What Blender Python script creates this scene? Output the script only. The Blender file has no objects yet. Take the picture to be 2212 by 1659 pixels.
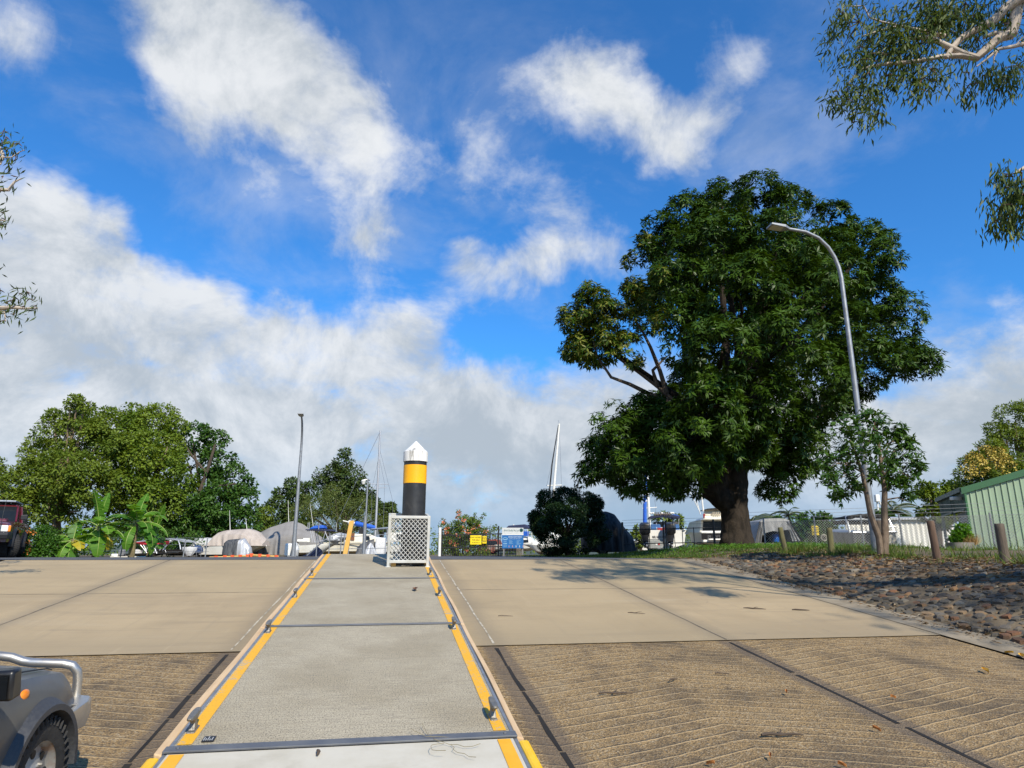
import bpy, bmesh, math, random
import numpy as np
from mathutils import Vector, Matrix, Euler
R=math.radians; PI=math.pi
rnd=random.Random(7)
scene=bpy.context.scene; COL=scene.collection
# ------------------------------------------------------------------ camera, sky, sun, exposure
CZ=0.11                       # eye height above the flat yard at the top of the ramp
FPX=1470.; HX,HY=1106.,829.5; TH=math.atan((1198-829.5)/FPX)
cam_d=bpy.data.cameras.new("camera"); cam=bpy.data.objects.new("camera",cam_d); COL.objects.link(cam)
cam.location=(0,0,CZ); cam.rotation_euler=(PI/2+TH,0,0)
cam_d.sensor_width=36; cam_d.lens=36*FPX/2212; cam_d.clip_end=9000; cam_d.clip_start=.05
scene.camera=cam
def ray(x,y):
    u=(x-HX)/FPX; v=-(y-HY)/FPX
    return Vector((u, math.cos(TH)-v*math.sin(TH), math.sin(TH)+v*math.cos(TH)))
def P(x,y,Y):
    r=ray(x,y); r=r*(Y/r.y); return Vector((r.x,r.y,r.z+CZ))
def GX(x,Y,z=0): return (x-HX)/FPX*(Y*math.cos(TH)+(z-CZ)*math.sin(TH))
def ZY(y,Y):
    r=ray(HX,y); return r.z/r.y*Y+CZ
SUN_EL=40; SUN_AZ=R(26.5)        # light travels forward and to the left
sdir=Vector((math.sin(SUN_AZ)*math.cos(R(SUN_EL)),-math.cos(SUN_AZ)*math.cos(R(SUN_EL)),math.sin(R(SUN_EL))))
sl=bpy.data.lights.new("sun",'SUN'); sl.energy=4.6; sl.angle=R(.53); sl.color=(1,.91,.76)
so=bpy.data.objects.new("sun",sl); COL.objects.link(so); so.rotation_euler=sdir.to_track_quat('Z','Y').to_euler()
so.location=(10,-10,30)
scene.view_settings.view_transform='Standard'; scene.view_settings.look='None'
scene.view_settings.exposure=0.35; scene.view_settings.gamma=1
class NT:
    def __init__(s,nt): s.nt=nt; nt.nodes.clear()
    def n(s,t,**k):
        nd=s.nt.nodes.new(t)
        for a,b in k.items():
            if a=='inp':
                for i,v in b.items():
                    if isinstance(v,bpy.types.NodeSocket): s.nt.links.new(v,nd.inputs[i])
                    else: nd.inputs[i].default_value=v
            else: setattr(nd,a,b)
        return nd
    def m(s,op,a,b=None,c=None,clamp=False):
        i={0:a}
        if b is not None: i[1]=b
        if c is not None: i[2]=c
        return s.n('ShaderNodeMath',operation=op,use_clamp=clamp,inp=i).outputs[0]
    def mix(s,f,a,b,bt='MIX'):
        nd=s.n('ShaderNodeMix',data_type='RGBA',blend_type=bt)
        for i,v in ((0,f),(6,a),(7,b)):
            if isinstance(v,bpy.types.NodeSocket): s.nt.links.new(v,nd.inputs[i])
            else: nd.inputs[i].default_value=v if i==0 else (*v[:3],1)
        return nd.outputs[2]
    def ss(s,x,a,b): return s.n('ShaderNodeMapRange',interpolation_type='SMOOTHSTEP',inp={0:x,1:a,2:b,3:0.,4:1.}).outputs[0]
    def noise(s,v,scale,detail=6,rough=.55,dist=0.): return s.n('ShaderNodeTexNoise',inp={'Vector':v,'Scale':scale,'Detail':detail,'Roughness':rough,'Distortion':dist}).outputs[0]
world=bpy.data.worlds.new("World"); scene.world=world; world.use_nodes=True
def build_world():
    t=NT(world.node_tree)
    out=t.n('ShaderNodeOutputWorld'); bg=t.n('ShaderNodeBackground'); bg.inputs[1].default_value=.1
    t.nt.links.new(bg.outputs[0],out.inputs[0])
    sky=t.n('ShaderNodeTexSky',sky_type='NISHITA',sun_disc=False,sun_elevation=R(SUN_EL),sun_rotation=PI-SUN_AZ,altitude=0,air_density=1.0,dust_density=.5,ozone_density=2.5)
    skyc=t.mix(1.0,sky.outputs[0],(.37,1.04,1.64),'MULTIPLY')
    tc=t.n('ShaderNodeTexCoord').outputs['Generated']
    sp=t.n('ShaderNodeSeparateXYZ',inp={0:tc}); X,Y,Z=sp.outputs
    az=t.m('ARCTAN2',X,Y); el=t.m('ARCSINE',Z)
    ae0=t.n('ShaderNodeCombineXYZ',inp={0:az,1:el,2:0.}).outputs[0]
    # wobble the dome coordinates so that no cloud keeps a plain oval outline
    wn=t.n('ShaderNodeTexNoise',inp={'Vector':tc,'Scale':5.,'Detail':5.,'Roughness':.6})
    wv=t.n('ShaderNodeVectorMath',operation='SUBTRACT',inp={0:wn.outputs['Color'],1:(.5,.5,.5)}).outputs[0]
    ws=t.n('ShaderNodeVectorMath',operation='SCALE',inp={0:wv,'Scale':.16}).outputs[0]
    ae=t.n('ShaderNodeVectorMath',operation='ADD',inp={0:ae0,1:ws}).outputs[0]
    BL=[(430,60,190,160,-10,1.05),(570,180,310,175,-22,1.05),(770,255,230,140,-24,.9),(410,290,120,60,-15,.5),
        (10,90,150,160,0,.75),(1310,200,220,130,-20,.85),(1470,290,150,100,-25,.7),(1240,190,150,100,0,.4),(1640,110,240,60,12,.24),(1560,140,110,60,-30,.34),
        (1060,330,90,190,10,.50),(1250,425,130,75,-10,.52),(1120,590,240,75,6,.85),(1290,540,130,100,0,.75),(1000,600,110,50,0,.3),
        (775,535,100,100,-30,1.15),(820,690,210,80,-8,.9),(1000,680,80,50,0,.35),(40,470,270,110,-12,.75),(240,480,160,70,-10,.3),
        (170,590,110,150,-20,.95),(330,700,380,125,-8,1.1),(100,720,300,200,0,1.1),(520,740,220,120,-20,.9),(740,800,260,100,0,.9),(960,840,280,110,-10,.9),(2190,610,90,80,0,.4),(2100,830,330,90,8,.9),(1180,880,240,110,0,.8),(1000,560,60,40,0,.2)]
    cov=None
    for (x,y,rx,ry,rot,s) in BL:
        r=ray(x,y).normalized(); a0=math.atan2(r.x,r.y); e0=math.asin(r.z)
        k=1/FPX; kx=k/max(.5,math.cos(e0))*math.cos(math.atan((x-HX)/FPX)); ky=k*math.cos(math.atan((y-HY)/FPX))
        mp=t.n('ShaderNodeMapping',vector_type='TEXTURE',inp={0:ae,1:(a0,e0,0),2:(0,0,R(rot)),3:(rx*kx*1.25,ry*ky*1.25,1)})
        g=t.n('ShaderNodeTexGradient',gradient_type='QUADRATIC_SPHERE',inp={0:mp.outputs[0]}).outputs[1]
        g=t.m('POWER',g,.55)
        v=t.m('MULTIPLY',g,s)
        cov=v if cov is None else t.m('ADD',cov,v)
    cov=t.m('MINIMUM',cov,1.05)
    band=t.ss(t.m('ADD',el,t.m('MULTIPLY',az,.04)),R(21.),R(9.))
    cov=t.m('MAXIMUM',cov,t.m('MULTIPLY',band,1.25))
    # flatten coordinates for the noise so that clouds stretch towards the horizon
    zz=t.m('ADD',t.m('MAXIMUM',Z,0.),.35)
    pl=t.n('ShaderNodeCombineXYZ',inp={0:t.m('DIVIDE',X,zz),1:t.m('DIVIDE',Y,zz),2:0.}).outputs[0]
    n1=t.noise(pl,3.6,14,.62,.35); n2=t.noise(tc,7.5,12,.64,.4)
    nn=t.m('ADD',t.m('MULTIPLY',n1,.55),t.m('MULTIPLY',n2,.45))
    val=t.m('ADD',t.m('MULTIPLY',cov,.92),t.m('MULTIPLY',t.m('SUBTRACT',nn,.5),2.9))
    alpha=t.ss(val,.18,1.02)
    veil=t.m('MULTIPLY',t.ss(t.m('ADD',t.m('MULTIPLY',n1,.7),t.m('MULTIPLY',t.noise(tc,2.2,5,.55),.5)),.56,.80),t.ss(el,R(52),R(28)))
    alpha=t.m('MAXIMUM',alpha,t.m('MULTIPLY',veil,.32))
    # sunward side of each cloud is brighter: compare with noise a little further from the sun
    off=t.n('ShaderNodeVectorMath',operation='ADD',inp={0:tc,1:tuple(sdir*.035+Vector((0,0,.03)))}).outputs[0]
    n3=t.noise(off,7.5,12,.64,.4)
    lit=t.m('ADD',t.m('MULTIPLY',t.m('SUBTRACT',n2,n3),3.2),.5,clamp=True)
    big=t.noise(tc,2.6,4,.5)
    low=t.ss(el,R(30),R(6))
    sh=t.m('ADD',t.m('MULTIPLY',lit,.5),t.m('MULTIPLY',big,.9))
    sh=t.m('SUBTRACT',sh,t.m('MULTIPLY',low,.26))
    sh=t.ss(sh,.15,1.05)
    ccol=t.mix(sh,(3.7,4.15,4.6),(6.9,7.05,7.2))
    vlow=t.ss(el,R(9),R(1)); ccol=t.mix(t.m('MULTIPLY',vlow,.75),ccol,(2.3,3.6,5.4))
    fin=t.mix(t.m('MULTIPLY',alpha,.96),skyc,ccol)
    t.nt.links.new(fin,bg.inputs[0])
build_world()
# ------------------------------------------------------------------ materials
MATS={}
def new_mat(name):
    m=bpy.data.materials.new(name); m.use_nodes=True; t=NT(m.node_tree)
    out=t.n('ShaderNodeOutputMaterial'); return m,t,out
def mat(name,col,rough=.5,metal=0.,col2=None,ns=6.,bump=0.,bs=40.,coat=0.,spec=.5,sx=(1,1,1),dirt=None,dscale=2.,damt=.5,flat=False):
    if name in MATS: return MATS[name]
    m,t,out=new_mat(name)
    b=t.n('ShaderNodeBsdfPrincipled',inp={'Roughness':rough,'Metallic':metal,'Coat Weight':coat,'Specular IOR Level':spec})
    tc=t.n('ShaderNodeTexCoord').outputs['Object']
    mp=t.n('ShaderNodeMapping',inp={0:tc,3:sx}).outputs[0]
    c2=col2 or tuple(c*.78 for c in col)
    f=t.ss(t.noise(mp,ns,8,.6),.35,.68)
    c=t.mix(f,col,c2)
    if dirt: c=t.mix(t.m('MULTIPLY',t.ss(t.noise(mp,dscale,10,.65,.4),.5,.72),damt),c,dirt)
    t.nt.links.new(c,b.inputs['Base Color'])
    t.nt.links.new(t.m('ADD',t.m('MULTIPLY',f,.12),rough-.05,clamp=True),b.inputs['Roughness'])
    if bump:
        bn=t.n('ShaderNodeBump',inp={'Strength':bump,'Distance':.02,'Height':t.noise(mp,bs,6,.6)})
        t.nt.links.new(bn.outputs[0],b.inputs['Normal'])
    t.nt.links.new(b.outputs[0],out.inputs[0]); MATS[name]=m; return m
def leafmat(name,c1,c2,c3=None,rough=.42,trans=.25,spec=.5):
    if name in MATS: return MATS[name]
    m,t,out=new_mat(name)
    a=t.n('ShaderNodeAttribute',attribute_type='GEOMETRY',attribute_name='var').outputs['Fac']
    c=t.mix(t.ss(a,0.,.85),c1,c2)
    if c3: c=t.mix(t.ss(a,.86,.95),c,c3)
    b=t.n('ShaderNodeBsdfPrincipled',inp={'Base Color':c,'Roughness':rough,'Specular IOR Level':spec*.45})
    tr=t.n('ShaderNodeBsdfTranslucent',inp={0:t.mix(1.0,c,(1.7,1.5,.4),'MULTIPLY')})
    mx=t.n('ShaderNodeMixShader',inp={0:trans,1:b.outputs[0],2:tr.outputs[0]})
    t.nt.links.new(mx.outputs[0],out.inputs[0]); MATS[name]=m; return m
def glassmat(name='tinted_glass',col=(.012,.015,.018)):
    return mat(name,col,.15,0,col2=tuple(c*1.2 for c in col),spec=.22)
# ------------------------------------------------------------------ mesh helpers
class MB:
    def __init__(s): s.v=[]; s.f=[]
    def add(s,vs,fs,mtx=None):
        o=len(s.v); s.v+= [tuple(mtx@Vector(q)) if mtx is not None else tuple(q) for q in vs]; s.f+=[[i+o for i in f] for f in fs]; return s
    def box(s,c,d,mtx=None,rz=0,rx=0,ry=0):
        x,y,z=d[0]/2,d[1]/2,d[2]/2
        vs=[(-x,-y,-z),(x,-y,-z),(x,y,-z),(-x,y,-z),(-x,-y,z),(x,-y,z),(x,y,z),(-x,y,z)]
        q=Matrix.Translation(c)@Euler((rx,ry,rz)).to_matrix().to_4x4()
        if mtx is not None: q=mtx@q
        return s.add(vs,[(0,3,2,1),(4,5,6,7),(0,1,5,4),(1,2,6,5),(2,3,7,6),(3,0,4,7)],q)
    def tube(s,pts,r,n=8,caps=True,flat=1.0):
        pts=[Vector(p) for p in pts]; m=len(pts)
        rs=r if isinstance(r,(list,tuple)) else [r]*m
        rings=[]; up=None
        for i,p in enumerate(pts):
            d=(pts[min(i+1,m-1)]-pts[max(i-1,0)])
            if d.length<1e-9: d=Vector((0,0,1))
            d.normalize()
            if up is None: up=Vector((0,0,1)) if abs(d.z)<.9 else Vector((1,0,0))
            a=d.cross(up)
            if a.length<1e-6: a=d.orthogonal()
            a.normalize(); b=a.cross(d).normalized(); up=b
            rings.append([tuple(p+(a*math.cos(2*PI*k/n)+b*math.sin(2*PI*k/n)*flat)*rs[i]) for k in range(n)])
        return s.loft(rings,caps=caps)
    def loft(s,rings,closed=True,caps=True):
        o=len(s.v); n=len(rings[0])
        for r_ in rings: s.v+=[tuple(p) for p in r_]
        for i in range(len(rings)-1):
            for k in range(n if closed else n-1):
                k2=(k+1)%n; s.f.append([o+i*n+k,o+i*n+k2,o+(i+1)*n+k2,o+(i+1)*n+k])
        if caps and closed:
            s.f.append([o+k for k in range(n)][::-1]); s.f.append([o+(len(rings)-1)*n+k for k in range(n)])
        return s
    def lathe(s,prof,c=(0,0,0),n=24,mtx=None,caps=True):
        rings=[[(c[0]+r*math.cos(2*PI*k/n),c[1]+r*math.sin(2*PI*k/n),c[2]+z) for k in range(n)] for r,z in prof]
        if mtx is not None: rings=[[tuple(mtx@Vector(p)) for p in g] for g in rings]
        return s.loft(rings,caps=caps)
    def grid(s,fn,nu,nv):
        o=len(s.v)
        for i in range(nu+1):
            for j in range(nv+1): s.v.append(tuple(fn(i/nu,j/nv)))
        for i in range(nu):
            for j in range(nv):
                a=o+i*(nv+1)+j; s.f.append([a,a+nv+1,a+nv+2,a+1])
        return s
    def prism(s,poly,d,mtx=None):          # outline in x,z extruded along y
        n=len(poly); vs=[(x,-d/2,z) for x,z in poly]+[(x,d/2,z) for x,z in poly]
        fs=[list(range(n)),list(range(2*n-1,n-1,-1))]+[[i,i+n,(i+1)%n+n,(i+1)%n] for i in range(n)]
        return s.add(vs,fs,mtx)
    def blob(s,c,r,n=10,m=7,amp=.12,seed=0):
        q=random.Random(seed); rings=[]
        for i in range(m+1):
            th=PI*i/m; rings.append([(c[0]+r[0]*max(.02,math.sin(th))*math.cos(2*PI*k/n)*(1+q.uniform(-amp,amp)),c[1]+r[1]*max(.02,math.sin(th))*math.sin(2*PI*k/n)*(1+q.uniform(-amp,amp)),c[2]-r[2]*math.cos(th)*(1+q.uniform(-amp,amp)*.5)) for k in range(n)])
        return s.loft(rings)
    def build(s,name,material,parent=None,world=False,smooth=False,bevel=0.,label=None,kind=None,fixn=True,angle=40):
        me=bpy.data.meshes.new(name)
        vs=s.v
        if world and parent is not None:
            inv=parent.matrix_basis.inverted(); vs=[tuple(inv@Vector(v)) for v in vs]
        me.from_pydata(vs,[],s.f); me.validate()
        if fixn:
            bm=bmesh.new(); bm.from_mesh(me); bmesh.ops.recalc_face_normals(bm,faces=bm.faces); bm.to_mesh(me); bm.free()
        if smooth:
            me.polygons.foreach_set('use_smooth',[True]*len(me.polygons))
            me.set_sharp_from_angle(angle=R(angle))
        me.materials.append(material)
        o=bpy.data.objects.new(name,me); COL.objects.link(o)
        if parent is not None: o.parent=parent
        if bevel:
            b=o.modifiers.new('bevel','BEVEL'); b.width=bevel; b.segments=2; b.limit_method='ANGLE'; b.angle_limit=R(50)
        if label: o['label']=label
        if kind: o['kind']=kind
        return o
def tag(o,label,cat,group=None):
    o['label']=label; o['category']=cat
    if group: o['group']=group
    return o
def thing(name,label,cat,loc=(0,0,0),rz=0,group=None,rot=None):
    o=bpy.data.objects.new(name,None); COL.objects.link(o); o.empty_display_size=.2
    o.location=loc; o.rotation_euler=rot if rot is not None else (0,0,rz)
    o.matrix_basis=Matrix.LocRotScale(Vector(loc),o.rotation_euler.copy(),None)
    return tag(o,label,cat,group)
def text(name,s,size,material,parent,loc,rot=(PI/2,0,0),align='CENTER',ext=.002,sx=1.,bold=0.):
    cu=bpy.data.curves.new(name,'FONT'); cu.body=s; cu.size=size; cu.align_x=align; cu.align_y='CENTER'; cu.extrude=ext; cu.offset=bold*size; cu.resolution_u=3
    ob=bpy.data.objects.new('tmp',cu); COL.objects.link(ob)
    dg=bpy.context.evaluated_depsgraph_get(); me=bpy.data.meshes.new_from_object(ob.evaluated_get(dg))
    bpy.data.objects.remove(ob); bpy.data.curves.remove(cu)
    me.materials.clear(); me.materials.append(material); me.name=name
    o=bpy.data.objects.new(name,me); COL.objects.link(o); o.parent=parent
    o.location=loc; o.rotation_euler=rot; o.scale=(sx,1,1); return o
def npmesh(name,V,F,material,parent=None,var=None,inv=None):
    me=bpy.data.meshes.new(name); V=np.asarray(V,np.float32)
    if inv is not None:
        m=np.array(inv); V=V@m[:3,:3].T.astype(np.float32)+m[:3,3].astype(np.float32)
    nf,k=F.shape
    me.vertices.add(len(V)); me.vertices.foreach_set('co',V.ravel())
    me.loops.add(nf*k); me.loops.foreach_set('vertex_index',F.ravel().astype(np.int32))
    me.polygons.add(nf); me.polygons.foreach_set('loop_start',np.arange(0,nf*k,k,dtype=np.int32)); me.polygons.foreach_set('loop_total',np.full(nf,k,np.int32))
    me.update(calc_edges=True)
    if var is not None:
        at=me.attributes.new('var','FLOAT','FACE'); at.data.foreach_set('value',np.asarray(var,np.float32))
    me.materials.append(material)
    o=bpy.data.objects.new(name,me); COL.objects.link(o)
    if parent is not None: o.parent=parent
    return o
def unit(a): return a/np.maximum(np.linalg.norm(a,axis=-1,keepdims=True),1e-9)
def leafgeo(pos,d,nrm,L,W,curl=.12):
    d=unit(d); side=unit(np.cross(d,nrm)); up=np.cross(side,d)
    L=np.asarray(L)[:,None]; W=np.asarray(W)[:,None]
    mid=pos+d*L*.42+up*L*curl
    V=np.stack([pos,mid+side*W*.5,pos+d*L,mid-side*W*.5],1).reshape(-1,3)
    n=len(pos); F=np.arange(n*4).reshape(n,4); return V,F
# ------------------------------------------------------------------ the ramp frame: a runs up the ramp, c across it
HD=R(-10.337); SL=R(6.204); TS=math.tan(SL)
Av=Vector((math.sin(HD),math.cos(HD),0)); Cv=Vector((math.cos(HD),-math.sin(HD),0))
def RF(H): return Matrix.LocRotScale(Vector((0,0,CZ-H)),(Matrix.Rotation(-HD,3,'Z')@Matrix.Rotation(SL,3,'X')).to_euler(),None)
RAMP=RF(1.85); DECK=RF(1.65); CS=math.cos(SL)
def RW(a,c,h=0.,H=1.85):
    p=Av*a+Cv*c; return Vector((p.x,p.y,CZ-H+TS*a+h))
def ac(x,y): return x*Av.x+y*Av.y, x*Cv.x+y*Cv.y
def sm(x,a,b):
    t=np.clip((x-a)/(b-a),0,1); return t*t*(3-2*t)
def verge_in(x,y):      # signed distance into the grass verge from its road edge
    p0=np.array((4.7,17.0)); p1=np.array((-.6,46.)); d=(p1-p0)/np.linalg.norm(p1-p0)
    return (x-p0[0])*d[1]-(y-p0[1])*d[0]
def gz(x,y):
    x=np.asarray(x,float); y=np.asarray(y,float)
    a=x*Av.x+y*Av.y; c=x*Cv.x+y*Cv.y
    rz=np.minimum(CZ-1.85+TS*a,0.)
    ridge=.29*np.exp(-((x-8.0)/4.0)**2-((y-25.)/6.)**2)+.16*np.exp(-((x-12.)/5.)**2-((y-19.)/5.)**2)
    v=sm(verge_in(x,y),0,2.2)*sm(a,15.,17.)*1.0
    top=np.where(a>16.,v*(ridge+.05),0.)
    top=np.maximum(top,sm(c,9.2,11.)*np.minimum(ridge+.03,.2)*(1-sm(y,40,60)))
    top=top+ .03*np.sin(x*1.9)*np.sin(y*1.3+1)*sm(c,9.2,10.5)*(1-sm(y,24,30))
    topb=-.10+.10*sm(a,9.,15.)
    bankR=sm(c,7.35,9.9)
    z=np.where(c>0,rz*(1-bankR)+np.where(a<16,topb+top,top)*bankR,rz*(1-sm(-c,7.5,10.)))
    return np.where(a>16.,np.maximum(z,top),z)
def gzf(x,y): return float(gz(x,y))
# ------------------------------------------------------------------ ground, road, ramp
def ground_mats():
    m,t,out=new_mat('yard_ground')
    tc=t.n('ShaderNodeTexCoord').outputs['Object']
    n=t.noise(tc,.7,8,.6); n2=t.noise(tc,14.,6,.7); n3=t.noise(tc,3.,6,.6)
    c=t.mix(t.ss(n,.42,.6),(.17,.125,.075),(.085,.085,.03)); c=t.mix(t.m('MULTIPLY',n2,.7),c,(.09,.06,.03)); c=t.mix(t.ss(n3,.55,.7),c,(.17,.10,.05))
    b=t.n('ShaderNodeBsdfPrincipled',inp={'Base Color':c,'Roughness':.95})
    t.nt.links.new(t.n('ShaderNodeBump',inp={'Strength':.6,'Distance':.04,'Height':n2}).outputs[0],b.inputs['Normal'])
    t.nt.links.new(b.outputs[0],out.inputs[0]); MATS['ground']=m
    m,t,out=new_mat('asphalt')
    tc=t.n('ShaderNodeTexCoord').outputs['Object']; n=t.noise(tc,60.,4,.7); n2=t.noise(tc,.8,6,.6)
    c=t.mix(n,(.035,.037,.042),(.10,.10,.105)); c=t.mix(t.ss(n2,.45,.7),c,(.12,.115,.11))
    b=t.n('ShaderNodeBsdfPrincipled',inp={'Base Color':c,'Roughness':.85})
    t.nt.links.new(b.outputs[0],out.inputs[0]); MATS['asphalt']=m
    # smooth concrete of the upper ramp: broomed across, water marks, small cracks
    m,t,out=new_mat('ramp_concrete')
    tc=t.n('ShaderNodeTexCoord').outputs['Object']
    st=t.n('ShaderNodeMapping',inp={0:tc,3:(.35,6.,1)}).outputs[0]
    st2=t.n('ShaderNodeMapping',inp={0:tc,2:(0,0,R(20)),3:(.25,1.6,1)}).outputs[0]
    n1=t.noise(tc,.55,8,.6,.6); n2=t.noise(st,4.,6,.7); n3=t.noise(st2,1.5,8,.65,.5); n4=t.noise(tc,120.,3,.8); n5=t.noise(tc,9.,6,.7)
    c=t.mix(t.ss(n1,.35,.68),(.43,.325,.190),(.345,.26,.152))
    c=t.mix(t.m('MULTIPLY',t.ss(n2,.45,.75),.35),c,(.24,.20,.145))
    c=t.mix(t.m('MULTIPLY',t.ss(n3,.5,.72),.6),c,(.25,.195,.125))
    c=t.mix(t.m('MULTIPLY',t.ss(n3,.45,.25),.35),c,(.44,.375,.275))
    c=t.mix(t.m('MULTIPLY',t.ss(n4,.5,.8),.55),c,(.15,.125,.09))
    sp=t.n('ShaderNodeSeparateXYZ',inp={0:tc})
    wet=t.m('MULTIPLY',t.ss(t.m('ADD',sp.outputs[1],t.m('MULTIPLY',n1,1.4)),10.4,8.6),.5)
    c=t.mix(wet,c,(.25,.20,.13))
    lg=t.noise(t.n('ShaderNodeMapping',inp={0:tc,3:(5.,.22,1)}).outputs[0],1.6,7,.7); c=t.mix(t.m('MULTIPLY',t.ss(lg,.52,.75),.4),c,(.26,.21,.14)); c=t.mix(t.m('MULTIPLY',t.ss(lg,.42,.28),.3),c,(.52,.42,.28))
    sp2=t.noise(tc,2.3,9,.75,.8); c=t.mix(t.m('MULTIPLY',t.ss(sp2,.60,.70),.45),c,(.19,.155,.11))
    sid=t.n('ShaderNodeCombineXYZ',inp={0:t.m('FLOOR',t.m('MULTIPLY',t.m('ADD',sp.outputs[0],1.55),1/2.8)),1:t.m('FLOOR',t.m('MULTIPLY',sp.outputs[1],1/11.8)),2:0.}).outputs[0]
    wn=t.n('ShaderNodeTexWhiteNoise',noise_dimensions='3D',inp={0:sid}).outputs[0]; c=t.mix(t.m('MULTIPLY',wn,.55),c,(.34,.265,.15))
    # dirt washed along the joints
    jx=None
    for cj in (-4.46,-1.5,1.25,4.05,7.0):
        d=t.m('ABSOLUTE',t.m('SUBTRACT',sp.outputs[0],cj)); jx=d if jx is None else t.m('MINIMUM',jx,d)
    c=t.mix(t.m('MULTIPLY',t.ss(t.m('ADD',jx,t.m('MULTIPLY',n5,.25)),.42,.1),.5),c,(.20,.165,.115))
    b=t.n('ShaderNodeBsdfPrincipled',inp={'Base Color':c,'Roughness':.85,'Specular IOR Level':.3})
    h=t.m('ADD',t.m('MULTIPLY',n2,.6),t.m('MULTIPLY',n4,.4))
    t.nt.links.new(t.n('ShaderNodeBump',inp={'Strength':.35,'Distance':.01,'Height':h}).outputs[0],b.inputs['Normal'])
    t.nt.links.new(b.outputs[0],out.inputs[0]); MATS['ramp_concrete']=m
    # tidal part: exposed aggregate with chevron grooves
    m,t,out=new_mat('grooved_concrete')
    tc=t.n('ShaderNodeTexCoord').outputs['Object']; sp=t.n('ShaderNodeSeparateXYZ',inp={0:tc}); X,Y=sp.outputs[0],sp.outputs[1]
    wob=t.m('MULTIPLY',t.m('SUBTRACT',t.noise(tc,.7,3,.5),.5),.16)
    wob2=t.m('MULTIPLY',t.m('SUBTRACT',t.noise(tc,9.,3,.5),.5),.03)
    lane=t.m('PINGPONG',t.m('ADD',X,1.55-2.8+2.8*6),1.4)      # 0 at the joints, 1.4 in mid lane
    s=t.m('ADD',t.m('ADD',t.m('SUBTRACT',Y,t.m('MULTIPLY',lane,.33)),wob),wob2)
    fr=t.m('FRACT',t.m('MULTIPLY',s,1/.16))
    tri=t.m('ABSOLUTE',t.m('SUBTRACT',fr,.5))
    brk=t.ss(t.noise(t.n('ShaderNodeMapping',inp={0:tc,3:(.8,5.,1)}).outputs[0],2.2,5,.7),.30,.50)
    ridge=t.m('MULTIPLY',t.ss(tri,.40,.49),brk)
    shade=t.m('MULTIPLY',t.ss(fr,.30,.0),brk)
    vo=t.n('ShaderNodeTexVoronoi',inp={'Vector':tc,'Scale':75.}); n2=t.noise(tc,1.0,9,.68,.5); n4=t.noise(tc,70.,5,.85); n5=t.noise(tc,5.5,6,.7)
    peb=t.n('ShaderNodeSeparateColor',inp={0:vo.outputs['Color']}).outputs[0]
    c=t.mix(t.ss(n4,.33,.68),(.095,.063,.031),(.50,.33,.14))
    c=t.mix(t.m('MULTIPLY',t.ss(peb,.80,.97),.75),c,(.44,.355,.23))
    c=t.mix(t.m('MULTIPLY',t.ss(peb,.25,.02),.7),c,(.045,.036,.028))
    c=t.mix(t.m('MULTIPLY',t.ss(n2,.45,.66),.70),c,(.070,.054,.036))
    c=t.mix(t.m('MULTIPLY',t.ss(n2,.5,.26),.55),c,(.30,.23,.135))
    c=t.mix(t.m('MULTIPLY',t.ss(n5,.50,.72),.55),c,(.06,.046,.030))
    low=t.ss(t.m('ADD',Y,t.m('MULTIPLY',n2,1.5)),7.4,3.4); c=t.mix(t.m('MULTIPLY',low,.18),c,(.12,.085,.055))
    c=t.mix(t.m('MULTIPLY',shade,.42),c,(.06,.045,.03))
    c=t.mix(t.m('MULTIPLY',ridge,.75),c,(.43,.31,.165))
    jx=None
    for cj in (-4.46,-1.5,1.25,4.05):
        d=t.m('ABSOLUTE',t.m('SUBTRACT',X,cj)); jx=d if jx is None else t.m('MINIMUM',jx,d)
    edge=t.ss(t.m('ADD',jx,t.m('MULTIPLY',n5,.10)),.22,.14); c=t.mix(t.m('MULTIPLY',edge,.75),c,(.135,.102,.07))
    b=t.n('ShaderNodeBsdfPrincipled',inp={'Base Color':c,'Roughness':.8,'Specular IOR Level':.35})
    h=t.m('ADD',t.m('MULTIPLY',ridge,1.0),t.m('ADD',t.m('MULTIPLY',vo.outputs['Distance'],.9),t.m('MULTIPLY',n4,.6)))
    t.nt.links.new(t.n('ShaderNodeBump',inp={'Strength':.75,'Distance':.014,'Height':h}).outputs[0],b.inputs['Normal'])
    t.nt.links.new(b.outputs[0],out.inputs[0]); MATS['grooved']=m
    # gangway deck: broomed concrete with black grit
    m,t,out=new_mat('deck_concrete')
    tc=t.n('ShaderNodeTexCoord').outputs['Object']
    st=t.n('ShaderNodeMapping',inp={0:tc,3:(1.2,16.,1)}).outputs[0]
    n1=t.noise(tc,1.1,8,.6); n2=t.noise(st,4.,7,.75); n4=t.noise(tc,95.,3,.75); n6=t.noise(st,1.2,5,.6)
    c=t.mix(t.ss(n1,.35,.68),(.47,.41,.295),(.37,.315,.215))
    c=t.mix(t.m('MULTIPLY',t.ss(n2,.44,.66),.6),c,(.21,.185,.145))
    c=t.mix(t.m('MULTIPLY',t.ss(n6,.55,.7),.3),c,(.27,.225,.155))
    c=t.mix(t.m('MULTIPLY',t.ss(n4,.50,.62),.9),c,(.075,.068,.052))
    c=t.mix(t.m('MULTIPLY',t.ss(n4,.42,.3),.5),c,(.52,.49,.42))
    b=t.n('ShaderNodeBsdfPrincipled',inp={'Base Color':c,'Roughness':.9,'Specular IOR Level':.25})
    h=t.m('ADD',t.m('MULTIPLY',n2,.6),n4)
    t.nt.links.new(t.n('ShaderNodeBump',inp={'Strength':.5,'Distance':.008,'Height':h}).outputs[0],b.inputs['Normal'])
    t.nt.links.new(b.outputs[0],out.inputs[0]); MATS['deck']=m
    # worn yellow line paint: concrete grows through it
    m,t,out=new_mat('worn_yellow_paint')
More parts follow.
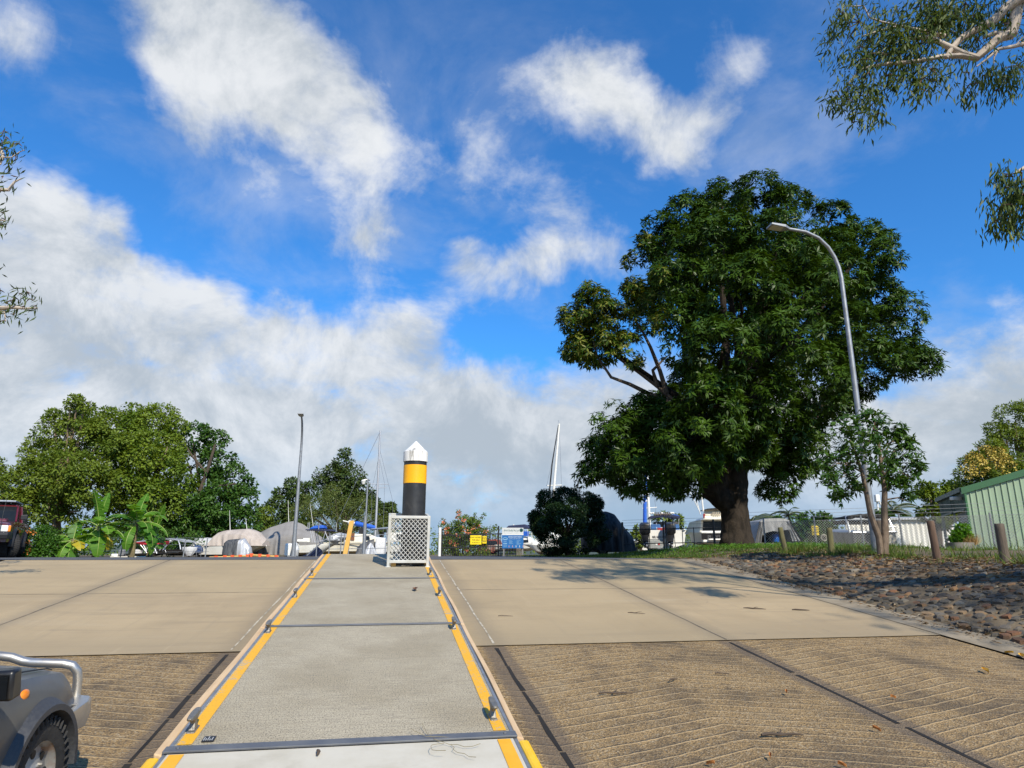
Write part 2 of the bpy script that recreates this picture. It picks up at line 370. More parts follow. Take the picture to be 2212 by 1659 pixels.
    tc=t.n('ShaderNodeTexCoord').outputs['Object']; n1=t.noise(tc,3.,10,.75,.3); n2=t.noise(tc,40.,5,.8)
    w=t.m('MULTIPLY',t.ss(t.m('ADD',t.m('MULTIPLY',n1,.65),t.m('MULTIPLY',n2,.35)),.535,.60),.85)
    c=t.mix(w,t.mix(t.ss(n2,.3,.8),(.80,.40,.010),(.62,.33,.02)),(.36,.33,.26))
    b=t.n('ShaderNodeBsdfPrincipled',inp={'Base Color':c,'Roughness':.6}); t.nt.links.new(b.outputs[0],out.inputs[0]); MATS['yline']=m
ground_mats()
def struct(o): o['kind']='structure'; return o
def build_ground():
    ax=lambda lo,hi,st,far:np.concatenate([-np.geomspace(far,-lo+st,14) if lo<0 else [],np.arange(lo,hi,st),np.geomspace(hi,far,16)])
    xs=ax(-34.,34.,.4,3500.); ys=np.concatenate([-np.geomspace(300,9,8),np.arange(-8.,60.,.4),np.geomspace(60,4500,22)])
    Xg,Yg=np.meshgrid(xs,ys,indexing='ij'); Z=gz(Xg,Yg)
    a=Xg*Av.x+Yg*Av.y; c=Xg*Cv.x+Yg*Cv.y
    Z=Z-np.where((a<16.4)&(c<9.3)&(c>-9.3),.09,.0)-np.where((a>=16.2)&(verge_in(Xg,Yg)<-.2),.03,0)
    nx,ny=Xg.shape; V=np.stack([Xg,Yg,Z],-1).reshape(-1,3)
    idx=np.arange(nx*ny).reshape(nx,ny); F=np.stack([idx[:-1,:-1],idx[1:,:-1],idx[1:,1:],idx[:-1,1:]],-1).reshape(-1,4)
    o=npmesh('ground',V,F,MATS['ground']); o.data.polygons.foreach_set('use_smooth',[True]*len(F)); struct(o)
build_ground()
def ramp_piece(name,c0,c1,a0,a1,m,dz=0.,n=40,M0=RAMP):
    mb=MB(); mb.grid(lambda u,v:(c0+(c1-c0)*u,(a0+(a1-a0)*v)/CS,dz),max(2,int(abs(c1-c0)*3)),max(2,int(abs(a1-a0)*3)))
    o=mb.build(name,m,fixn=False); o.matrix_world=M0; o.matrix_basis=M0; return struct(o)
ramp_piece('boat_ramp',-7.6,6.95,7.98,16.0,MATS['ramp_concrete'])
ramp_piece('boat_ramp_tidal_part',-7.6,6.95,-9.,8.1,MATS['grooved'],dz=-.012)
ramp_piece('ramp_edge_strip',6.95,7.55,-9.,16.0,mat('edge_concrete',(.30,.245,.165),.85,col2=(.20,.16,.105),ns=2.5,bump=.3,bs=60,dirt=(.12,.10,.07),dscale=1.4,damt=.6),dz=.006)
# apron past the crest, then asphalt
mb=MB(); mb.grid(lambda u,v:tuple(RW(15.98+1.0*v,-7.6+15.1*u)*1.0)[:2]+(.006-.003*v,),30,2); struct(mb.build('ramp_apron',mat('apron_concrete',(.30,.285,.25),.88,col2=(.23,.215,.185),ns=1.5,bump=.2),fixn=False))
def road():
    pts=[]
    p=lambda a,c:(RW(a,c).x,RW(a,c).y,.004)
    vs=[p(16.9,-30),p(16.9,7.2),(4.75,17.6,.004),(-.7,46.5,.004),(-6,47,.004),(-14,30,.004),(-40,28,.004)]
    m=MB(); m.add(vs,[list(range(len(vs)))]); o=m.build('road',MATS['asphalt']); struct(o)
road()
# joints in the ramp
def joint(name,segs,m,w):
    mb=MB()
    for (a0,c0,a1,c1) in segs:
        n=max(1,int(math.hypot(a1-a0,c1-c0)/.35)); pr=[]
        L=math.hypot(a1-a0,c1-c0); px,py=(a1-a0)/L,-(c1-c0)/L
        for i in range(n+1):
            k=i/n; j=rnd.uniform(-.006,.006); ww=w*rnd.uniform(.55,1.25)/2
            c=c0+(c1-c0)*k+j*abs(px); a=a0+(a1-a0)*k+j*abs(py)
            pr.append(((c+px*ww),(a+py*ww)/CS)); pr.append(((c-px*ww),(a-py*ww)/CS))
        o=len(mb.v); mb.v+=[(x,y,.003) for x,y in pr]
        for i in range(n): mb.f.append([o+2*i,o+2*i+1,o+2*i+3,o+2*i+2])
    ob=mb.build(name,m,fixn=False); ob.matrix_basis=RAMP; return struct(ob)
joint('joint_seal',[(8.05,-1.54,15.9,-1.46),(8.05,1.26,15.9,1.24)],mat('white_sealant',(.56,.50,.38),.7,col2=(.20,.165,.11),ns=7.),.024)
joint('joint_gap',[(8,4.05,16,4.04),(8,-4.46,16,-4.46)],mat('dark_joint',(.085,.068,.048),.9,col2=(.16,.13,.09),ns=7.),.018)
joint('joint_line',[(11.72,-7.5,11.72,-1.3),(11.78,1.2,11.78,6.9)],mat('faint_joint',(.15,.125,.09),.9,col2=(.27,.225,.16),ns=6.),.016)
segs=[]
for c in (-1.55,1.26):
    a=7.9
    while a>1.5:
        L=rnd.uniform(.55,.85); segs.append((a,c,a-L,c)); a-=L+.025
for c,s in ((4.05,1),):
    a=7.9
    while a>1.5:
        L=rnd.uniform(.8,1.4); segs.append((a,c,a-L,c)); a-=L+.08
g=joint('joint_slot',segs,mat('black_slot',(.006,.005,.004),.98,col2=(.02,.016,.012),ns=3.),.042)
g.location.z-=.012*.99
# ------------------------------------------------------------------ stone pitched bank on the right
def bank():
    root=thing('stone_bank','sloping bank of grey and rust-brown stones along the right edge of the ramp','bank',tuple(RW(9,8.5)))
    mb=MB()
    def f(u,v):
        a=-6+23.2*u; c=7.5+2.6*v; x,y=(Av*a+Cv*c)[:2]
        return (x,y,gzf(x,y)+.02-.04*(v<.01))
    mb.grid(f,90,14)
    mb.build('mortar_bed',mat('bank_mortar',(.175,.130,.075),.95,col2=(.06,.048,.032),ns=1.2,bump=.8,bs=16,dirt=(.22,.16,.09),dscale=1.,damt=.7),root,world=True,smooth=True)
    q=np.random.default_rng(5); V=[];F=[];var=[]; off=0
    rows=np.arange(7.58,10.1,.115)
    for ri,c in enumerate(rows):
        a=2.0+q.uniform(0,.2)
        while a<16.6:
            w=q.uniform(.08,.25)*q.choice([.8,1,1.25])
            fade=(10.05-c)/2.5
            if q.random()<.94 and not (a>15.3 and c<8.1+.5*(a-15.3)):
                cc=c+q.uniform(-.04,.04); x,y=(Av*(a+w/2)+Cv*cc)[:2]; z=gzf(x,y)
                n=q.integers(5,9); an=np.sort(q.uniform(0,2*np.pi,n)+0); an=np.linspace(0,2*np.pi,n,endpoint=False)+q.uniform(-.3,.3,n)
                ra=w*.5*q.uniform(.8,1.12,n); rc=.078*q.uniform(.7,1.25,n)*q.uniform(.75,1.15)
                e=.05; nx=-(gzf(x+Cv.x*e,y+Cv.y*e)-z)/e; na=-(gzf(x+Av.x*e,y+Av.y*e)-z)/e
                N=(Cv*nx+Av*na+Vector((0,0,1))).normalized(); Ta=(Av-N*(Av@N)).normalized(); Tc=N.cross(Ta)
                hgt=q.uniform(.004,.034); o=Vector((x,y,z+.02)); tilt=q.uniform(-.25,.25,2)
                ring0=[];ring1=[]
                for k in range(n):
                    d=Ta*math.cos(an[k])*ra[k]+Tc*math.sin(an[k])*rc[k]
                    ring0.append(o+d*1.04-N*.03); ring1.append(o+d*.80+N*(hgt+tilt[0]*math.cos(an[k])*.03+tilt[1]*math.sin(an[k])*.03))
                V+=ring0+ring1+[o+N*(hgt*1.15+.004)]; vv=q.random()
                for k in range(n):
                    k2=(k+1)%n; F.append((off+k,off+k2,off+n+k2,off+n+k)); F.append((off+n+k,off+n+k2,off+2*n,off+2*n)); var+= [vv,vv]
                off+=2*n+1
            a+=w+q.uniform(.0,.03)
    me=bpy.data.meshes.new('pitching_stones'); me.from_pydata([tuple(v) for v in V],[],[tuple(dict.fromkeys(f)) for f in F]); me.update()
    at=me.attributes.new('var','FLOAT','FACE'); at.data.foreach_set('value',np.array(var,np.float32))
    m,t,out=new_mat('bank_stone'); a=t.n('ShaderNodeAttribute',attribute_name='var').outputs['Fac']
    cr=t.n('ShaderNodeValToRGB',inp={0:a}); cr.color_ramp.interpolation='CONSTANT'
    cols=[(0.063,0.052,0.039),(0.115,0.099,0.075),(0.192,0.168,0.125),(0.087,0.063,0.039),(0.26,0.138,0.052),(0.154,0.128,0.094),(0.296,0.188,0.089),(0.048,0.04,0.031),(0.269,0.237,0.182),(0.212,0.089,0.031),(0.106,0.089,0.062)]
    while len(cr.color_ramp.elements)<len(cols): cr.color_ramp.elements.new(.5)
    for i,cc in enumerate(cols): cr.color_ramp.elements[i].position=i/len(cols); cr.color_ramp.elements[i].color=(*cc,1)
    tc=t.n('ShaderNodeTexCoord').outputs['Object']; n1=t.noise(tc,12.,8,.7); n2=t.noise(tc,.9,6,.6,.4)
    c=t.mix(t.m('MULTIPLY',n1,.6),cr.outputs[0],(.05,.045,.04)); c=t.mix(t.m('MULTIPLY',t.ss(n2,.44,.6),.7),c,(.034,.030,.020))
    b=t.n('ShaderNodeBsdfPrincipled',inp={'Base Color':c,'Roughness':.85}); t.nt.links.new(t.n('ShaderNodeBump',inp={'Strength':.7,'Distance':.02,'Height':n1}).outputs[0],b.inputs['Normal'])
    t.nt.links.new(b.outputs[0],out.inputs[0]); me.materials.append(m)
    inv=root.matrix_basis.inverted(); me.transform(inv)
    o=bpy.data.objects.new('pitching_stones',me); COL.objects.link(o); o.parent=root; o['kind']='stuff'
bank()
# ------------------------------------------------------------------ grass and litter on the verge
def scatter_grass():
    q=np.random.default_rng(11)
    n=52000; a=q.uniform(14.5,30,n); c=q.uniform(6.5,20,n)
    # verge behind the crest and the strip on top of the bank
    A2=q.uniform(4.,17.,26000); C2=q.normal(10.7,.75,26000)
    a=np.concatenate([a,A2]); c=np.concatenate([c,C2])
    X3=q.uniform(-1,9,16000); Y3=q.uniform(17,46,16000)
    x=np.concatenate([a*Av.x+c*Cv.x,X3]); y=np.concatenate([a*Av.y+c*Cv.y,Y3]); aa=x*Av.x+y*Av.y; cc=x*Cv.x+y*Cv.y
    cl=np.sin(x*2.3+1.3*np.sin(y*1.7))*np.sin(y*2.9+1.1*np.sin(x*1.9))+.6*np.sin(x*6.1+2)*np.sin(y*5.3)
    keep=(((aa>16.3)&(verge_in(x,y)>.05))|((cc>9.7)&(aa<=16.6)))&(cl+q.normal(0,.35,len(x))>np.where(cc>9.0,np.where(aa<16.5,.45,.1),-.35))&(y>3)
    x,y,cl=x[keep],y[keep],cl[keep]; m=len(x); z=gz(x,y)
    near=np.where((x*Cv.x+y*Cv.y>9.7)&(x*Av.x+y*Av.y<17),1,.0)
    L=q.uniform(.05,.13,m)*(1+near*q.choice([0,.3,1.3,2.2],m,p=[.45,.3,.17,.08]))
    d=np.stack([q.normal(0,.5,m),q.normal(0,.5,m),np.ones(m)],-1); nr=unit(np.stack([q.normal(0,1,m),q.normal(0,1,m),np.zeros(m)],-1))
    V,F=leafgeo(np.stack([x,y,z-.01],-1),d,nr,L,q.uniform(.008,.02,m)*(1+.5*(1-near)),.1)
    var=np.clip(q.random(m)*.8+np.where(near>0,q.choice([0,.25],m),0),0,1)
    o=npmesh('grass',V,F,leafmat('grass_blade',(.05,.10,.014),(.12,.17,.03),(.24,.17,.07),.6,.25),var=var); o['kind']='stuff'
    # broad ground creeper round the mango tree's foot
    n=9000; x=q.normal(8.3,2.6,n); y=q.normal(22.6,1.6,n); k=(verge_in(x,y)>.6)&(y>18.3); x,y=x[k],y[k]; m=len(x); z=gz(x,y)+q.uniform(.02,.13,m)
    d=np.stack([q.normal(0,1,m),q.normal(0,1,m),q.normal(.1,.3,m)],-1); nr=np.stack([q.normal(0,.4,m),q.normal(0,.4,m),np.ones(m)],-1)
    V,F=leafgeo(np.stack([x,y,z],-1),d,nr,q.uniform(.035,.075,m),q.uniform(.025,.04,m),.02)
    o=npmesh('ground_creeper',V,F,leafmat('creeper_leaf',(.05,.15,.015),(.11,.24,.03),None,.5,.3),var=q.random(m)); o['kind']='stuff'
    n=9500; a=np.concatenate([q.uniform(4,17.5,n)]); c=q.normal(9.8,.75,n); c[:700]=q.uniform(7.2,7.7,700); x=a*Av.x+c*Cv.x; y=a*Av.y+c*Cv.y; z=gz(x,y)+.03; z[:700]+=.0
    d=np.stack([q.normal(0,1,n),q.normal(0,1,n),q.normal(0,.15,n)],-1); nr=np.stack([q.normal(0,.3,n),q.normal(0,.3,n),np.ones(n)],-1)
    V,F=leafgeo(np.stack([x,y,z],-1),d,nr,q.uniform(.05,.13,n),q.uniform(.012,.035,n),.1)
    o=npmesh('leaf_litter',V,F,leafmat('dry_leaf',(.16,.09,.04),(.26,.17,.085),(.33,.27,.18),.8,.05),var=q.random(n)); o['kind']='stuff'
scatter_grass()
def litter():
    ym=mat('yellow_leaf',(.62,.36,.03),.6,col2=(.45,.22,.02)); bm_=mat('brown_leaf',(.16,.07,.03),.7,col2=(.10,.045,.02)); tw=mat('twig_bark',(.055,.038,.026),.9,col2=(.09,.065,.045))
    def leaf(x,y,L,m,label,g,H=1.85):
        r=ray(x,y); r=r*(H/(TS*(Av@r)-r.z)); p=r+Vector((0,0,CZ+.008))
        mb=MB(); mb.grid(lambda u,v:((u-.5)*L,(v-.5)*L*.36*max(.05,math.sin(PI*min(1,max(0,u*.96+.02)))),.012*math.cos(2*u)+.02*abs(v-.5)*2),6,2)
        o=mb.build('fallen_leaf',m); o.location=p; o.rotation_euler=(SL,0,rnd.uniform(0,6)); tag(o,label,'leaf',g)
    g='fallen yellow leaves along the right edge of the ramp'
    for x,y in ((1800,1278),(1860,1296),(1930,1307),(2072,1342),(2100,1345),(2180,1413),(1770,1262),(2130,1452),(2208,1420)): leaf(x,y,rnd.uniform(.11,.17),ym,'small yellow leaf lying near the stone bank edge of the ramp',g)
    for x,y in ((1535,1655),(1820,1658),(1665,1640),(1930,1510),(1895,1580),(1700,1500)): leaf(x,y,rnd.uniform(.045,.065),mat('orange_leaf',(.40,.16,.04),.7,col2=(.3,.11,.03)),'small orange-brown leaf on the grooved lower ramp','orange leaves on the lower ramp')
    leaf(897,1275,.22,bm_,'curled brown leaf lying on the gangway deck','leaf on the deck',1.645)
    def stick(x,y,L,ang,r,label):
        q=ray(x,y); q=q*(1.85/(TS*(Av@q)-q.z)); p=q+Vector((0,0,CZ+.012))
        mb=MB(); pts=[(L*(k/5-.5),.02*L*math.sin(k*2.1)*2,.004*math.sin(k)) for k in range(6)]; mb.tube(pts,[r,r*1.1,r,r*.9,r*.8,r*.4],6)
        if L>.25: mb.tube([pts[2],(pts[2][0]+.05,.05,.01),(pts[2][0]+.07,.1,.0)],[r*.6,r*.5,r*.3],5)
        o=mb.build('twig',tw,smooth=True); o.location=p; o.rotation_euler=(SL,0,ang); tag(o,label,'twig')
    stick(1092,1332,.2,.0,.004,'thin twig on the upper ramp right of the gangway')
    stick(1375,1326,.26,-.5,.005,'straight twig left of two darker twigs on the upper ramp')
    stick(1630,1316,.32,-.45,.008,'longest dark twig on the upper right ramp')
    stick(1730,1319,.24,-.15,.010,'thick knobbly dark twig on the upper right ramp')
    stick(1455,1470,.16,.9,.007,'small forked twig on the grooved lower ramp')
    stick(1330,1500,.3,.1,.008,'dark twig lying along a groove of the lower ramp')
    stick(1560,1457,.14,.0,.006,'short twig beside the joint of the lower ramp')
    stick(1690,1590,.32,.1,.010,'brown twig near the bottom right of the ramp')
    stick(640,1334,.14,.9,.006,'fine twig on the upper ramp left of the gangway')
    stick(800,1340,.16,.5,.006,'bent twig on the left upper ramp beside the joint')
litter()
# ------------------------------------------------------------------ gangway
galv=mat('galvanised_steel',(.33,.345,.36),.5,.6,col2=(.24,.255,.27),ns=9,dirt=(.22,.19,.15),dscale=3.,damt=.35)
alu=mat('aluminium',(.62,.63,.63),.35,.8,col2=(.5,.5,.5),ns=6)
black_pl=mat('black_plastic',(.012,.012,.013),.5,col2=(.022,.022,.024),ns=8)
rubber=mat('tyre_rubber',(.016,.016,.016),.85,col2=(.032,.03,.027),ns=14,bump=.3,bs=50)
white_gel=mat('white_gelcoat',(.78,.77,.72),.3,col2=(.70,.69,.63),ns=2,dirt=(.48,.45,.38),dscale=1.6,damt=.35,coat=.3)
cream_gel=mat('cream_gelcoat',(.74,.70,.58),.35,col2=(.66,.62,.50),ns=2,dirt=(.42,.38,.29),dscale=1.6,damt=.35)
glass=glassmat()
def gangway():
    root=thing('gangway','long grey concrete gangway with yellow edge lines and cleats running up the ramp','gangway',DECK.to_translation(),rot=DECK.to_euler())
    root.matrix_basis=DECK
    y=lambda a:a/CS
    secs=[(4.80,8.14),(8.20,11.67),(11.73,15.30)]
    for i,(a0,a1) in enumerate(secs):
        mb=MB(); mb.box((-.17,(y(a0)+y(a1))/2,-.075),(2.07,y(a1)-y(a0),.15)); mb.build('deck_section',MATS['deck'],root,bevel=.006)
    mb=MB(); mb.box((-.17,(y(1.9)+y(4.70))/2,-.075),(2.07,y(4.70)-y(1.9),.15))
    mb.build('deck_section',mat('smooth_white_panel',(.55,.51,.415),.6,col2=(.48,.44,.345),ns=2.5,dirt=(.36,.32,.24),dscale=2.2,damt=.45),root,bevel=.004,label='smooth off-white lower deck panel')
    pl=mat('dark_cover_plate',(.115,.12,.13),.5,.3,col2=(.16,.165,.17),ns=5)
    for a,w in ((4.75,.085),(8.17,.05),(11.70,.042)):
        mb=MB(); mb.box((-.17,y(a),.006),(2.13,w,.014)); 
        for c in (-1.16,.82):
            mb.lathe([(.012,.012),(.012,.018),(.006,.021)],(c,y(a),0),8)
        mb.build('joint_plate',pl,root,bevel=.003)
    for c in (.80,-1.145):
        for a0,a1 in secs:
            mb=MB(); mb.grid(lambda u,v:(c-.042+.084*u,y(a0+.03)+(y(a1-.02)-y(a0+.03))*v,.004),2,24); mb.build('edge_line',MATS['yline'],root,fixn=False)
        mb=MB(); mb.grid(lambda u,v:(c-.042+.084*u,y(1.9)+(y(4.68)-y(1.9))*v,.004),2,10); mb.build('edge_line',mat('fresh_yellow_paint',(.80,.40,.008),.5,col2=(.74,.36,.01)),root,fixn=False,label='solid yellow line on the white panel')
    tim=mat('pale_timber',(.60,.43,.25),.75,col2=(.50,.34,.19),ns=3.,sx=(6,.5,6),dirt=(.34,.24,.14),dscale=2.,damt=.4)
    yel=mat('yellow_rub_rail',(.82,.50,.01),.45,col2=(.75,.43,.01))
    for s,ce,ct in ((1,.882,.923),(-1,-1.222,-1.263)):
        mb=MB(); mb.box((ce,(y(1.9)+y(15.3))/2,-.058),(.026,y(15.3)-y(1.9),.10)); mb.build('edge_channel',galv,root,bevel=.004)
        for a0,a1 in ((4.72,8.15),(8.18,11.68),(11.72,15.3)):
            mb=MB(); n=10
            rr=[]
            for k in range(n+1):
                a=y(a0)+(y(a1)-y(a0))*k/n; j=.006*math.sin(a*2.1+s)
                rr.append([(ct-.024+j,a,-.13),(ct+.024+j,a,-.13),(ct+.024+j,a,-.012),(ct-.024+j,a,.0)])
            mb.loft(rr); mb.build('rub_rail',tim,root,bevel=.008)
        mb=MB(); mb.box((ct,(y(1.9)+y(4.66))/2,-.06),(.07,y(4.66)-y(1.9),.13)); mb.build('rub_rail',yel,root,bevel=.02,label='bright yellow rub rail at the lower end')
    # cleats
    clm=mat('cast_cleat',(.20,.19,.17),.5,.6,col2=(.28,.26,.22),ns=20,bump=.3,bs=60)
    def cleat(c,a):
        mb=MB(); o=Vector((c,y(a),0))
        mb.box(o+Vector((0,0,.006)),(.05,.14,.012))
        mb.loft([[(c-.02,y(a)-.05,.012),(c+.02,y(a)-.05,.012),(c+.02,y(a)+.05,.012),(c-.02,y(a)+.05,.012)],[(c-.016,y(a)-.028,.055),(c+.016,y(a)-.028,.055),(c+.016,y(a)+.028,.055),(c-.016,y(a)+.028,.055)],[(c-.02,y(a)-.05,.085),(c+.02,y(a)-.05,.085),(c+.02,y(a)+.05,.085),(c-.02,y(a)+.05,.085)]])
        rr=[]
        for t,w,h,dz in ((-.115,.010,.008,.004),(-.10,.018,.014,.002),(-.05,.022,.020,0),(0,.023,.022,0),(.05,.022,.020,0),(.10,.018,.014,.002),(.115,.010,.008,.004)):
            rr.append([(c-w,y(a)+t,.10+dz-h),(c+w,y(a)+t,.10+dz-h),(c+w,y(a)+t,.10+dz+h*.6),(c-w,y(a)+t,.10+dz+h*.6)])
        mb.loft(rr); mb.build('cleat',clm,root,bevel=.007)
    for a in (5.08,7.9,10.02,12.08): cleat(.79,a); cleat(-1.16,a)
    # small bar-marked plate
    mb=MB(); mb.box((-1.02,y(4.90),.006),(.07,.085,.006)); pt=mb.build('marker_plate',black_pl,root)
    mb=MB(); 
    for k,h in enumerate((.05,.03,.06,.02,.045)): mb.box((-1.045+k*.012,y(4.90)-.03+h/2,.0105),(.004,h,.002))
    mb.build('bar_marks',mat('off_white_mark',(.6,.6,.58),.6),pt)
    # dry weed caught on the joint
    mb=MB(); q=random.Random(3)
    for k in range(5):
        p=Vector((.43+q.uniform(-.06,.06),y(4.62)+q.uniform(-.05,.12),.012)); pts=[p]; d=q.uniform(0,6)
        for j in range(6): d+=q.uniform(-.8,.8); p=p+Vector((math.cos(d)*.05,math.sin(d)*.05,q.uniform(-.004,.01))); p.z=max(.008,p.z); pts.append(p)
        mb.tube(pts,.0017,4)
    o=mb.build('dry_weed',mat('dry_weed',(.25,.21,.12),.9)); o.matrix_basis=DECK; tag(o,'tangle of thin dry weed lying on the white panel at the joint plate','weed')
    mb=MB(); mb.tube([(-.34,y(4.62),.012),(-.33,y(4.58),.02),(-.335,y(4.55),.012)],[.008,.012,.006],6); o=mb.build('twig',mat('twig_bark',(.05,.03,.02),.9)); o.matrix_basis=DECK; tag(o,'tiny dark twig on the white lower deck panel','twig')
gangway()
def cage():
    M0=DECK@Matrix.Translation((.44,13.55/CS,0))
    root=thing('pile_guard','pale metal cage with diamond mesh standing round the foot of the mooring pile','guard',M0.to_translation(),rot=M0.to_euler()); root.matrix_basis=M0
    wm=mat('pale_grey_paint',(.56,.56,.53),.5,.1,col2=(.47,.47,.43),ns=4,dirt=(.28,.25,.19),dscale=3.5,damt=.4)
    x0,x1,y0,y1,h=-.36,.36,-.42,.42,.93
    for sx in (x0,x1):
        for sy in (y0,y1):
            mb=MB(); mb.box((sx,sy,h/2),(.05,.05,h)); mb.box((sx,sy,.006),(.09,.09,.012)); mb.build('post',wm,root,bevel=.004)
    for sy in (y0,y1):
        for z in (.10,h-.025):
            mb=MB(); mb.box((0,sy,z),(x1-x0-.05,.046,.05)); mb.build('rail',wm,root,bevel=.004)
    for sx in (x0,x1):
        for z in (.10,h-.025):
            mb=MB(); mb.box((sx,0,z),(.046,y1-y0-.05,.05)); mb.build('rail',wm,root,bevel=.004)
    def mesh(ux,W,Hh,place):
        mb=MB(); p=.0875; z0=.125; z1=h-.05; w0=-W/2; w1=W/2
        for sgn in (1,-1):
            k=-40
            while k<40:
                # line z-z0 = sgn*(w-w0) + k*p
                pts=[]
                for w in (w0,w1):
                    z=z0+sgn*(w-w0)*1.08+k*p
                    pts.append((w,z))
                (wa,za),(wb,zb)=pts; 
                def clip(wa,za,wb,zb):
                    t0,t1=0,1; dz=zb-za
                    for lo,s in ((z0,1),(z1,-1)):
                        fa=s*(za-lo); fb=s*(zb-lo)
                        if fa<0 and fb<0: return None
                        if fa<0: t0=max(t0,fa/(fa-fb))
                        if fb<0: t1=min(t1,fa/(fa-fb))
                    return None if t1-t0<.02 else (wa+(wb-wa)*t0,za+dz*t0,wa+(wb-wa)*t1,za+dz*t1)
                r_=clip(wa,za,wb,zb); k+=1
                if r_ is None: continue
                o=.004*sgn
                mb.tube([place(r_[0],r_[1],o),place(r_[2],r_[3],o)],.0062,5)
        return mb.build('diamond_mesh',wm,root)
    mesh(1,.67,1,lambda w,z,o:(w,y0+o,z)); mesh(1,.67,1,lambda w,z,o:(w,y1+o,z))
    mesh(1,.79,1,lambda w,z,o:(x0+o,w,z)); mesh(1,.79,1,lambda w,z,o:(x1+o,w,z))
    for sx in (-.2,.2):
        mb=MB(); mb.tube([(sx-.1,-.3,.06),(sx+.1,-.3,.06)],.045,12); mb.build('roller',black_pl,root)
    mb=MB(); mb.box((-.26,-.33,.05),(.09,.08,.09)); mb.build('timber_block',mat('ochre_timber',(.55,.33,.09),.7,col2=(.45,.27,.1)),root,bevel=.006)
    # pile
    p=RW(13.5,.53); p=Vector((p.x,p.y,p.z-.4))
    root=thing('mooring_pile','tall black mooring pile with a yellow band and white cone cap','pile',tuple(p))
    r=.222; Z=lambda y:ZY(y,p.y)-p.z
    zc=[Z(v) for v in (953,977,998,1006,1045)]
    bk=mat('black_pile_sleeve',(.017,.017,.018),.38,col2=(.026,.026,.026),ns=3,dirt=(.075,.07,.06),dscale=4.,damt=.35)
    MB().lathe([(r,0),(r,zc[2]+.02)],n=40).build('pile_shaft',bk,root,smooth=True)
    MB().lathe([(r-.002,zc[4]),(r+.005,zc[4]),(r+.005,zc[3]),(r-.002,zc[3])],n=40,caps=False).build('yellow_band',mat('reflective_yellow',(.90,.44,.004),.35,col2=(.84,.38,.004),ns=2.),root,smooth=True)
    MB().lathe([(r+.018,zc[2]),(r+.018,zc[1]),(r+.004,zc[1]+.012),(.10,zc[1]+(zc[0]-zc[1])*.6),(.015,zc[0]-.004),(.0,zc[0])],n=28).build('cone_cap',mat('white_cap',(.78,.77,.74),.5,col2=(.68,.67,.63),ns=5,dirt=(.06,.05,.04),dscale=5.,damt=.9,sx=(2.5,2.5,.3)),root,smooth=True)
    # yellow post at the end of the gangway
    b=Vector((GX(743,19.5,0),19.5,-.05)); t=P(760,1125.5,19.5)
    root=tag(MB().loft([[(b.x-.065,b.y-.03,b.z),(b.x+.065,b.y-.03,b.z),(b.x+.065,b.y+.03,b.z),(b.x-.065,b.y+.03,b.z)],[(t.x-.065,t.y-.03,t.z),(t.x+.065,t.y-.03,t.z+.015),(t.x+.065,t.y+.03,t.z+.015),(t.x-.065,t.y+.03,t.z)]]).build('marker_post',mat('faded_yellow_post',(.72,.42,.10),.65,col2=(.64,.36,.08),ns=2.),bevel=.015),'short leaning square post painted pale yellow beyond the gangway end','post')
cage()
# ------------------------------------------------------------------ lamp posts, camera pole
def lamp_post(label,px,Y,pts,base_r,top_r,head,headrot,zb=0.):
    root=thing('lamp_post',label,'lamp post',(GX(px,Y,zb),Y,zb))
    n=len(pts); L=[0]
    for i in range(1,n): L.append(L[-1]+(Vector(pts[i])-Vector(pts[i-1])).length)
    rs=[base_r+(top_r-base_r)*l/L[-1] for l in L]
    MB().tube(pts,rs,14).build('pole',galv,root,world=True,smooth=True)
    mb=MB(); mb.box((0,0,.02),(base_r*4,base_r*4,.04))
    for sx in (-1,1):
        for sy in (-1,1): mb.lathe([(.02,.04),(.02,.08)],(sx*base_r*1.5,sy*base_r*1.5,0),8)
    mb.build('base_plate',galv,root)
    M0=Matrix.LocRotScale(Vector(head),Euler(headrot),None)
    hl=root.matrix_basis.inverted()
    mb=MB(); mb.loft([[M0@Vector(q) for q in ((-.04,-.05,-.03),(-.04,.05,-.03),(-.04,.05,.03),(-.04,-.05,.03))],[M0@Vector(q) for q in ((.10,-.13,-.035),(.10,.13,-.035),(.10,.13,.04),(.10,-.13,.04))],[M0@Vector(q) for q in ((.48,-.15,-.03),(.48,.15,-.03),(.48,.15,.02),(.48,-.15,.02))]])
    h=mb.build('lamp_head',mat('lamp_grey',(.30,.31,.32),.5,.4),root,world=True,bevel=.008)
    mb=MB(); mb.loft([[hl@M0@Vector(q) for q in ((.14,-.11,-.037),(.44,-.12,-.034),(.44,.12,-.034),(.14,.11,-.037))],[hl@M0@Vector(q) for q in ((.14,-.11,-.044),(.44,-.12,-.041),(.44,.12,-.041),(.14,.11,-.044))]])
    mb.build('lens',mat('lamp_lens',(.55,.50,.36),.25),h)
    return root
Yp=16.; bx=GX(1893,Yp,.1); zt=ZY(600,Yp)
arc=[(bx,Yp,0.05),(bx,Yp,2.),(bx,Yp,4.),(bx,Yp,zt)]
for x,y,dy in ((1812,578,.0),(1803,556,.0),(1789,534,-.05),(1768,514,-.1),(1740,501,-.17),(1712,496,-.24),(1700,494,-.27)): arc.append(tuple(P(x,y,Yp+dy)))
lamp_post('tall grey lamp post with curved arm in front of the mango tree',1893,Yp,arc,.085,.04,P(1700,494,Yp-.27),(0,R(-6),PI+R(8)),.05)
Yp=37.; bx=GX(633,Yp,0); zt=ZY(965,Yp)
arc=[(bx,Yp,0),(bx,Yp,2.5),(bx,Yp,5),(bx,Yp,zt)]
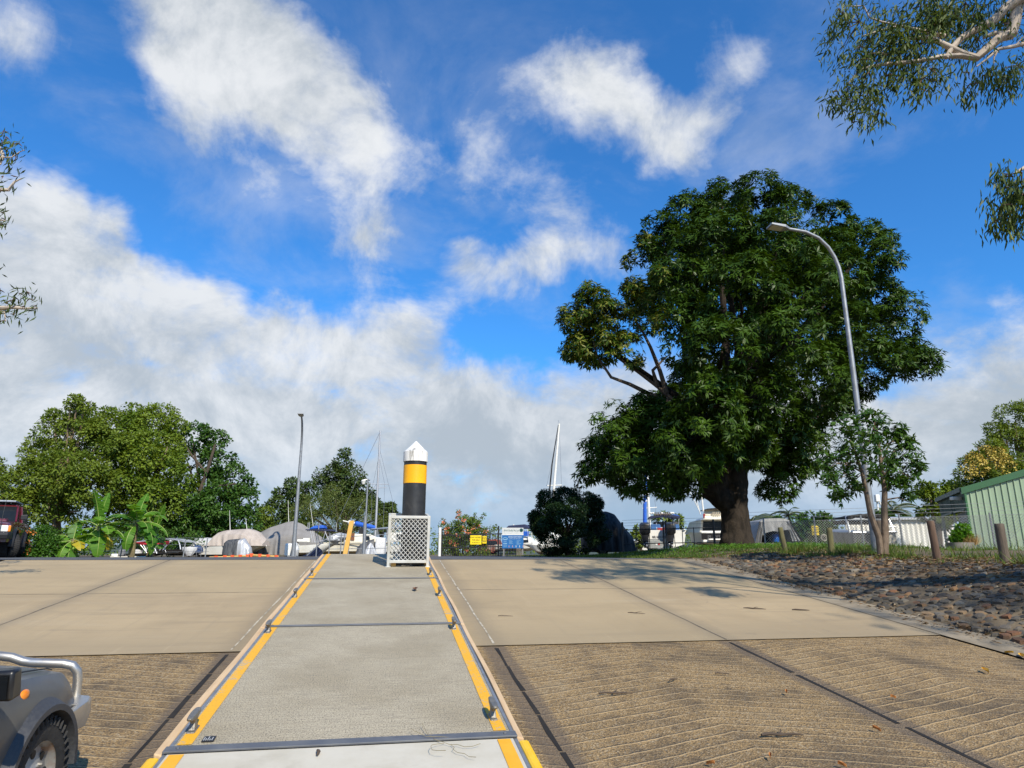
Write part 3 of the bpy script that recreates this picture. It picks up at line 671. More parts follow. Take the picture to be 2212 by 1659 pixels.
for s in (.15,.3,.45,.6,.75,.9,1.):
    th=s*R(88); arc.append((bx+.28*(1-math.cos(th)),Yp-1.3*(1-math.cos(th)),zt+1.45*math.sin(th)))
lamp_post('slim grey lamp post standing in front of the big grey covered boat',633,Yp,arc,.115,.045,Vector(arc[-1]),(0,R(-8),R(-80)))
def cctv():
    Y=30.; root=thing('camera_pole','thin galvanised pole carrying a white security camera, in front of the sailboat','camera pole',(GX(786,Y),Y,0))
    z1=ZY(1115,Y); z2=ZY(1034,Y)
    MB().tube([(0,0,0),(0,0,z2)],.038,10).build('pole',galv,root,smooth=True)
    MB().tube([(-.02,.0,0),(-.02,0,z1)],.075,10).build('base_sleeve',galv,root,smooth=True)
    zc=ZY(1041,Y); mb=MB(); mb.tube([(0,0,zc+.1),(-.1,-.05,zc+.1),(-.16,-.08,zc+.06)],.025,8); mb.build('camera_arm',white_gel,root,smooth=True)
    mb=MB(); mb.lathe([(.0,-.13),(.06,-.11),(.085,-.06),(.09,0),(.10,.01),(.10,.05),(.05,.09),(0,.1)],(-.17,-.08,zc),14); mb.build('dome_camera',white_gel,root,smooth=True)
cctv()
# ------------------------------------------------------------------ cars
steel_nut=mat('nut_steel',(.3,.29,.27),.5,.6)
def wheel(root,x,y,r,w,side,rimcol,name='wheel',steer=0.,tread=True,deep=.06):
    M0=Matrix.Translation((x,y,r))@Matrix.Rotation(steer,4,'Z')@Matrix.Rotation(-PI/2*side,4,'X')   # local z points outwards
    prof=[(r*.62,-w/2),(r*.80,-w/2),(r*.95,-w*.46),(r,-w*.36),(r*1.0,0),(r,w*.36),(r*.95,w*.46),(r*.80,w/2),(r*.62,w/2-.01)]
    mb=MB(); mb.lathe(prof,n=40,mtx=M0,caps=False)
    if tread:
        for k in range(38):
            a=2*PI*k/38
            for s in (-1,1):
                aa=a+(.08 if s>0 else 0); q=M0@Matrix.Rotation(aa,4,'Z')@Matrix.Translation((r*1.0,0,s*w*.27))@Matrix.Rotation(s*.5,4,'X')
                mb.box((0,0,0),(.022,.028,w*.34),q)
                mb.box((-r*.065,0,s*w*.235),(.05,.024,.012),q)
    t=mb.build('tyre',rubber,None,smooth=True)
    wl=bpy.data.objects.new(name,None); COL.objects.link(wl); wl.parent=root
    t.parent=wl
    mb=MB(); mb.lathe([(r*.60,-w*.3),(r*.66,w*.42),(r*.63,w*.44),(r*.58,w*.36),(r*.55,w*.5-deep),(r*.30,w*.5-deep+.02),(r*.22,w*.5-deep+.035),(r*.20,w*.5-.03),(0,w*.5-.02)],n=32,mtx=M0,caps=False)
    rim=mb.build('rim',rimcol,wl,smooth=True,angle=35)
    if tread:
        for k in range(8):
            q=M0@Matrix.Rotation(2*PI*k/8,4,'Z'); mb=MB(); mb.lathe([(.026,w*.5-deep+.012),(.026,w*.5-deep+.016),(.0,w*.5-deep+.018)],(r*.43,0,0),10,mtx=q); mb.build('vent_hole',black_pl,wl)
        for k in range(6):
            q=M0@Matrix.Rotation(2*PI*k/6,4,'Z'); mb=MB(); mb.lathe([(.011,w*.5-deep+.022),(.011,w*.5-deep+.05),(0,w*.5-deep+.052)],(r*.26,0,0),6,mtx=q); mb.build('wheel_nut',steel_nut,wl)
    return wl
def car_shell(root,L,W,sill,hood_f,hood_c,belt,xc,wx,ra,zc,paint,tail_belt=None,nose_r=.16):
    tail_belt=tail_belt or belt
    xs=sorted(set([round(-L/2+L*i/46,4) for i in range(47)]+[w+s for w in wx for s in (-ra,ra,-ra*.995,ra*.995,-ra*.97,ra*.97,-ra*.85,ra*.85,-ra*.6,ra*.6,0)]))
    def zs(x):
        if x>xc:
            k=(x-xc)/(L/2-xc); return hood_c+(hood_f-hood_c)*k**1.6-(.05*max(0,(k-.86)/.14)**2)
        return belt+(hood_c-belt)*max(0,1-(xc-x)/.25) if x>xc-.25 else belt+(tail_belt-belt)*max(0,-x)/(L/2)
    def zl(x):
        z=sill
        for w in wx:
            if abs(x-w)<ra: z=max(z,zc+math.sqrt(max(0,ra*ra-(x-w)**2)))
        return z
    def hw(x):
        h=W/2; k=max(0,(x-(L/2-.55))/.55); h*=1-.10*k**2.2
        k=max(0,(-x-(L/2-.4))/.4); return h*(1-.06*k**2)
    rings=[]
    NT_=9; NH=7
    for x in xs:
        ring=[]; z0,z1,h=zl(x),zs(x),hw(x)
        for j in range(NT_+1):
            t=j/NT_; z=z0+(z1-z0)*t; zz=(z-sill)/max(.01,z1-sill)
            y=h*(1-.03*(1-zz)**2-.10*max(0,(zz-.55)/.45)**2.2)
            ring.append((x,-y,z))
        ye=ring[-1][1]
        for j in range(1,NH):
            t=j/NH; ring.append((x,ye*(1-t),z1+.055*math.sin(PI/2*min(1,t*1.6))))
        ring.append((x,0,z1+.055))
        full=ring+[(x_,-y_,z_) for x_,y_,z_ in ring[-2::-1]]
        rings.append(full)
    mb=MB(); mb.loft(rings,closed=False,caps=False)
    n=len(rings[0])
    mb.f.append([k for k in range(n)]); o=(len(rings)-1)*n; mb.f.append([o+k for k in range(n)])
    return mb.build('body',paint,root,smooth=True,angle=38),zs,hw
def flare(root,x,side,W,ra,zc,m,a0=-.15,a1=PI+.15,bulge=.07,wd=.10,name='wheel_arch_flare'):
    rings=[]
    for k in range(25):
        th=a0+(a1-a0)*k/24; cx,cz=math.cos(th),math.sin(th)
        y0=side*(W/2-.045); y1=side*(W/2+bulge)
        wv=wd
        rings.append([(x+cx*(ra+wv),y0,zc+cz*(ra+wv)),(x+cx*(ra+wv*.65),y0+side*bulge*.55,zc+cz*(ra+wv*.65)),(x+cx*(ra+.015),y1,zc+cz*(ra+.015)),(x+cx*(ra-.02),y1,zc+cz*(ra-.02)),(x+cx*(ra-.03),y0-side*.05,zc+cz*(ra-.03))])
    return MB().loft(rings,closed=False,caps=False).build(name,m,root,smooth=True,angle=35,fixn=True)
def grey_car():
    rel=R(2)
    M1=Matrix.Rotation(PI/2-rel,4,'Z'); W=1.66; L=3.44; r=.345; wx=1.12
    M0=RAMP@Matrix.Translation((-2.405,3.29,0))@M1@Matrix.Scale(.85,4)
    root=thing('four_wheel_drive','dark grey four wheel drive with alloy bull bar on the lower ramp','car',M0.to_translation(),rot=M0.to_euler()); root.matrix_basis=M0
    m,t,out=new_mat('dark_grey_metallic'); tc=t.n('ShaderNodeTexCoord').outputs['Object']; n=t.noise(tc,3.,6,.6)
    b=t.n('ShaderNodeBsdfPrincipled',inp={'Base Color':t.mix(t.ss(n,.4,.7),(.088,.088,.088),(.11,.108,.10)),'Roughness':.45,'Metallic':.25,'Coat Weight':.35,'Coat Roughness':.18}); t.nt.links.new(b.outputs[0],out.inputs[0]); paint=m
    ra=.39; zc=r+.01
    body,zs,hw=car_shell(root,L,W,.36,.80,.98,1.02,.62,(wx,-1.05),ra,zc,paint)
    trim=mat('dark_grey_trim',(.035,.037,.042),.55,col2=(.05,.052,.056),ns=60,bump=.15,bs=300)
    for x in (wx,-1.05):
        for s in (-1,1):
            flare(root,x,s,W,ra,zc,trim,bulge=.045,wd=.085)
            wheel(root,x,s*(W/2-.09),r,.21,s,mat('rusty_steel_rim',(.42,.42,.41),.45,.6,col2=(.35,.34,.32),ns=5,dirt=(.32,.14,.03),dscale=7,damt=.9))
    # dark wheel tubs
    mb=MB()
    for x in (wx,-1.05): mb.lathe([(ra-.01,-W/2+.06),(ra-.01,W/2-.06)],n=24,mtx=Matrix.Translation((x,0,zc))@Matrix.Rotation(PI/2,4,'X'))
    mb.box((0,0,.42),(L-.6,W-.3,.2)); mb.build('underbody',mat('underbody_black',(.008,.008,.008),.95),root)
    # bonnet shut lines and plastic scoop strip
    for s in (-1,1): mb=MB(); mb.tube([(x,s*(hw(x)*.895-.075),zs(x)+.029) for x in [.64+.11*i for i in range(10)]],.005,5); mb.build('shut_line',black_pl,body)
    # cabin
    b0,b1,t0,t1,zt=-1.75,.62,-1.62,-.02,1.66
    mb=MB(); mb.loft([[(b0,-W/2*.88,1.0),(b1,-W/2*.86,1.0),(b1,W/2*.86,1.0),(b0,W/2*.88,1.0)],[(t0,-W/2*.76,zt-.05),(t1,-W/2*.74,zt-.05),(t1,W/2*.74,zt-.05),(t0,W/2*.76,zt-.05)]]); mb.build('windows',glass,root)
    mb=MB(); mb.loft([[(t0-.03,-W/2*.77,zt-.06),(t1+.06,-W/2*.75,zt-.06),(t1+.06,W/2*.75,zt-.06),(t0-.03,W/2*.77,zt-.06)],[(t0,-W/2*.72,zt+.02),(t1,-W/2*.68,zt+.01),(t1,W/2*.68,zt+.01),(t0,W/2*.72,zt+.02)]]); mb.build('roof',paint,root,bevel=.02)
    mb=MB()
    for s in (-1,1):
        mb.tube([(b1,s*W/2*.87,1.0),(t1,s*W/2*.75,zt-.04)],.035,8); mb.tube([(-.55,s*W/2*.885,1.0),(-.6,s*W/2*.765,zt-.04)],.04,8); mb.tube([(b0,s*W/2*.89,1.0),(t0,s*W/2*.77,zt-.04)],.05,8)
    mb.build('pillar',paint,root,smooth=True)
    # mirrors
    for s in (-1,1):
        mb=MB(); mb.loft([[(.40,s*(W/2-.10),1.02),(.52,s*(W/2-.10),1.02),(.52,s*(W/2-.10),1.10),(.40,s*(W/2-.10),1.10)],[(.36,s*(W/2+.02),1.02),(.50,s*(W/2+.02),1.0),(.50,s*(W/2+.02),1.14),(.36,s*(W/2+.02),1.16)],[(.34,s*(W/2+.20),1.02),(.46,s*(W/2+.19),1.02),(.44,s*(W/2+.19),1.17),(.34,s*(W/2+.20),1.17)]])
        mi=mb.build('side_mirror',mat('mirror_black',(.012,.012,.013),.35),root,bevel=.018,smooth=True)
        mb=MB(); mb.box((.335,s*(W/2+.115),1.09),(.006,.13,.11)); mb.build('mirror_glass',mat('mirror_face',(.05,.055,.06),.05,.9),mi)
    # side indicator
    amber=mat('amber_lens',(.85,.25,.01),.25,col2=(.75,.2,.01),coat=.5)
    for s in (-1,1):
        mb=MB(); mb.blob((.97,s*(W/2-.045),.872),(.05,.018,.032),14,8,0); mb.build('side_indicator',amber,root,smooth=True)
        mb=MB(); mb.box((.42,s*(W/2-.005),.72),(.006,.02,.62)); mb.build('door_gap',black_pl,root)
        # swage line
    clear=mat('headlamp_lens',(.55,.55,.50),.15,col2=(.48,.45,.36),coat=.6)
    for s in (-1,1):
        mb=MB(); mb.blob((L/2-.05,s*.56,.70),(.06,.14,.085),14,9,.0); mb.build('headlight',clear,root,smooth=True)
        mb=MB(); mb.blob((L/2-.09,s*.70,.71),(.06,.03,.075),12,8,0); mb.build('front_indicator',mat('yellowed_lens',(.60,.45,.22),.3),root,smooth=True)
    mb=MB(); mb.box((L/2-.01,0,.69),(.04,.8,.14)); mb.build('grille',black_pl,root,bevel=.01)
    # alloy bumper with raked ends and hoop
    al=mat('brushed_alloy',(.60,.58,.54),.38,.85,col2=(.48,.46,.42),ns=4.,dirt=(.42,.24,.09),dscale=3.5,damt=.45)
    rings=[]; xn=L/2+.05
    for y,xf,xr,zb in ((-.83,xn-.20,xn-.36,.50),(-.825,xn+.0,xn-.2,.47),(-.785,xn+.12,xn-.1,.46),(-.70,xn+.15,xn-.1,.45),(0,xn+.18,xn-.1,.44),(.70,xn+.15,xn-.1,.45),(.785,xn+.12,xn-.1,.46),(.825,xn+.0,xn-.2,.47),(.83,xn-.20,xn-.36,.50)):
        k=-1 if y<0 else 1; e=.0 if abs(y)<.80 else .045
        rings.append([(xr,y-k*e,zb),(xf-.05,y,zb-.02),(xf,y,zb+.04),(xf-.015,y,.585),(xf-.05,y,.61),(xr,y-k*e,.61)])
    MB().loft(rings).build('bumper',al,root,bevel=.010)
    xb=xn+.09
    hoop=[(xb,-.69,.60),(xb,-.69,.72),(xb-.01,-.685,.775),(xb-.02,-.655,.815),(xb-.03,-.60,.83),(xb-.03,-.40,.84),(xb-.03,-.34,.85),(xb-.04,-.27,.88),(xb-.04,-.20,.89),(xb-.04,.20,.89),(xb-.04,.27,.88),(xb-.03,.34,.85),(xb-.03,.40,.84),(xb-.03,.60,.83),(xb-.02,.655,.815),(xb-.01,.685,.775),(xb,.69,.72),(xb,.69,.60)]
    MB().tube(hoop,.030,14).build('bull_bar_hoop',al,root,smooth=True)
    # painted lavender flower and leaves on the door
    mb=MB(); q=random.Random(4); yy=-W/2-.002
    c=(.38,.80)
    for k in range(9):
        a=2*PI*k/9; l=.05*q.uniform(.8,1.2); w=.009
        dx,dz=math.cos(a),math.sin(a)
        mb.add([(c[0]+dx*.008,yy,c[1]+dz*.008),(c[0]+dx*l*.5-dz*w,yy-.001,c[1]+dz*l*.5+dx*w),(c[0]+dx*l,yy,c[1]+dz*l),(c[0]+dx*l*.5+dz*w,yy-.001,c[1]+dz*l*.5-dx*w)],[(0,1,2,3)])
    mb.build('flower_decal',mat('lilac_decal',(.30,.22,.52),.5),root)
    mb=MB()
    for (x,z,a,l) in ((.18,.64,.5,.13),(.25,.68,.7,.11),(.05,.5,.3,.12),(-.02,.46,.5,.1),(.1,.42,.3,.09)):
        for k in range(4):
            aa=a+(-.3+.2*k); dx,dz=math.cos(aa),math.sin(aa); w=.010
            mb.add([(x,yy,z),(x+dx*l*.5-dz*w,yy-.001,z+dz*l*.5+dx*w),(x+dx*l,yy,z+dz*l),(x+dx*l*.5+dz*w,yy-.001,z+dz*l*.5-dx*w)],[(0,1,2,3)])
    mb.build('leaf_decal',mat('green_decal',(.08,.34,.03),.5),root)
grey_car()
def red_car():
    Y=25.; W=1.9; L=4.9; r=.43
    root=thing('four_wheel_drive','maroon four wheel drive with spotlights and black bull bar, parked at the top left','car',(GX(-34,Y)-1.4,Y+2.0,.0),rz=R(-62))
    paint=mat('maroon_paint',(.12,.012,.018),.3,col2=(.09,.01,.014),coat=.8)
    ra=.53; zc=r+.05
    body,zs,hw=car_shell(root,L,W,.55,1.22,1.32,1.34,.75,(1.5,-1.4),ra,zc,paint)
    trim=mat('black_trim',(.012,.012,.013),.5)
    for x in (1.5,-1.4):
        for s in (-1,1):
            flare(root,x,s,W,ra,zc,trim,bulge=.08,wd=.08); wheel(root,x,s*(W/2-.06),r,.29,s,mat('black_rim',(.02,.02,.02),.4),steer=R(28)*(x>0))
    mb=MB(); mb.lathe([(ra,-W/2+.1),(ra,W/2-.1)],n=20,mtx=Matrix.Translation((1.5,0,zc))@Matrix.Rotation(PI/2,4,'X')); mb.box((0,0,.6),(L-.5,W-.3,.25)); mb.build('underbody',mat('underbody_black',(.008,.008,.008),.95),root)
    b0,b1,t0,t1,zt=-2.3,.80,-2.2,.15,2.0
    mb=MB(); mb.loft([[(b0,-W/2*.88,1.33),(b1,-W/2*.86,1.33),(b1,W/2*.86,1.33),(b0,W/2*.88,1.33)],[(t0,-W/2*.78,zt-.05),(t1,-W/2*.76,zt-.05),(t1,W/2*.76,zt-.05),(t0,W/2*.78,zt-.05)]]); mb.build('windscreen_and_windows',glass,root)
    mb=MB(); mb.loft([[(t0,-W/2*.8,zt-.06),(t1+.05,-W/2*.78,zt-.06),(t1+.05,W/2*.78,zt-.06),(t0,W/2*.8,zt-.06)],[(t0,-W/2*.72,zt+.03),(t1-.05,-W/2*.68,zt+.02),(t1-.05,W/2*.68,zt+.02),(t0,W/2*.72,zt+.03)]]); mb.build('roof',paint,root,bevel=.02)
    mb=MB(); mb.box((-.7,0,zt+.14),(2.0,1.3,.06)); mb.box((.0,.45,zt+.1),(.06,.04,.1)); mb.box((.0,-.45,zt+.1),(.06,.04,.1)); mb.build('roof_rack',mat('rack_grey',(.3,.33,.38),.5,.5),root,bevel=.01)
    mb=MB()
    for s in (-1,1):
        mb.tube([(b1+.02,s*W/2*.87,1.33),(t1+.04,s*W/2*.77,zt-.04)],.035,8); mb.tube([(-.5,s*W/2*.89,1.33),(-.52,s*W/2*.79,zt-.04)],.045,8)
    mb.build('pillar',paint,root,smooth=True)
    mb=MB(); mb.loft([[(.85,.15,1.39),(1.35,.15,1.36),(1.35,.62,1.34),(.85,.62,1.37)],[(.88,.2,1.46),(1.30,.22,1.43),(1.30,.55,1.42),(.88,.57,1.45)]]); mb.build('bonnet_scoop',paint,root,bevel=.02)
    clear=mat('headlamp_lens2',(.75,.75,.72),.12,col2=(.65,.65,.62),coat=.6); amber=mat('amber_lens',(.85,.25,.01),.25)
    for s in (-1,1):
        mb=MB(); mb.box((L/2-.02,s*.68,1.03),(.10,.34,.23)); mb.build('headlight',clear,root,bevel=.03)
        mb=MB(); mb.box((L/2-.06,s*.885,1.03),(.14,.08,.22)); mb.build('indicator',amber,root,bevel=.02)
        mb=MB(); mb.lathe([(0,.0),(.15,.0),(.165,.05),(.16,.10),(.15,.115)],n=20,mtx=Matrix.Translation((L/2+.10,s*.26,1.0))@Matrix.Rotation(PI/2,4,'Y')); sp_=mb.build('spotlight',trim,root,smooth=True)
        mb=MB(); mb.lathe([(.155,.112),(.1,.125),(0,.13)],n=20,mtx=Matrix.Translation((L/2+.10,s*.26,1.0))@Matrix.Rotation(PI/2,4,'Y')); mb.build('lens',mat('spot_cover',(.78,.66,.58),.3,col2=(.6,.5,.45),sx=(1,20,20)),sp_,smooth=True)
        mb=MB(); mb.loft([[(.55,s*.93,1.42),(.66,s*.93,1.42),(.66,s*.93,1.6),(.55,s*.93,1.6)],[(.52,s*1.16,1.42),(.62,s*1.15,1.42),(.62,s*1.15,1.62),(.52,s*1.16,1.62)]]); mb.build('side_mirror',trim,root,bevel=.02)
    mb=MB(); mb.box((L/2,0,1.03),(.05,1.0,.22)); mb.build('grille',trim,root)
    rings=[]
    for y,xo in ((-.97,-.35),(-.9,-.1),(-.6,0),(0,.02),(.6,0),(.9,-.1),(.97,-.35)):
        rings.append([(L/2-.1+xo,y,.66),(L/2+.28+xo,y,.66),(L/2+.3+xo,y,.80),(L/2+.24+xo,y,.90),(L/2-.1+xo,y,.90)])
    MB().loft(rings).build('bull_bar',trim,root,bevel=.02)
    mb=MB(); mb.tube([(L/2+.2,-.55,.9),(L/2+.17,-.52,1.17),(L/2+.15,-.45,1.22),(L/2+.15,.45,1.22),(L/2+.17,.52,1.17),(L/2+.2,.55,.9)],.03,8); mb.build('bull_bar_hoop',trim,root,smooth=True)
    mb=MB(); mb.box((L/2+.1,.35,.60),(.04,.36,.09)); pl=mb.build('number_plate',mat('plate_white',(.7,.7,.66),.5),root)
    mb=MB(); mb.tube([(L/2+.15,.62,.9),(L/2+.1,.64,1.6),(L/2+.02,.66,2.25)],[.014,.009,.005],6); mb.build('antenna',trim,root)
red_car()
# ------------------------------------------------------------------ trees and plants
def bark(name,c1,c2,sc=6,st=.25,bump=.8):
    if name in MATS: return MATS[name]
    m,t,out=new_mat(name); tc=t.n('ShaderNodeTexCoord').outputs['Object']; mp=t.n('ShaderNodeMapping',inp={0:tc,3:(1,1,st)}).outputs[0]
    n=t.noise(mp,sc,8,.7,.6); n2=t.noise(tc,1.3,5,.6)
    c=t.mix(t.ss(n,.35,.65),c1,c2); c=t.mix(t.m('MULTIPLY',n2,.5),c,tuple(x*.5 for x in c1))
    b=t.n('ShaderNodeBsdfPrincipled',inp={'Base Color':c,'Roughness':.95,'Specular IOR Level':.2}); t.nt.links.new(t.n('ShaderNodeBump',inp={'Strength':bump,'Distance':.05,'Height':n}).outputs[0],b.inputs['Normal'])
    t.nt.links.new(b.outputs[0],out.inputs[0]); MATS[name]=m; return m
def sph(q,n):
    return unit(q.normal(0,1,(n,3)))
def puffs(blobs,q,k=1.0,rp=(.28,.45),up=.15,minr=.35):
    C=[];Rr=[];O=[]
    for (c,r) in blobs:
        c=np.array(c); r=np.array(r if hasattr(r,'__len__') else (r,r,r),float); rm=float(r.mean())
        n=max(4,int(k*16*(rm**1.3)**.9+4)); d=sph(q,n); d[:,2]+=up; d=unit(d)
        rad=q.uniform(.45,.86,n)[:,None]
        C.append(c+d*r*rad); Rr.append(np.maximum(minr,rm*q.uniform(rp[0],rp[1],n))); O.append(d)
    return np.concatenate(C),np.concatenate(Rr),np.concatenate(O)
def crown_leaves(blobs,n,L,W,q,k=1.,rp=(.28,.45),droop=.35,up=.15,minr=.35,flat=.75,outw=.8):
    C,Rr,O=puffs(blobs,q,k,rp,up,minr); w=Rr**2; i=q.choice(len(C),n,p=w/w.sum())
    d=sph(q,n); d=np.where((np.sum(d*O[i],1)<-.25)[:,None],-d,d)
    pos=C[i]+d*Rr[i][:,None]*(q.uniform(.25,1.,n)**.5)[:,None]*np.array([1,1,flat])
    dirv=unit(d*outw+sph(q,n)*.7); dirv[:,2]-=droop
    nr=unit(d*.95+sph(q,n)*.40+np.array([0,0,.45]))
    l=L*q.uniform(.65,1.25,n); V,F=leafgeo(pos,dirv,nr,l,l*W,.08)
    pv=q.random(len(C)); var=np.clip(pv[i]*.55+q.random(n)*.35,0,.85)
    return V,F,var
def limbs(mb,base,r0,targets,q,fork=.35,n=8,wig=.12,tip=.03,up=.3):
    base=Vector(base)
    for t in targets:
        t=Vector(t); d=t-base; m1=base+d*.35+Vector((q.normal(0,wig),q.normal(0,wig),up*d.length*.25)); m2=base+d*.7+Vector((q.normal(0,wig),q.normal(0,wig),up*d.length*.2))
        pts=[]; 
        for i in range(9):
            s=i/8; pts.append(base*(1-s)**3+m1*3*s*(1-s)**2+m2*3*s*s*(1-s)+t*s**3+Vector((q.normal(0,wig*.15),q.normal(0,wig*.15),0)))
        rr=min(r0,.03+.030*d.length+r0*.35); mb.tube(pts,[rr*(1-s/8)+tip*s/8 for s in range(9)],n)
def tree(name,label,cat,base,trunk,blobs,n,L,W,lm,bm_,seed,group=None,tr=.2,fork=None,k=1.,droop=.35,flat=.75,rp=(.28,.45),extra=None,minr=.35,ntr=10,up=.15,outw=.8):
    q=np.random.default_rng(seed); root=thing(name,label,cat,tuple(base),group=group)
    inv=root.matrix_basis.inverted()
    mb=MB(); fk=Vector(fork) if fork is not None else Vector(base)+Vector((0,0,(np.mean([b[0][2] for b in blobs])-base[2])*.45))
    if trunk:
        b=Vector(base); m=b.lerp(fk,.5)+Vector((q.normal(0,.08),q.normal(0,.08),0))
        mb.tube([b-Vector((0,0,.1)),b+Vector((0,0,.15)),m,fk],[tr*1.5,tr*1.1,tr*.95,tr*.85],ntr)
        limbs(mb,fk,tr*.7,[tuple(np.array(c)+q.normal(0,.15,3)) for c,_ in blobs],q)
        mb.build('trunk',bm_,root,world=True,smooth=True)
    V,F,var=crown_leaves(blobs,n,L,W,q,k,rp,droop,up,minr,flat,outw)
    npmesh('crown',V,F,lm,root,var,inv)
    return root,q,inv
def PB(lst,Y,sc=1.0):     # blobs given as picture x, y, radius and depth offset
    out=[]
    for e in lst:
        x,y,r=e[:3]; dy=e[3] if len(e)>3 else 0; p=P(x,y,Y+dy); rr=r/FPX*(Y+dy)*1.0*sc
        out.append((tuple(p),(rr,rr*.95,rr)))
    return out
def mango():
    Y=24.; q=np.random.default_rng(3)
    bl=[(1560,425,70,0),(1640,410,75,-1),(1700,425,60,0),(1475,455,65,0),(1430,490,55,-.5),(1400,540,50,0),(1800,455,50,0),(1795,520,60,-1),(1870,520,62,0),(1900,560,50,-1),(1890,640,75,0),(1940,690,70,0),(1960,770,60,0),(1990,785,42,0),(1900,780,70,-1),(1840,720,80,-2.5),
        (1560,520,120,-2.5),(1680,520,110,-3),(1480,590,105,-2),(1600,640,125,-4),(1740,620,115,-4),(1820,590,85,-2.5),(1400,640,70,-1),
        (1700,730,110,-4.2),(1560,760,110,-4.4),(1480,720,95,-3),(1790,800,85,-3),(1640,850,90,-3.5),(1540,880,95,-4),(1480,960,90,-3.2),(1600,930,70,-3),
        (1290,655,62,-.5),(1250,690,48,0),(1330,700,65,-1),(1290,740,62,-.5),(1350,760,42,-1),(1250,750,35,0),
        (1400,900,60,-1),(1340,930,65,-1),(1300,980,50,0),(1380,985,75,-2),(1290,1020,42,0),(1440,1030,52,-2),(1370,1035,48,-1),(1500,1010,60,-2.5),
        (1690,940,72,-1),(1740,970,62,0),(1700,1010,50,0),(1680,1045,35,0),(1770,900,60,-1),(1800,860,55,0),(1850,830,45,0),
        (1560,560,130,3),(1700,600,140,3),(1450,650,110,3),(1600,780,140,3),(1780,720,110,3),(1500,880,110,3),(1700,880,90,2),(1400,930,70,2),(1500,960,90,-1),(1560,950,60,-2.),(1625,960,55,-2),(1450,985,80,0),(1440,900,80,0),(1540,940,100,1),(1640,960,90,1),(1490,1030,45,1),(1420,1010,60,1.5),(1330,985,60,1.5),(1850,720,90,2.5),(1560,470,90,2),(1820,560,70,2)]
    bl=[(e[0],e[1]+max(0,700-e[1])*.075,*e[2:]) for e in bl]; blobs=PB(bl,Y,.93)
    base=(GX(1583,Y,.45),Y,gzf(GX(1583,Y),Y)-.05)
    root=thing('mango_tree','huge dark green mango tree with a thick burled trunk on the grass verge','tree',base); inv=root.matrix_basis.inverted()
    C,Rr,O=puffs(blobs,q,1.05,(.24,.40),.2,.42)
    # rosettes of drooping leaves on the outside of every puff
    nr=31000; w=Rr**2; i=q.choice(len(C),nr,p=w/w.sum()); d=sph(q,nr); d=np.where((np.sum(d*O[i],1)<-.2)[:,None],-d,d)
    rc=C[i]+d*Rr[i][:,None]*q.uniform(.55,1.,nr)[:,None]*np.array([1,1,.85]); ax=unit(d*.7+np.array([0,0,.55])+sph(q,nr)*.3)
    m=9; j=np.repeat(np.arange(nr),m); N=nr*m
    e=sph(q,N); a=ax[j]; e=unit(e-np.sum(e*a,1)[:,None]*a); dirv=e+a*q.uniform(-.15,.55,N)[:,None]; dirv[:,2]-=.38
    nrm=unit(a+sph(q,N)*.25); L=q.uniform(.15,.27,N)
    V,F=leafgeo(rc[j]+e*.02,dirv,nrm,L,L*q.uniform(.2,.27,N),.07)
    rv=np.clip(q.random(len(C))[i]*.45+q.random(nr)*.3,0,1); var=np.clip(rv[j]+q.random(N)*.15,0,.85)
    # yellowing flush on the left hand lobe
    lob=np.isin(i,np.where((C[:,0]<P(1400,700,Y).x)&(C[:,2]>P(1300,800,Y).z))[0]); var=np.where(lob[j]&(q.random(N)<.35),.97,var)
    npmesh('crown',V,F,leafmat('mango_leaf',(.019,.046,.004),(.056,.112,.009),(.18,.19,.03),.42,.16,.5),root,var,inv)
    bk=bark('mango_bark',(.020,.016,.012),(.055,.042,.031),5,.35,1.)
    mb=MB(); g=base[2]
    pt=lambda x,y,dy=0:tuple(P(x,y,Y+dy))
    mb.tube([pt(1592,1190),pt(1592,1172),pt(1589,1140),pt(1587,1100),pt(1586,1060),pt(1586,1020),pt(1584,960),pt(1580,900),pt(1590,820)],[.72,.56,.49,.45,.45,.47,.48,.42,.34],18)
    mb.tube([pt(1586,1112),pt(1570,1090),pt(1550,1064),pt(1541,1035),pt(1540,990),pt(1530,940),pt(1500,880)],[.25,.36,.40,.42,.40,.36,.28],14)
    mb.blob(pt(1540,1040,-.1),(.52,.5,.74),16,12,.1,4); mb.blob(pt(1558,1076,-.15),(.42,.4,.38),14,9,.1,6); mb.blob(pt(1592,1066,-.2),(.34,.34,.6),14,9,.08,8)
    mb.blob(pt(1578,1170,-.15),(.36,.4,.3),14,8,.1,9); mb.blob(pt(1606,1172,-.1),(.36,.4,.36),14,8,.1,10)
    tr=mb.build('trunk',bk,root,world=True,smooth=True)
    rm=tr.modifiers.new('fuse','REMESH'); rm.mode='VOXEL'; rm.voxel_size=.07; rm.use_smooth_shade=True
    tx=bpy.data.textures.new('bark_lumps','CLOUDS'); tx.noise_scale=.22; tx.noise_depth=3; dp=tr.modifiers.new('lumps','DISPLACE'); dp.texture=tx; dp.strength=.10; dp.mid_level=.5
    mb=MB(); f1=pt(1585,900); f2=pt(1510,900); f3=pt(1590,990)
    for f,ts in ((f1,[0,2,6,8,16,17,19,20,23,27,28]),(f2,[3,4,24,25,29,30,34]),(f3,[45,46,49,50])):
        limbs(mb,f,.20,[blobs[t][0] for t in ts],q,n=7,wig=.3,tip=.03,up=.15)
    mb.build('limbs',bk,root,world=True,smooth=True); mb=MB()
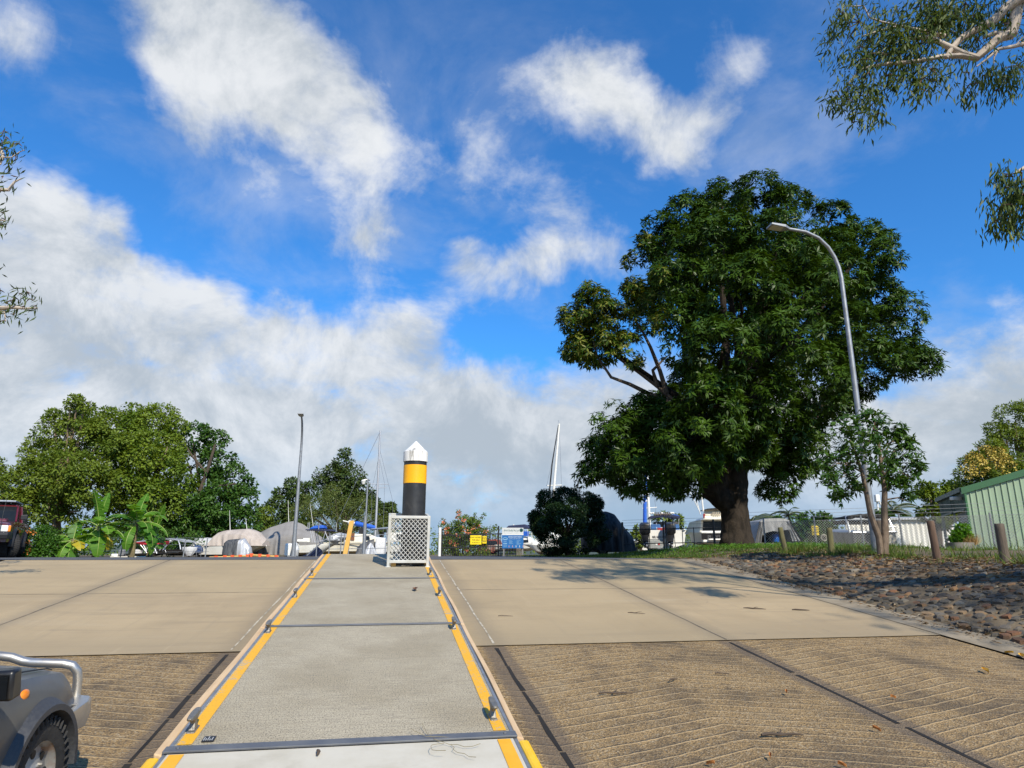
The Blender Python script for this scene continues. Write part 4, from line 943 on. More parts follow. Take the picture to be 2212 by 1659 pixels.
    for pl in ([(1515,905),(1460,870),(1420,835),(1380,805),(1330,770),(1300,740)],[(1440,850),(1425,800),(1405,750),(1390,720),(1370,690)],[(1470,880),(1400,850),(1360,830),(1320,815),(1290,770),(1280,730)],[(1420,835),(1410,800),(1440,770)]):
        mb.tube([pt(x,y,-.6) for x,y in pl],[.095*(1-.72*k/(len(pl)-1)) for k in range(len(pl))],7)
    mb.build('bare_limbs',bark('pale_limb',(.10,.075,.055),(.19,.15,.11),8,.4,.6),root,world=True,smooth=True)
mango()
lm_gr=leafmat('fresh_leaf',(.080,.140,.014),(.175,.240,.026),None,.45,.3)
lm_dk=leafmat('deep_leaf',(.030,.082,.014),(.072,.145,.022),None,.42,.25)
lm_ol=leafmat('olive_leaf',(.080,.130,.014),(.165,.220,.026),None,.5,.25)
lm_rd=leafmat('reddish_leaf',(.040,.080,.018),(.090,.130,.028),(.26,.10,.035),.45,.2)
bk_p=bark('pale_bark',(.30,.23,.16),(.20,.15,.10)); bk_d=bark('dark_bark',(.07,.055,.042),(.13,.10,.075))
def left_trees():
    Y=42.
    bl=PB([(150,940,62),(90,985,55),(210,960,60,-1),(75,1040,45,-1),(140,1020,60,-2),(45,1050,38),(195,1040,55,-2),(110,1090,48,-1),(60,1100,40),(165,1100,45,-1.5),(120,915,30),(185,905,32),(155,873,9,-1.5),(163,866,8,-1.5),(187,880,10,-1.5)],Y)
    b=(GX(117,Y),Y,0); r,q,inv=tree('broadleaf_tree','spreading pale-trunked tree at far left with two wispy sprigs on top','tree',b,True,bl,30000,.19,.55,lm_ol,bk_p,21,'broad green trees along the left side of the yard',tr=.26,fork=P(122,1120,Y))
    mb=MB()
    for pl,r0 in (([(118,1130),(95,1110),(72,1092)],.10),([(122,1120),(125,1060),(130,1000),(150,950)],.14),([(124,1110),(150,1075),(175,1045)],.11),([(117,1140),(116,1090),(100,1040),(95,1000)],.12),([(150,960),(152,925),(155,890)],.03),([(155,900),(170,892),(182,884)],.015)): mb.tube([P(x,y,Y-1.0) for x,y in pl],[r0*(1-.5*k/(len(pl)-1)) for k in range(len(pl))],7)
    mb.build('bare_limbs',bk_p,r,world=True,smooth=True)
    Y=45.
    bl=PB([(255,925,55),(320,930,58),(240,985,55,-2),(300,990,62,-2.5),(360,960,50),(350,1020,58,-2),(270,1050,60,-2.5),(330,1080,58,-2),(390,1040,40),(230,1070,45,-1),(280,905,35),(345,905,38),(220,920,35),(380,925,28),(300,1110,45),(240,1120,45),(370,1100,45)],Y)
    r,q,inv=tree('broadleaf_tree','bright yellow-green tree, widest of the left-hand trees, behind the banana plants','tree',(GX(290,Y),Y,0),True,bl,36000,.20,.58,lm_gr,bk_p,22,'broad green trees along the left side of the yard',tr=.3)
    mb=MB()
    for pl,r0 in (([(290,1150),(295,1090),(320,1030),(345,990)],.13),([(290,1120),(260,1060),(245,1010)],.11),([(345,1000),(355,985),(362,965)],.07)): mb.tube([P(x,y,Y-1.8) for x,y in pl],[r0*(1-.5*k/(len(pl)-1)) for k in range(len(pl))],7)
    mb.build('bare_limbs',bk_p,r,world=True,smooth=True)
    Y=47.
    bl=PB([(420,945,38),(460,955,36),(395,990,34,1),(470,1000,40),(500,1040,42),(440,1050,40,-1),(520,1080,36),(545,1105,22),(470,1100,55,-1.5),(410,1110,55,-1.5),(520,1130,36),(440,1150,50,-1),(380,1150,45,-1),(500,1160,40),(545,1150,20),(535,1050,22),(360,1130,40)],Y)
    r,q,inv=tree('broadleaf_tree','darker open-crowned tree with dark limbs at the right of the left-hand group','tree',(GX(440,Y),Y,0),True,bl,23000,.23,.6,lm_dk,bk_d,23,'broad green trees along the left side of the yard',tr=.28,minr=.3)
    mb=MB()
    for pl,r0 in (([(425,1180),(425,1080),(450,1010),(465,960)],.16),([(430,1070),(470,1050),(510,1045)],.10),([(445,1020),(415,985),(400,960)],.09)): mb.tube([P(x,y,Y-1.5) for x,y in pl],[r0*(1-.5*k/(len(pl)-1)) for k in range(len(pl))],7)
    mb.build('bare_limbs',bk_d,r,world=True,smooth=True)
    Y=40.
    bl=PB([(15,1050,45),(40,1090,38),(-20,1090,60),(20,1130,45),(-30,1030,45)],Y)
    tree('broadleaf_tree','low olive-green tree at the very left edge above the maroon four wheel drive','tree',(GX(-10,Y),Y,0),True,bl,7000,.19,.55,lm_ol,bk_p,24,'broad green trees along the left side of the yard')
    # undergrowth between trunks and the fence
    Y=40.; bl=PB([(x,1165+rnd.uniform(-12,14),28) for x in range(-30,420,26)],Y)
    q=np.random.default_rng(8); V,F,var=crown_leaves(bl,7500,.16,.5,q); o=npmesh('undergrowth',V,F,lm_dk,None,var); o['kind']='stuff'
    # hedge shrub behind the maroon car
    Y=29.; bl=PB([(75,1165,24),(95,1160,20),(60,1180,22),(90,1188,24),(110,1180,18),(70,1198,20),(102,1200,20),(45,1190,18)],Y)
    r,q,inv=tree('shrub','dense bright green shrub with a few orange flowers right of the maroon car','shrub',(GX(85,Y),Y,0),True,bl,6500,.10,.55,leafmat('shrub_leaf',(.03,.09,.01),(.07,.16,.02),None,.4,.3),bk_d,25,tr=.05)
    V,F,var=crown_leaves(PB([(63,1145,5),(68,1150,4),(62,1168,4),(58,1190,4)],Y-1),60,.09,.8,q,minr=.08); npmesh('flowers',V,F,mat('orange_petal',(.55,.16,.02),.6),r,None,inv)
left_trees()
def banana(px,Y,h,seed,label,lean=0.,nl=10,spec=None):
    q=np.random.default_rng(seed); root=thing('banana_plant',label,'banana plant',(GX(px,Y),Y,0),group='banana plants in front of the left-hand trees')
    MB().tube([(0,0,-.05),(lean*.3,0,h*.45),(lean,0,h)],[.14,.12,.07],10).build('stem',mat('banana_stem',(.24,.20,.10),.8,col2=(.11,.085,.045),ns=5,sx=(1,1,.4),bump=.5,bs=15),root,smooth=True)
    gm=leafmat('banana_leaf',(.06,.17,.016),(.14,.29,.028),(.46,.38,.03),.45,.38)
    for k in range(nl):
        az=2*PI*k/nl*1.0+q.uniform(-.35,.35); el=R(q.choice([78,62,45,30,15,-5,-25])) if k else R(84); Ln=q.uniform(1.2,1.75); Wd=q.uniform(.46,.62)
        if spec and k<len(spec): az,el,Ln=spec[k]; el=R(el); az=R(az)
        hd=np.array([math.cos(az),math.sin(az),0]); p=np.array([lean,0,h-.1]); pts=[p]; e=el; n=13
        for i in range(n): p=p+(hd*math.cos(e)+np.array([0,0,math.sin(e)]))*Ln/n; pts.append(p); e-=R(4+7*i/n)*(1 if el<1.3 else .25)
        side=np.cross(hd,[0,0,1]); V=[];F=[];var=[]; v0=q.random()*.7
        if seed%2 and k==nl-1: v0=.97
        tw=q.uniform(-.4,.4)
        for s in (-1,1):
            for i in range(2,n):
                if q.random()<.10: continue
                a,b=pts[i],pts[i+1]; t0,t1=(i-2)/(n-2),(i-1)/(n-2); wf=lambda t:Wd*.5*max(.1,math.sin(PI*min(1,t*.93+.07))**.55)
                tg=unit((b-a)[None])[0]; upv=np.cross(side,tg); dr=q.uniform(.05,.35); gap=.96 if q.random()<.6 else .75
                sd=side*math.cos(tw)+upv*math.sin(tw)*s
                e0=a+s*sd*wf(t0)-upv*0-np.array([0,0,wf(t0)*dr]); e1=a+(b-a)*gap+s*sd*wf(t1)-np.array([0,0,wf(t1)*dr])
                o=len(V); V+= [a,a+(b-a),e1,e0]; F.append([o,o+1,o+2,o+3] if s>0 else [o+3,o+2,o+1,o]); var.append(min(.84,max(0,v0+q.uniform(-.1,.1))) if v0<.9 else .97)
        lf=npmesh('leaf',np.array(V),np.array(F),gm,root,var)
        mb=MB(); mb.tube([tuple(p_) for p_ in pts],[.022-.019*i/n for i in range(n+1)],5); mb.build('midrib',mat('banana_midrib',(.30,.38,.10),.5),lf,smooth=True)
banana(205,30.,1.35,31,'tallest banana plant with one upright leaf, in the middle of the clump',0,16,spec=[(80,88,1.55),(180,22,1.7),(200,40,1.2),(10,30,1.6),(0,5,1.6),(170,-10,1.7),(-60,-35,1.3),(-110,-30,1.3),(-40,20,1.3),(150,50,1.2),(30,55,1.3),(190,0,1.9)])
banana(283,30.5,1.55,32,'banana plant with arching leaves just left of the red boat canopy',.05,16,spec=[(90,75,1.5),(0,38,1.5),(180,42,1.6),(175,18,1.5),(-90,-30,1.5),(-100,-50,1.2),(-10,-8,1.6),(5,12,1.7),(195,-5,1.4),(-70,60,1.2),(60,60,1.3),(-20,-18,1.9)])
banana(160,29.5,.75,33,'short banana plant leaning left beside the green shrub',-.15,11,spec=[(180,12,1.9),(170,40,1.2),(100,80,.9),(20,20,1.2),(-90,-10,1.1),(190,-15,1.1),(0,45,1.1),(-50,-25,1.),(215,5,1.4)])
banana(322,32.,.9,34,'low banana plant behind the red boat canopy with tattered leaves',.1,8)
def mid_trees():
    g='trees behind the boats in the middle of the yard'
    Y=62.; bl=PB([(738,1000,22),(725,1030,32),(755,1030,32),(700,1045,24),(775,1060,30),(735,1065,40),(790,1080,22),(745,980,9),(690,1030,14),(770,1090,34),(715,1090,30)],Y)
    tree('tall_tree','tallest conical tree with reddish new leaves, between the lamp post and the mast','tree',(GX(740,Y),Y,0),True,bl,11000,.26,.5,leafmat('reddish_leaf_b',(.036,.070,.017),(.080,.115,.026),(.24,.11,.04),.45,.2),bk_d,41,g,minr=.4)
    Y=56.; bl=PB([(640,1065,26),(610,1080,26),(665,1060,20),(590,1110,30),(640,1110,34),(680,1090,22),(610,1140,30),(575,1140,26),(655,1140,26),(630,1045,10),(605,1065,9)],Y)
    tree('tall_tree','bushy tree with reddish tips behind the grey covered boat','tree',(GX(625,Y),Y,0),True,bl,9000,.24,.5,lm_rd,bk_d,42,g,minr=.4)
    Y=50.; bl=PB([(690,1095,34),(720,1080,32),(655,1110,30),(750,1110,32),(790,1110,28),(700,1130,36),(750,1140,34),(800,1135,26),(820,1120,18),(650,1145,24),(770,1095,20)],Y)
    tree('rounded_shrub_tree','rounded fine-leaved green tree behind the blue sail cover','tree',(GX(730,Y),Y,0),True,bl,17000,.12,.4,leafmat('fine_leaf',(.085,.115,.026),(.145,.175,.042),None,.55,.2),bk_d,43,g,minr=.5,rp=(.35,.5))
    Y=58.; bl=PB([(825,1110,24),(840,1100,14),(805,1090,20),(830,1135,20),(850,1120,10)],Y)
    tree('tall_tree','small tree behind the mast and left of the mooring pile','tree',(GX(822,Y),Y,0),True,bl,4200,.25,.5,leafmat('reddish_leaf_b',(.036,.070,.017),(.080,.115,.026),(.24,.11,.04)),bk_d,44,g,minr=.4)
    Y=52.; bl=PB([(560,1130,22),(575,1110,14),(545,1150,24),(690,1160,20),(520,1160,20)],Y); tree('low_tree','low yellowish tree seen between the dark tree and the grey cover','tree',(GX(555,Y),Y,0),True,bl,3000,.2,.5,lm_ol,bk_d,45,minr=.35)
    # flowering bush behind the gate
    Y=50.; bl=PB([(1000,1150,34),(975,1165,26),(1030,1160,26),(1000,1180,32),(970,1190,24),(1035,1188,22),(985,1140,16),(1020,1135,14)],Y)
    r,q,inv=tree('flowering_bush','green bush with scattered orange-red flowers behind the black gate','bush',(GX(1000,Y),Y,0),True,bl,9000,.15,.5,lm_gr,bk_d,46,tr=.06,minr=.3)
    sp=[(990,1140,992,1105),(1010,1135,1028,1112),(1020,1140,1050,1110),(980,1145,955,1125),(975,1155,952,1135),(1030,1150,1070,1138),(1040,1160,1072,1142),(1000,1130,1006,1115)]
    mb=MB(); fl=[]
    for x0,y0,x1,y1 in sp:
        pts=[P(x0+(x1-x0)*k/4,y0+(y1-y0)*k/4-2*math.sin(k),Y-.8) for k in range(5)]; mb.tube(pts,[.03,.025,.02,.018,.012],5); fl+=[(x0+(x1-x0)*k,y0+(y1-y0)*k,4) for k in (.4,.6,.8,.97)]
    mb.build('sprays',bk_d,r,world=True)
    V,F,var=crown_leaves(PB(fl,Y-.8),1100,.14,.5,q,minr=.10); npmesh('spray_leaves',V,F,lm_gr,r,var,inv)
    f=[(992,1108,3),(990,1116,4),(958,1126,4),(1049,1150,4),(966,1142,3),(1000,1143,4),(1022,1140,3),(973,1170,4),(1010,1188,3),(985,1178,3),(1033,1140,4),(962,1150,4),(990,1158,4),(1018,1165,3),(1012,1150,3),(1000,1122,3)]
    V,F,var=crown_leaves(PB(f,Y-1.6),420,.13,.7,q,minr=.09); npmesh('flowers',V,F,mat('coral_petal',(.55,.14,.06),.6,col2=(.45,.2,.08)),r,None,inv)
    # dark bush under the mango's shade
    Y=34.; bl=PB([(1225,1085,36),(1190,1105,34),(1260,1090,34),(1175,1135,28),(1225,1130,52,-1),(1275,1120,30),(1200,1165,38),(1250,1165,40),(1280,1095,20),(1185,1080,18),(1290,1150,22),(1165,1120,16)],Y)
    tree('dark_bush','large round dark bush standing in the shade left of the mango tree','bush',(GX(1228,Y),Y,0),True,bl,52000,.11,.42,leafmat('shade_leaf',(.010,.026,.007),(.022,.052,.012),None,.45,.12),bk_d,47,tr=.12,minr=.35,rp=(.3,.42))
mid_trees()
def right_trees():
    # young double-stemmed tree by the lamp post
    Y=14.6; g=gzf(GX(1900,Y),Y)
    bl=PB([(1860,930,42),(1890,905,30),(1830,950,40),(1920,955,42),(1960,960,22),(1950,1000,38),(1880,980,44,-.5),(1820,1000,36),(1790,1000,24),(1800,1040,28),(1840,1045,22),(1970,1030,28),(1930,1045,32),(1900,1030,20),(1960,1060,20),(1815,1068,18),(1945,935,18),(1985,1000,12),(1870,895,16)],Y)
    root=thing('young_tree','young slender tree with two thin stems growing beside the lamp post','tree',(GX(1905,Y),Y,g)); inv=root.matrix_basis.inverted(); q=np.random.default_rng(51)
    C,Rr,O=puffs(bl,q,2.2,(.35,.6),.1,.12)
    n=800; i=q.choice(len(C),n); d=sph(q,n); rc=C[i]+d*Rr[i][:,None]*q.uniform(.3,1,n)[:,None]; ax=unit(d*.5+np.array([0,0,.4])+sph(q,n)*.3); m=6; j=np.repeat(np.arange(n),m); N=n*m
    e=sph(q,N); a=ax[j]; e=unit(e-np.sum(e*a,1)[:,None]*a); dv=e+a*q.uniform(-.1,.5,N)[:,None]; dv[:,2]-=.35; L=q.uniform(.10,.17,N)
    V,F=leafgeo(rc[j],dv,unit(a+sph(q,N)*.3),L,L*.3,.06); npmesh('crown',V,F,leafmat('young_leaf',(.030,.080,.014),(.075,.150,.024),(.16,.19,.04),.42,.25,.5),root,np.clip(q.random(n)[j]*.7+q.random(N)*.22,0,1),inv)
    sb=bark('young_bark',(.24,.18,.13),(.13,.095,.065),14,.5,.4)
    for pl,r0 in (([(1903,1197),(1898,1160),(1880,1110),(1872,1070),(1862,1020),(1848,980),(1835,950)],.075),([(1910,1197),(1912,1150),(1910,1100),(1911,1060),(1905,1020),(1900,975),(1893,920)],.085)):
        mb=MB(); mb.tube([P(x,y,Y) for x,y in pl],[r0*(1-.72*k/(len(pl)-1)) for k in range(len(pl))],9); mb.build('stem',sb,root,world=True,smooth=True)
    mb=MB()
    for pl in ([(1872,1070),(1850,1040),(1820,1020)],[(1862,1020),(1835,1005),(1800,1000)],[(1911,1060),(1935,1035),(1965,1030)],[(1908,1030),(1930,1000),(1960,975)],[(1911,1080),(1940,1075),(1965,1085)],[(1850,985),(1880,950),(1890,910)],[(1848,980),(1815,985),(1795,1010)],[(1905,1000),(1920,960),(1945,940)],[(1868,1050),(1835,1055),(1815,1068)]):
        mb.tube([P(x,y,Y) for x,y in pl],[.022,.016,.008],6)
    for c,_ in bl: mb.tube([tuple(Vector(c).lerp(P(1885,1000,Y),.45)),c],[.012,.005],5)
    mb.build('branches',sb,root,world=True,smooth=True)
    # trees behind the sheds
    g='tall trees behind the green shed'
    Y=34.; yl=leafmat('yellow_flush_leaf',(.045,.060,.014),(.085,.095,.022),(.42,.30,.05),.5,.25)
    bl=PB([(2195,910,42),(2170,945,40),(2215,960,50),(2225,890,40),(2150,930,16),(2140,965,22)],Y)
    tree('feathery_tree','tall olive tree at the far right edge, highest behind the green shed','tree',(GX(2215,Y),Y,0),True,bl,8000,.17,.35,lm_ol,bk_p,52,g,minr=.3)
    Y=31.; bl=PB([(2110,1010,30),(2140,1000,36),(2180,1010,40),(2090,1035,26),(2130,1045,36),(2190,1050,42),(2215,1010,36),(2150,975,18),(2115,990,16),(2215,1050,30)],Y)
    r,q,inv=tree('feathery_tree','tree with yellow blossom tips right behind the green shed roof','tree',(GX(2160,Y),Y,0),True,bl,11000,.16,.35,lm_ol,bk_p,53,g,minr=.3)
    V,F,var=crown_leaves(PB([(2105,998,20),(2130,985,20),(2155,978,16),(2090,1018,14),(2180,1008,16),(2118,1012,14),(2150,1000,12)],Y-1.2),1500,.12,.5,q,minr=.2); npmesh('blossom',V,F,mat('yellow_blossom',(.50,.36,.05),.6,col2=(.36,.28,.05)),r,None,inv)
    Y=36.; bl=PB([(2010,1080,24),(2030,1060,24),(2050,1090,28),(2010,1110,22),(2070,1070,24),(2040,1115,24),(2000,1060,14),(2060,1050,18),(2085,1090,24)],Y)
    tree('broadleaf_tree','mid green tree left of the green shed, above the white shed','tree',(GX(2035,Y),Y,0),True,bl,5500,.2,.5,lm_gr,bk_d,54,g,minr=.3)
    g='coconut palms far behind the yard'
    def palm(px,y,Y,label,seed,nl=13,Ln=2.4):
        q=np.random.default_rng(seed); h=ZY(y,Y); root=thing('palm',label,'palm',(GX(px,Y),Y,0),group=g)
        MB().tube([(0,0,0),(.1,0,h*.5),(0,0,h)],[.16,.13,.11],8).build('trunk',bk_d,root,smooth=True)
        P_=[];D=[];Nn=[];LL=[]; mb=MB()
        for k in range(nl):
            az=2*PI*k/nl+q.uniform(-.2,.2); e=R(q.uniform(0,70)); p=np.array([0,0,h]); pts=[p]; hd=np.array([math.cos(az),math.sin(az),0])
            for i in range(12):
                p=p+(hd*math.cos(e)+np.array([0,0,math.sin(e)]))*Ln/12; e-=R(7.5); pts.append(p)
                for s in (-1,1):
                    for w in (0,.5): P_.append(pts[-2]+(p-pts[-2])*w); D.append(np.cross(hd,[0,0,1])*s*.8+hd*.5+np.array([0,0,-.35])); Nn.append([0,0,1]); LL.append(.55*math.sin(PI*(i+1)/13)**.6)
            mb.tube([tuple(x) for x in pts],.02,4)
        V,F=leafgeo(np.array(P_),np.array(D),np.array(Nn,float),np.array(LL),np.full(len(LL),.13),.02); fr=npmesh('fronds',V,F,leafmat('palm_leaf',(.035,.065,.015),(.09,.12,.03),None,.4,.25),root,q.random(len(F))); mb.build('frond_ribs',mat('palm_rib',(.2,.2,.07),.6),fr)
    palm(1630,1140,60,'palm right behind the mango trunk and left of the grey tarp shelter',61); palm(1940,1105,55,'palm rising above the white shed roof',62); palm(1985,1130,55,'palm at the right end of the white shed roof',63,11,2.)
    palm(1712,1112,75,'distant palm peeping over the grey tarp shelter',64)
    g='leafy trees behind the dog-warning sign'
    Y=50.
    for px,bls,lab,sd in ((1730,[(1725,1130,16),(1745,1125,18),(1735,1145,20),(1715,1150,18),(1755,1150,18),(1740,1170,22)],'leafy tree directly left of the dog-warning sign',71),(1775,[(1775,1122,16),(1790,1130,16),(1765,1140,18),(1785,1150,20),(1770,1170,22)],'leafy tree behind the dog-warning sign',72),(1690,[(1680,1128,9),(1690,1140,14),(1700,1160,16)],'low bush behind the right side of the grey tarp shelter',73),(1385,[(1385,1150,16),(1375,1165,16),(1395,1165,14),(1430,1125,18),(1460,1130,18),(1445,1160,22)],'pale green bush behind the boat with two outboards',74),(1925,[(1895,1120,12),(1915,1125,14),(1955,1130,12)],'dark green bush above the white shed behind the two stems',75)):
        tree('leafy_tree',lab,'tree',(GX(px,Y),Y,0),True,PB(bls,Y),2600,.24,.55,lm_dk if sd!=74 else lm_ol,bk_d,sd,g,minr=.3,tr=.1)
    # far tree line and hills
    q=np.random.default_rng(77); bl=[]
    for k in range(110):
        x=-150+300*k/110+q.uniform(-2,2); bl.append(((x,140+q.uniform(-10,15),q.uniform(1.,3.5)),(4,4,q.uniform(2.5,4.))))
    V,F,var=crown_leaves(bl,16000,.7,.6,q,k=.3); o=npmesh('far_tree_line',V,F,lm_ol,None,var); o['kind']='stuff'
    mb=MB()
    def hill(cx,cy,w,h,sd):
        qq=random.Random(sd); mb.grid(lambda u,v:(cx+w*(u-.5),cy+w*.8*(v-.5),h*math.exp(-((u-.5)*4.2)**2-((v-.5)*4.2)**2)*(1+.15*math.sin(u*19+sd)+.1*math.sin(u*43))),60,16)
    hill(1480,3900,1500,225,1); hill(700,4000,2600,120,2); hill(-1500,4000,3500,90,3); hill(2300,3900,2400,150,4)
    struct(mb.build('hills',mat('hill_forest',(.06,.085,.06),.95,col2=(.05,.07,.055),ns=.01),smooth=True))
right_trees()
# ------------------------------------------------------------------ gum trees reaching in from outside the frame
def gum(label,base,trunkpts,branches,clusters,seed,hidden=None,nper=220):
    q=np.random.default_rng(seed); root=thing('gum_tree',label,'tree',base); inv=root.matrix_basis.inverted()
    wb=bark('gum_bark',(.58,.50,.42),(.42,.35,.28),3,.3,.3)
    mb=MB(); mb.tube(trunkpts,[.32,.28,.24,.2,.16][:len(trunkpts)],14)
    mb.build('trunk',wb,root,world=True,smooth=True)
    mb=MB()
    for pts,r0,r1 in branches: mb.tube(pts,[r0+(r1-r0)*k/(len(pts)-1) for k in range(len(pts))],9)
    tw=MB(); P_=[];D=[];LL=[]
    for c,r,hang in clusters:
        c=np.array(c); n=int(nper*(r/.3)**1.3)
        # several hanging twiglets per cluster
        for _ in range(max(3,int(9*(r/.3)))):
            s=c+sph(q,1)[0]*r*np.array([1,1,.7]); 
            if _%2==0: tw.tube([tuple(c+(0,0,r*.4)),tuple((c+s)/2+np.array([0,0,r*.25])),tuple(s)],[.010,.007,.003],4)
            m=max(4,n//max(3,int(9*(r/.3)))); p=s+q.normal(0,.07,(m,3))*np.array([1,1,1.3]); P_.append(p); d=q.normal(0,.45,(m,3)); d[:,2]-=hang; d[:,0]-=.35; D.append(d); LL.append(q.uniform(.08,.15,m))
    P_=np.concatenate(P_);D=np.concatenate(D);LL=np.concatenate(LL); V,F=leafgeo(P_,D,sph(q,len(P_)),LL,LL*.19,.08)
    npmesh('crown',V,F,leafmat('gum_leaf',(.045,.080,.020),(.095,.135,.028),(.24,.26,.03),.5,.3),root,np.clip(q.random(len(F))*.9,0,1),inv)
    mb.build('branches',wb,root,world=True,smooth=True); tw.build('twigs',bark('twig_brown',(.12,.075,.06),(.2,.13,.1),8),root,world=True)['kind']='stuff'
    return root
def gum_right():
    Y=7.2; z=lambda x,y,dy=0:tuple(P(x,y,Y+dy))
    f=lambda X,Yp:(2212/3840*(3000+X/1.843),Yp/1.843*2212/3840)   # from the enlarged detail
    g=lambda X,Yp,dy=0:z(*f(X,Yp),dy)
    base=(12.6,1.5,0.); tp=[base,(12.2,2.,2.5),(11.5,2.8,5.),(10.4,4.,7.2)]
    br=[([tp[-1],(8.6,5.6,7.9),g(1530,-60),g(1480,160),g(1460,240)],.11,.062),([g(1460,240),g(1380,260),g(1300,330),g(1220,400),g(1120,370),g(1040,330),g(960,290)],.062,.034),([g(1220,400),g(1100,385),g(980,390),g(860,415)],.04,.022),([g(1460,235),g(1340,230),g(1270,260)],.038,.02),([tp[-1],(8.2,5.9,7.8),g(1420,60),g(1340,140),g(1230,200),g(1120,260),g(1050,330),g(1010,400)],.08,.026),
        ([g(960,290),g(900,255),g(820,265),g(750,270),g(750,340)],.035,.012),([g(860,415),g(760,430),g(620,440),g(500,455),g(410,485),g(330,580)],.03,.01),([g(600,375),g(560,365),g(480,370),g(465,395),g(510,430)],.016,.01),([g(1000,250),g(870,220),g(700,180),g(560,210),g(430,250)],.03,.008),([g(700,180),g(560,150),g(480,120),g(440,40),g(330,45)],.015,.006),
        ([tp[-1],(8.4,5.0,6.3),g(1600,290),g(1480,320),g(1370,340),g(1300,400),g(1220,460)],.04,.008),([g(1370,340),g(1340,400),g(1340,440)],.014,.006),([tp[-1],(8.6,5.2,5.4),g(1660,1080),g(1548,1160),g(1480,1200)],.05,.012),([g(1600,300),g(1500,300),g(1560,240)],.02,.01)]
    cl=[(g(*c[:2]),c[2]*.0024,c[3] if len(c)>3 else 1.) for c in ((300,100,50),(330,140,40),(270,70,30),(510,85,30),(670,60,36,1.2),(780,80,45),(840,120,60),(900,160,70),(980,200,70),(880,80,55),(960,60,60),(1060,60,70),(1150,50,75),(1090,140,70),(1010,130,60),(1200,120,60),(1230,210,50),(1220,280,50),(700,190,50),(620,160,40),(560,220,50),(640,250,60),(720,250,60),(800,250,60),(480,280,50),(420,340,45),(540,330,55),(640,330,60),(730,330,65),(820,330,60),(360,440,40),(430,430,45),(560,440,50),(660,420,60),(760,440,60),(850,460,60),(900,500,60),(860,560,55),(840,640,45),(930,580,40),(480,520,45),(440,560,40),(600,540,45),(680,540,40),(560,610,45),(480,640,55),(420,680,50),(320,700,50),(290,740,40),(230,650,35),(330,600,35),(260,680,35),(500,740,40),(545,800,28),(480,830,26),(370,860,28),(1170,520,42,1.5),(1180,600,45,1.8),(1170,650,30,1.8),(1270,540,40,1.5),(1350,500,45,1.6),(1360,580,55,1.8),(1410,560,45,1.8),(1350,640,32,1.8),(1300,60,60),(1400,60,50),(1420,180,35),(1480,1260,80,1.4),(1540,1230,80,1.4),(1420,1330,55,1.4),(1500,1360,90,1.5),(1400,1450,60,1.6),(1460,1500,70,1.7),(1540,1480,80,1.6),(1380,1510,45,1.7),(1360,1540,34,1.7),(1440,1560,34,1.7),(1560,1380,80,1.5))]
    q=np.random.default_rng(6)
    # the unseen part of the crown, on the sun side, that shades ramp and bank
    for k in range(62):
        p=np.array([q.uniform(7.8,15.5),q.uniform(-4.5,6.0),q.uniform(5.2,11.)])
        if p[0]/max(.3,p[1]*.97+ (p[2])*.24)<.86 and p[1]>0: continue
        l=p-np.array(sdir)*((p[2]+.5)/sdir.z); la,lc=ac(l[0],l[1])
        if lc<7.0 and la<12.5: continue
        cl.append((tuple(p),q.uniform(.35,.75),1.))
    # sprays that hang in the sun's path and throw the leafy shadow across the top of the ramp
    for a,c in ((15.6,5.),(15.3,6.),(14.9,4.6),(14.8,5.6),(14.5,6.4),(14.1,5.2),(13.9,6.1),(13.6,5.5),(15.5,3.9),(14.2,4.5),(13.3,6.4),(15.7,6.8),(14.7,6.9)):
        s=RW(a,c); d=q.uniform(11.,12.5); p=s+sdir*d; cl.append((tuple(p),q.uniform(.32,.55),1.))
    br.append(([tp[-1],tuple(RW(14.6,5.5)+sdir*12.5),tuple(RW(15.6,4.2)+sdir*12.)],.03,.01)); br.append(([tp[-1],tuple(RW(14,6)+sdir*12.5),tuple(RW(12.2,6.5)+sdir*11.5)],.03,.01))
    gum('white-barked gum tree whose leafy branches hang into the top right corner',base,tp,br,cl,81)
gum_right()
def gum_left():
    Y=9.; z=lambda x,y,dy=0:tuple(P(x,y,Y+dy)); f=lambda X,Yp:z(X/1.843*.576,(400+Yp/1.843)*.576)
    base=(-11.5,9.5,-.9); tp=[base,(-11.2,9.4,2.),(-10.6,9.3,4.5),(-10.,9.2,6.6)]
    br=[([tp[3],f(-160,150),f(-40,230),f(20,330),f(0,400)],.06,.015),([f(10,350),f(80,350),f(140,310),f(170,300)],.012,.005),([tp[2],f(-200,560),f(-60,570),f(60,575),f(100,520),f(150,495)],.05,.007),([tp[2],f(-240,1500),f(-60,1400),f(80,1385),f(180,1395),f(260,1390)],.06,.006),([f(-60,1400),f(30,1420),f(40,1480)],.015,.006),([tp[2],f(-160,800),f(-40,780),f(50,790)],.04,.006)]
    cl=[(f(*c[:2]),c[2]*.0022,.7) for c in ((20,180,34),(40,220,34),(10,250,40),(90,265,26),(130,265,24),(40,310,30),(110,355,24),(15,300,30),(60,435,18),(20,490,28),(95,490,24),(15,590,22),(10,740,22),(30,790,30),(10,820,22),(180,1290,28),(150,1310,30),(100,1330,32),(70,1350,26),(200,1340,30),(250,1385,26),(170,1390,28),(110,1400,26),(40,1370,24),(5,1280,22),(90,1445,24),(15,1440,24),(25,1490,26),(0,1400,30),(-60,250,60),(-80,500,60),(-80,800,60),(-90,1400,70),(-120,1100,60))]
    gum('gum tree whose small leafy twigs poke in from the left edge',base,tp,br,cl,82,nper=85)
gum_left()
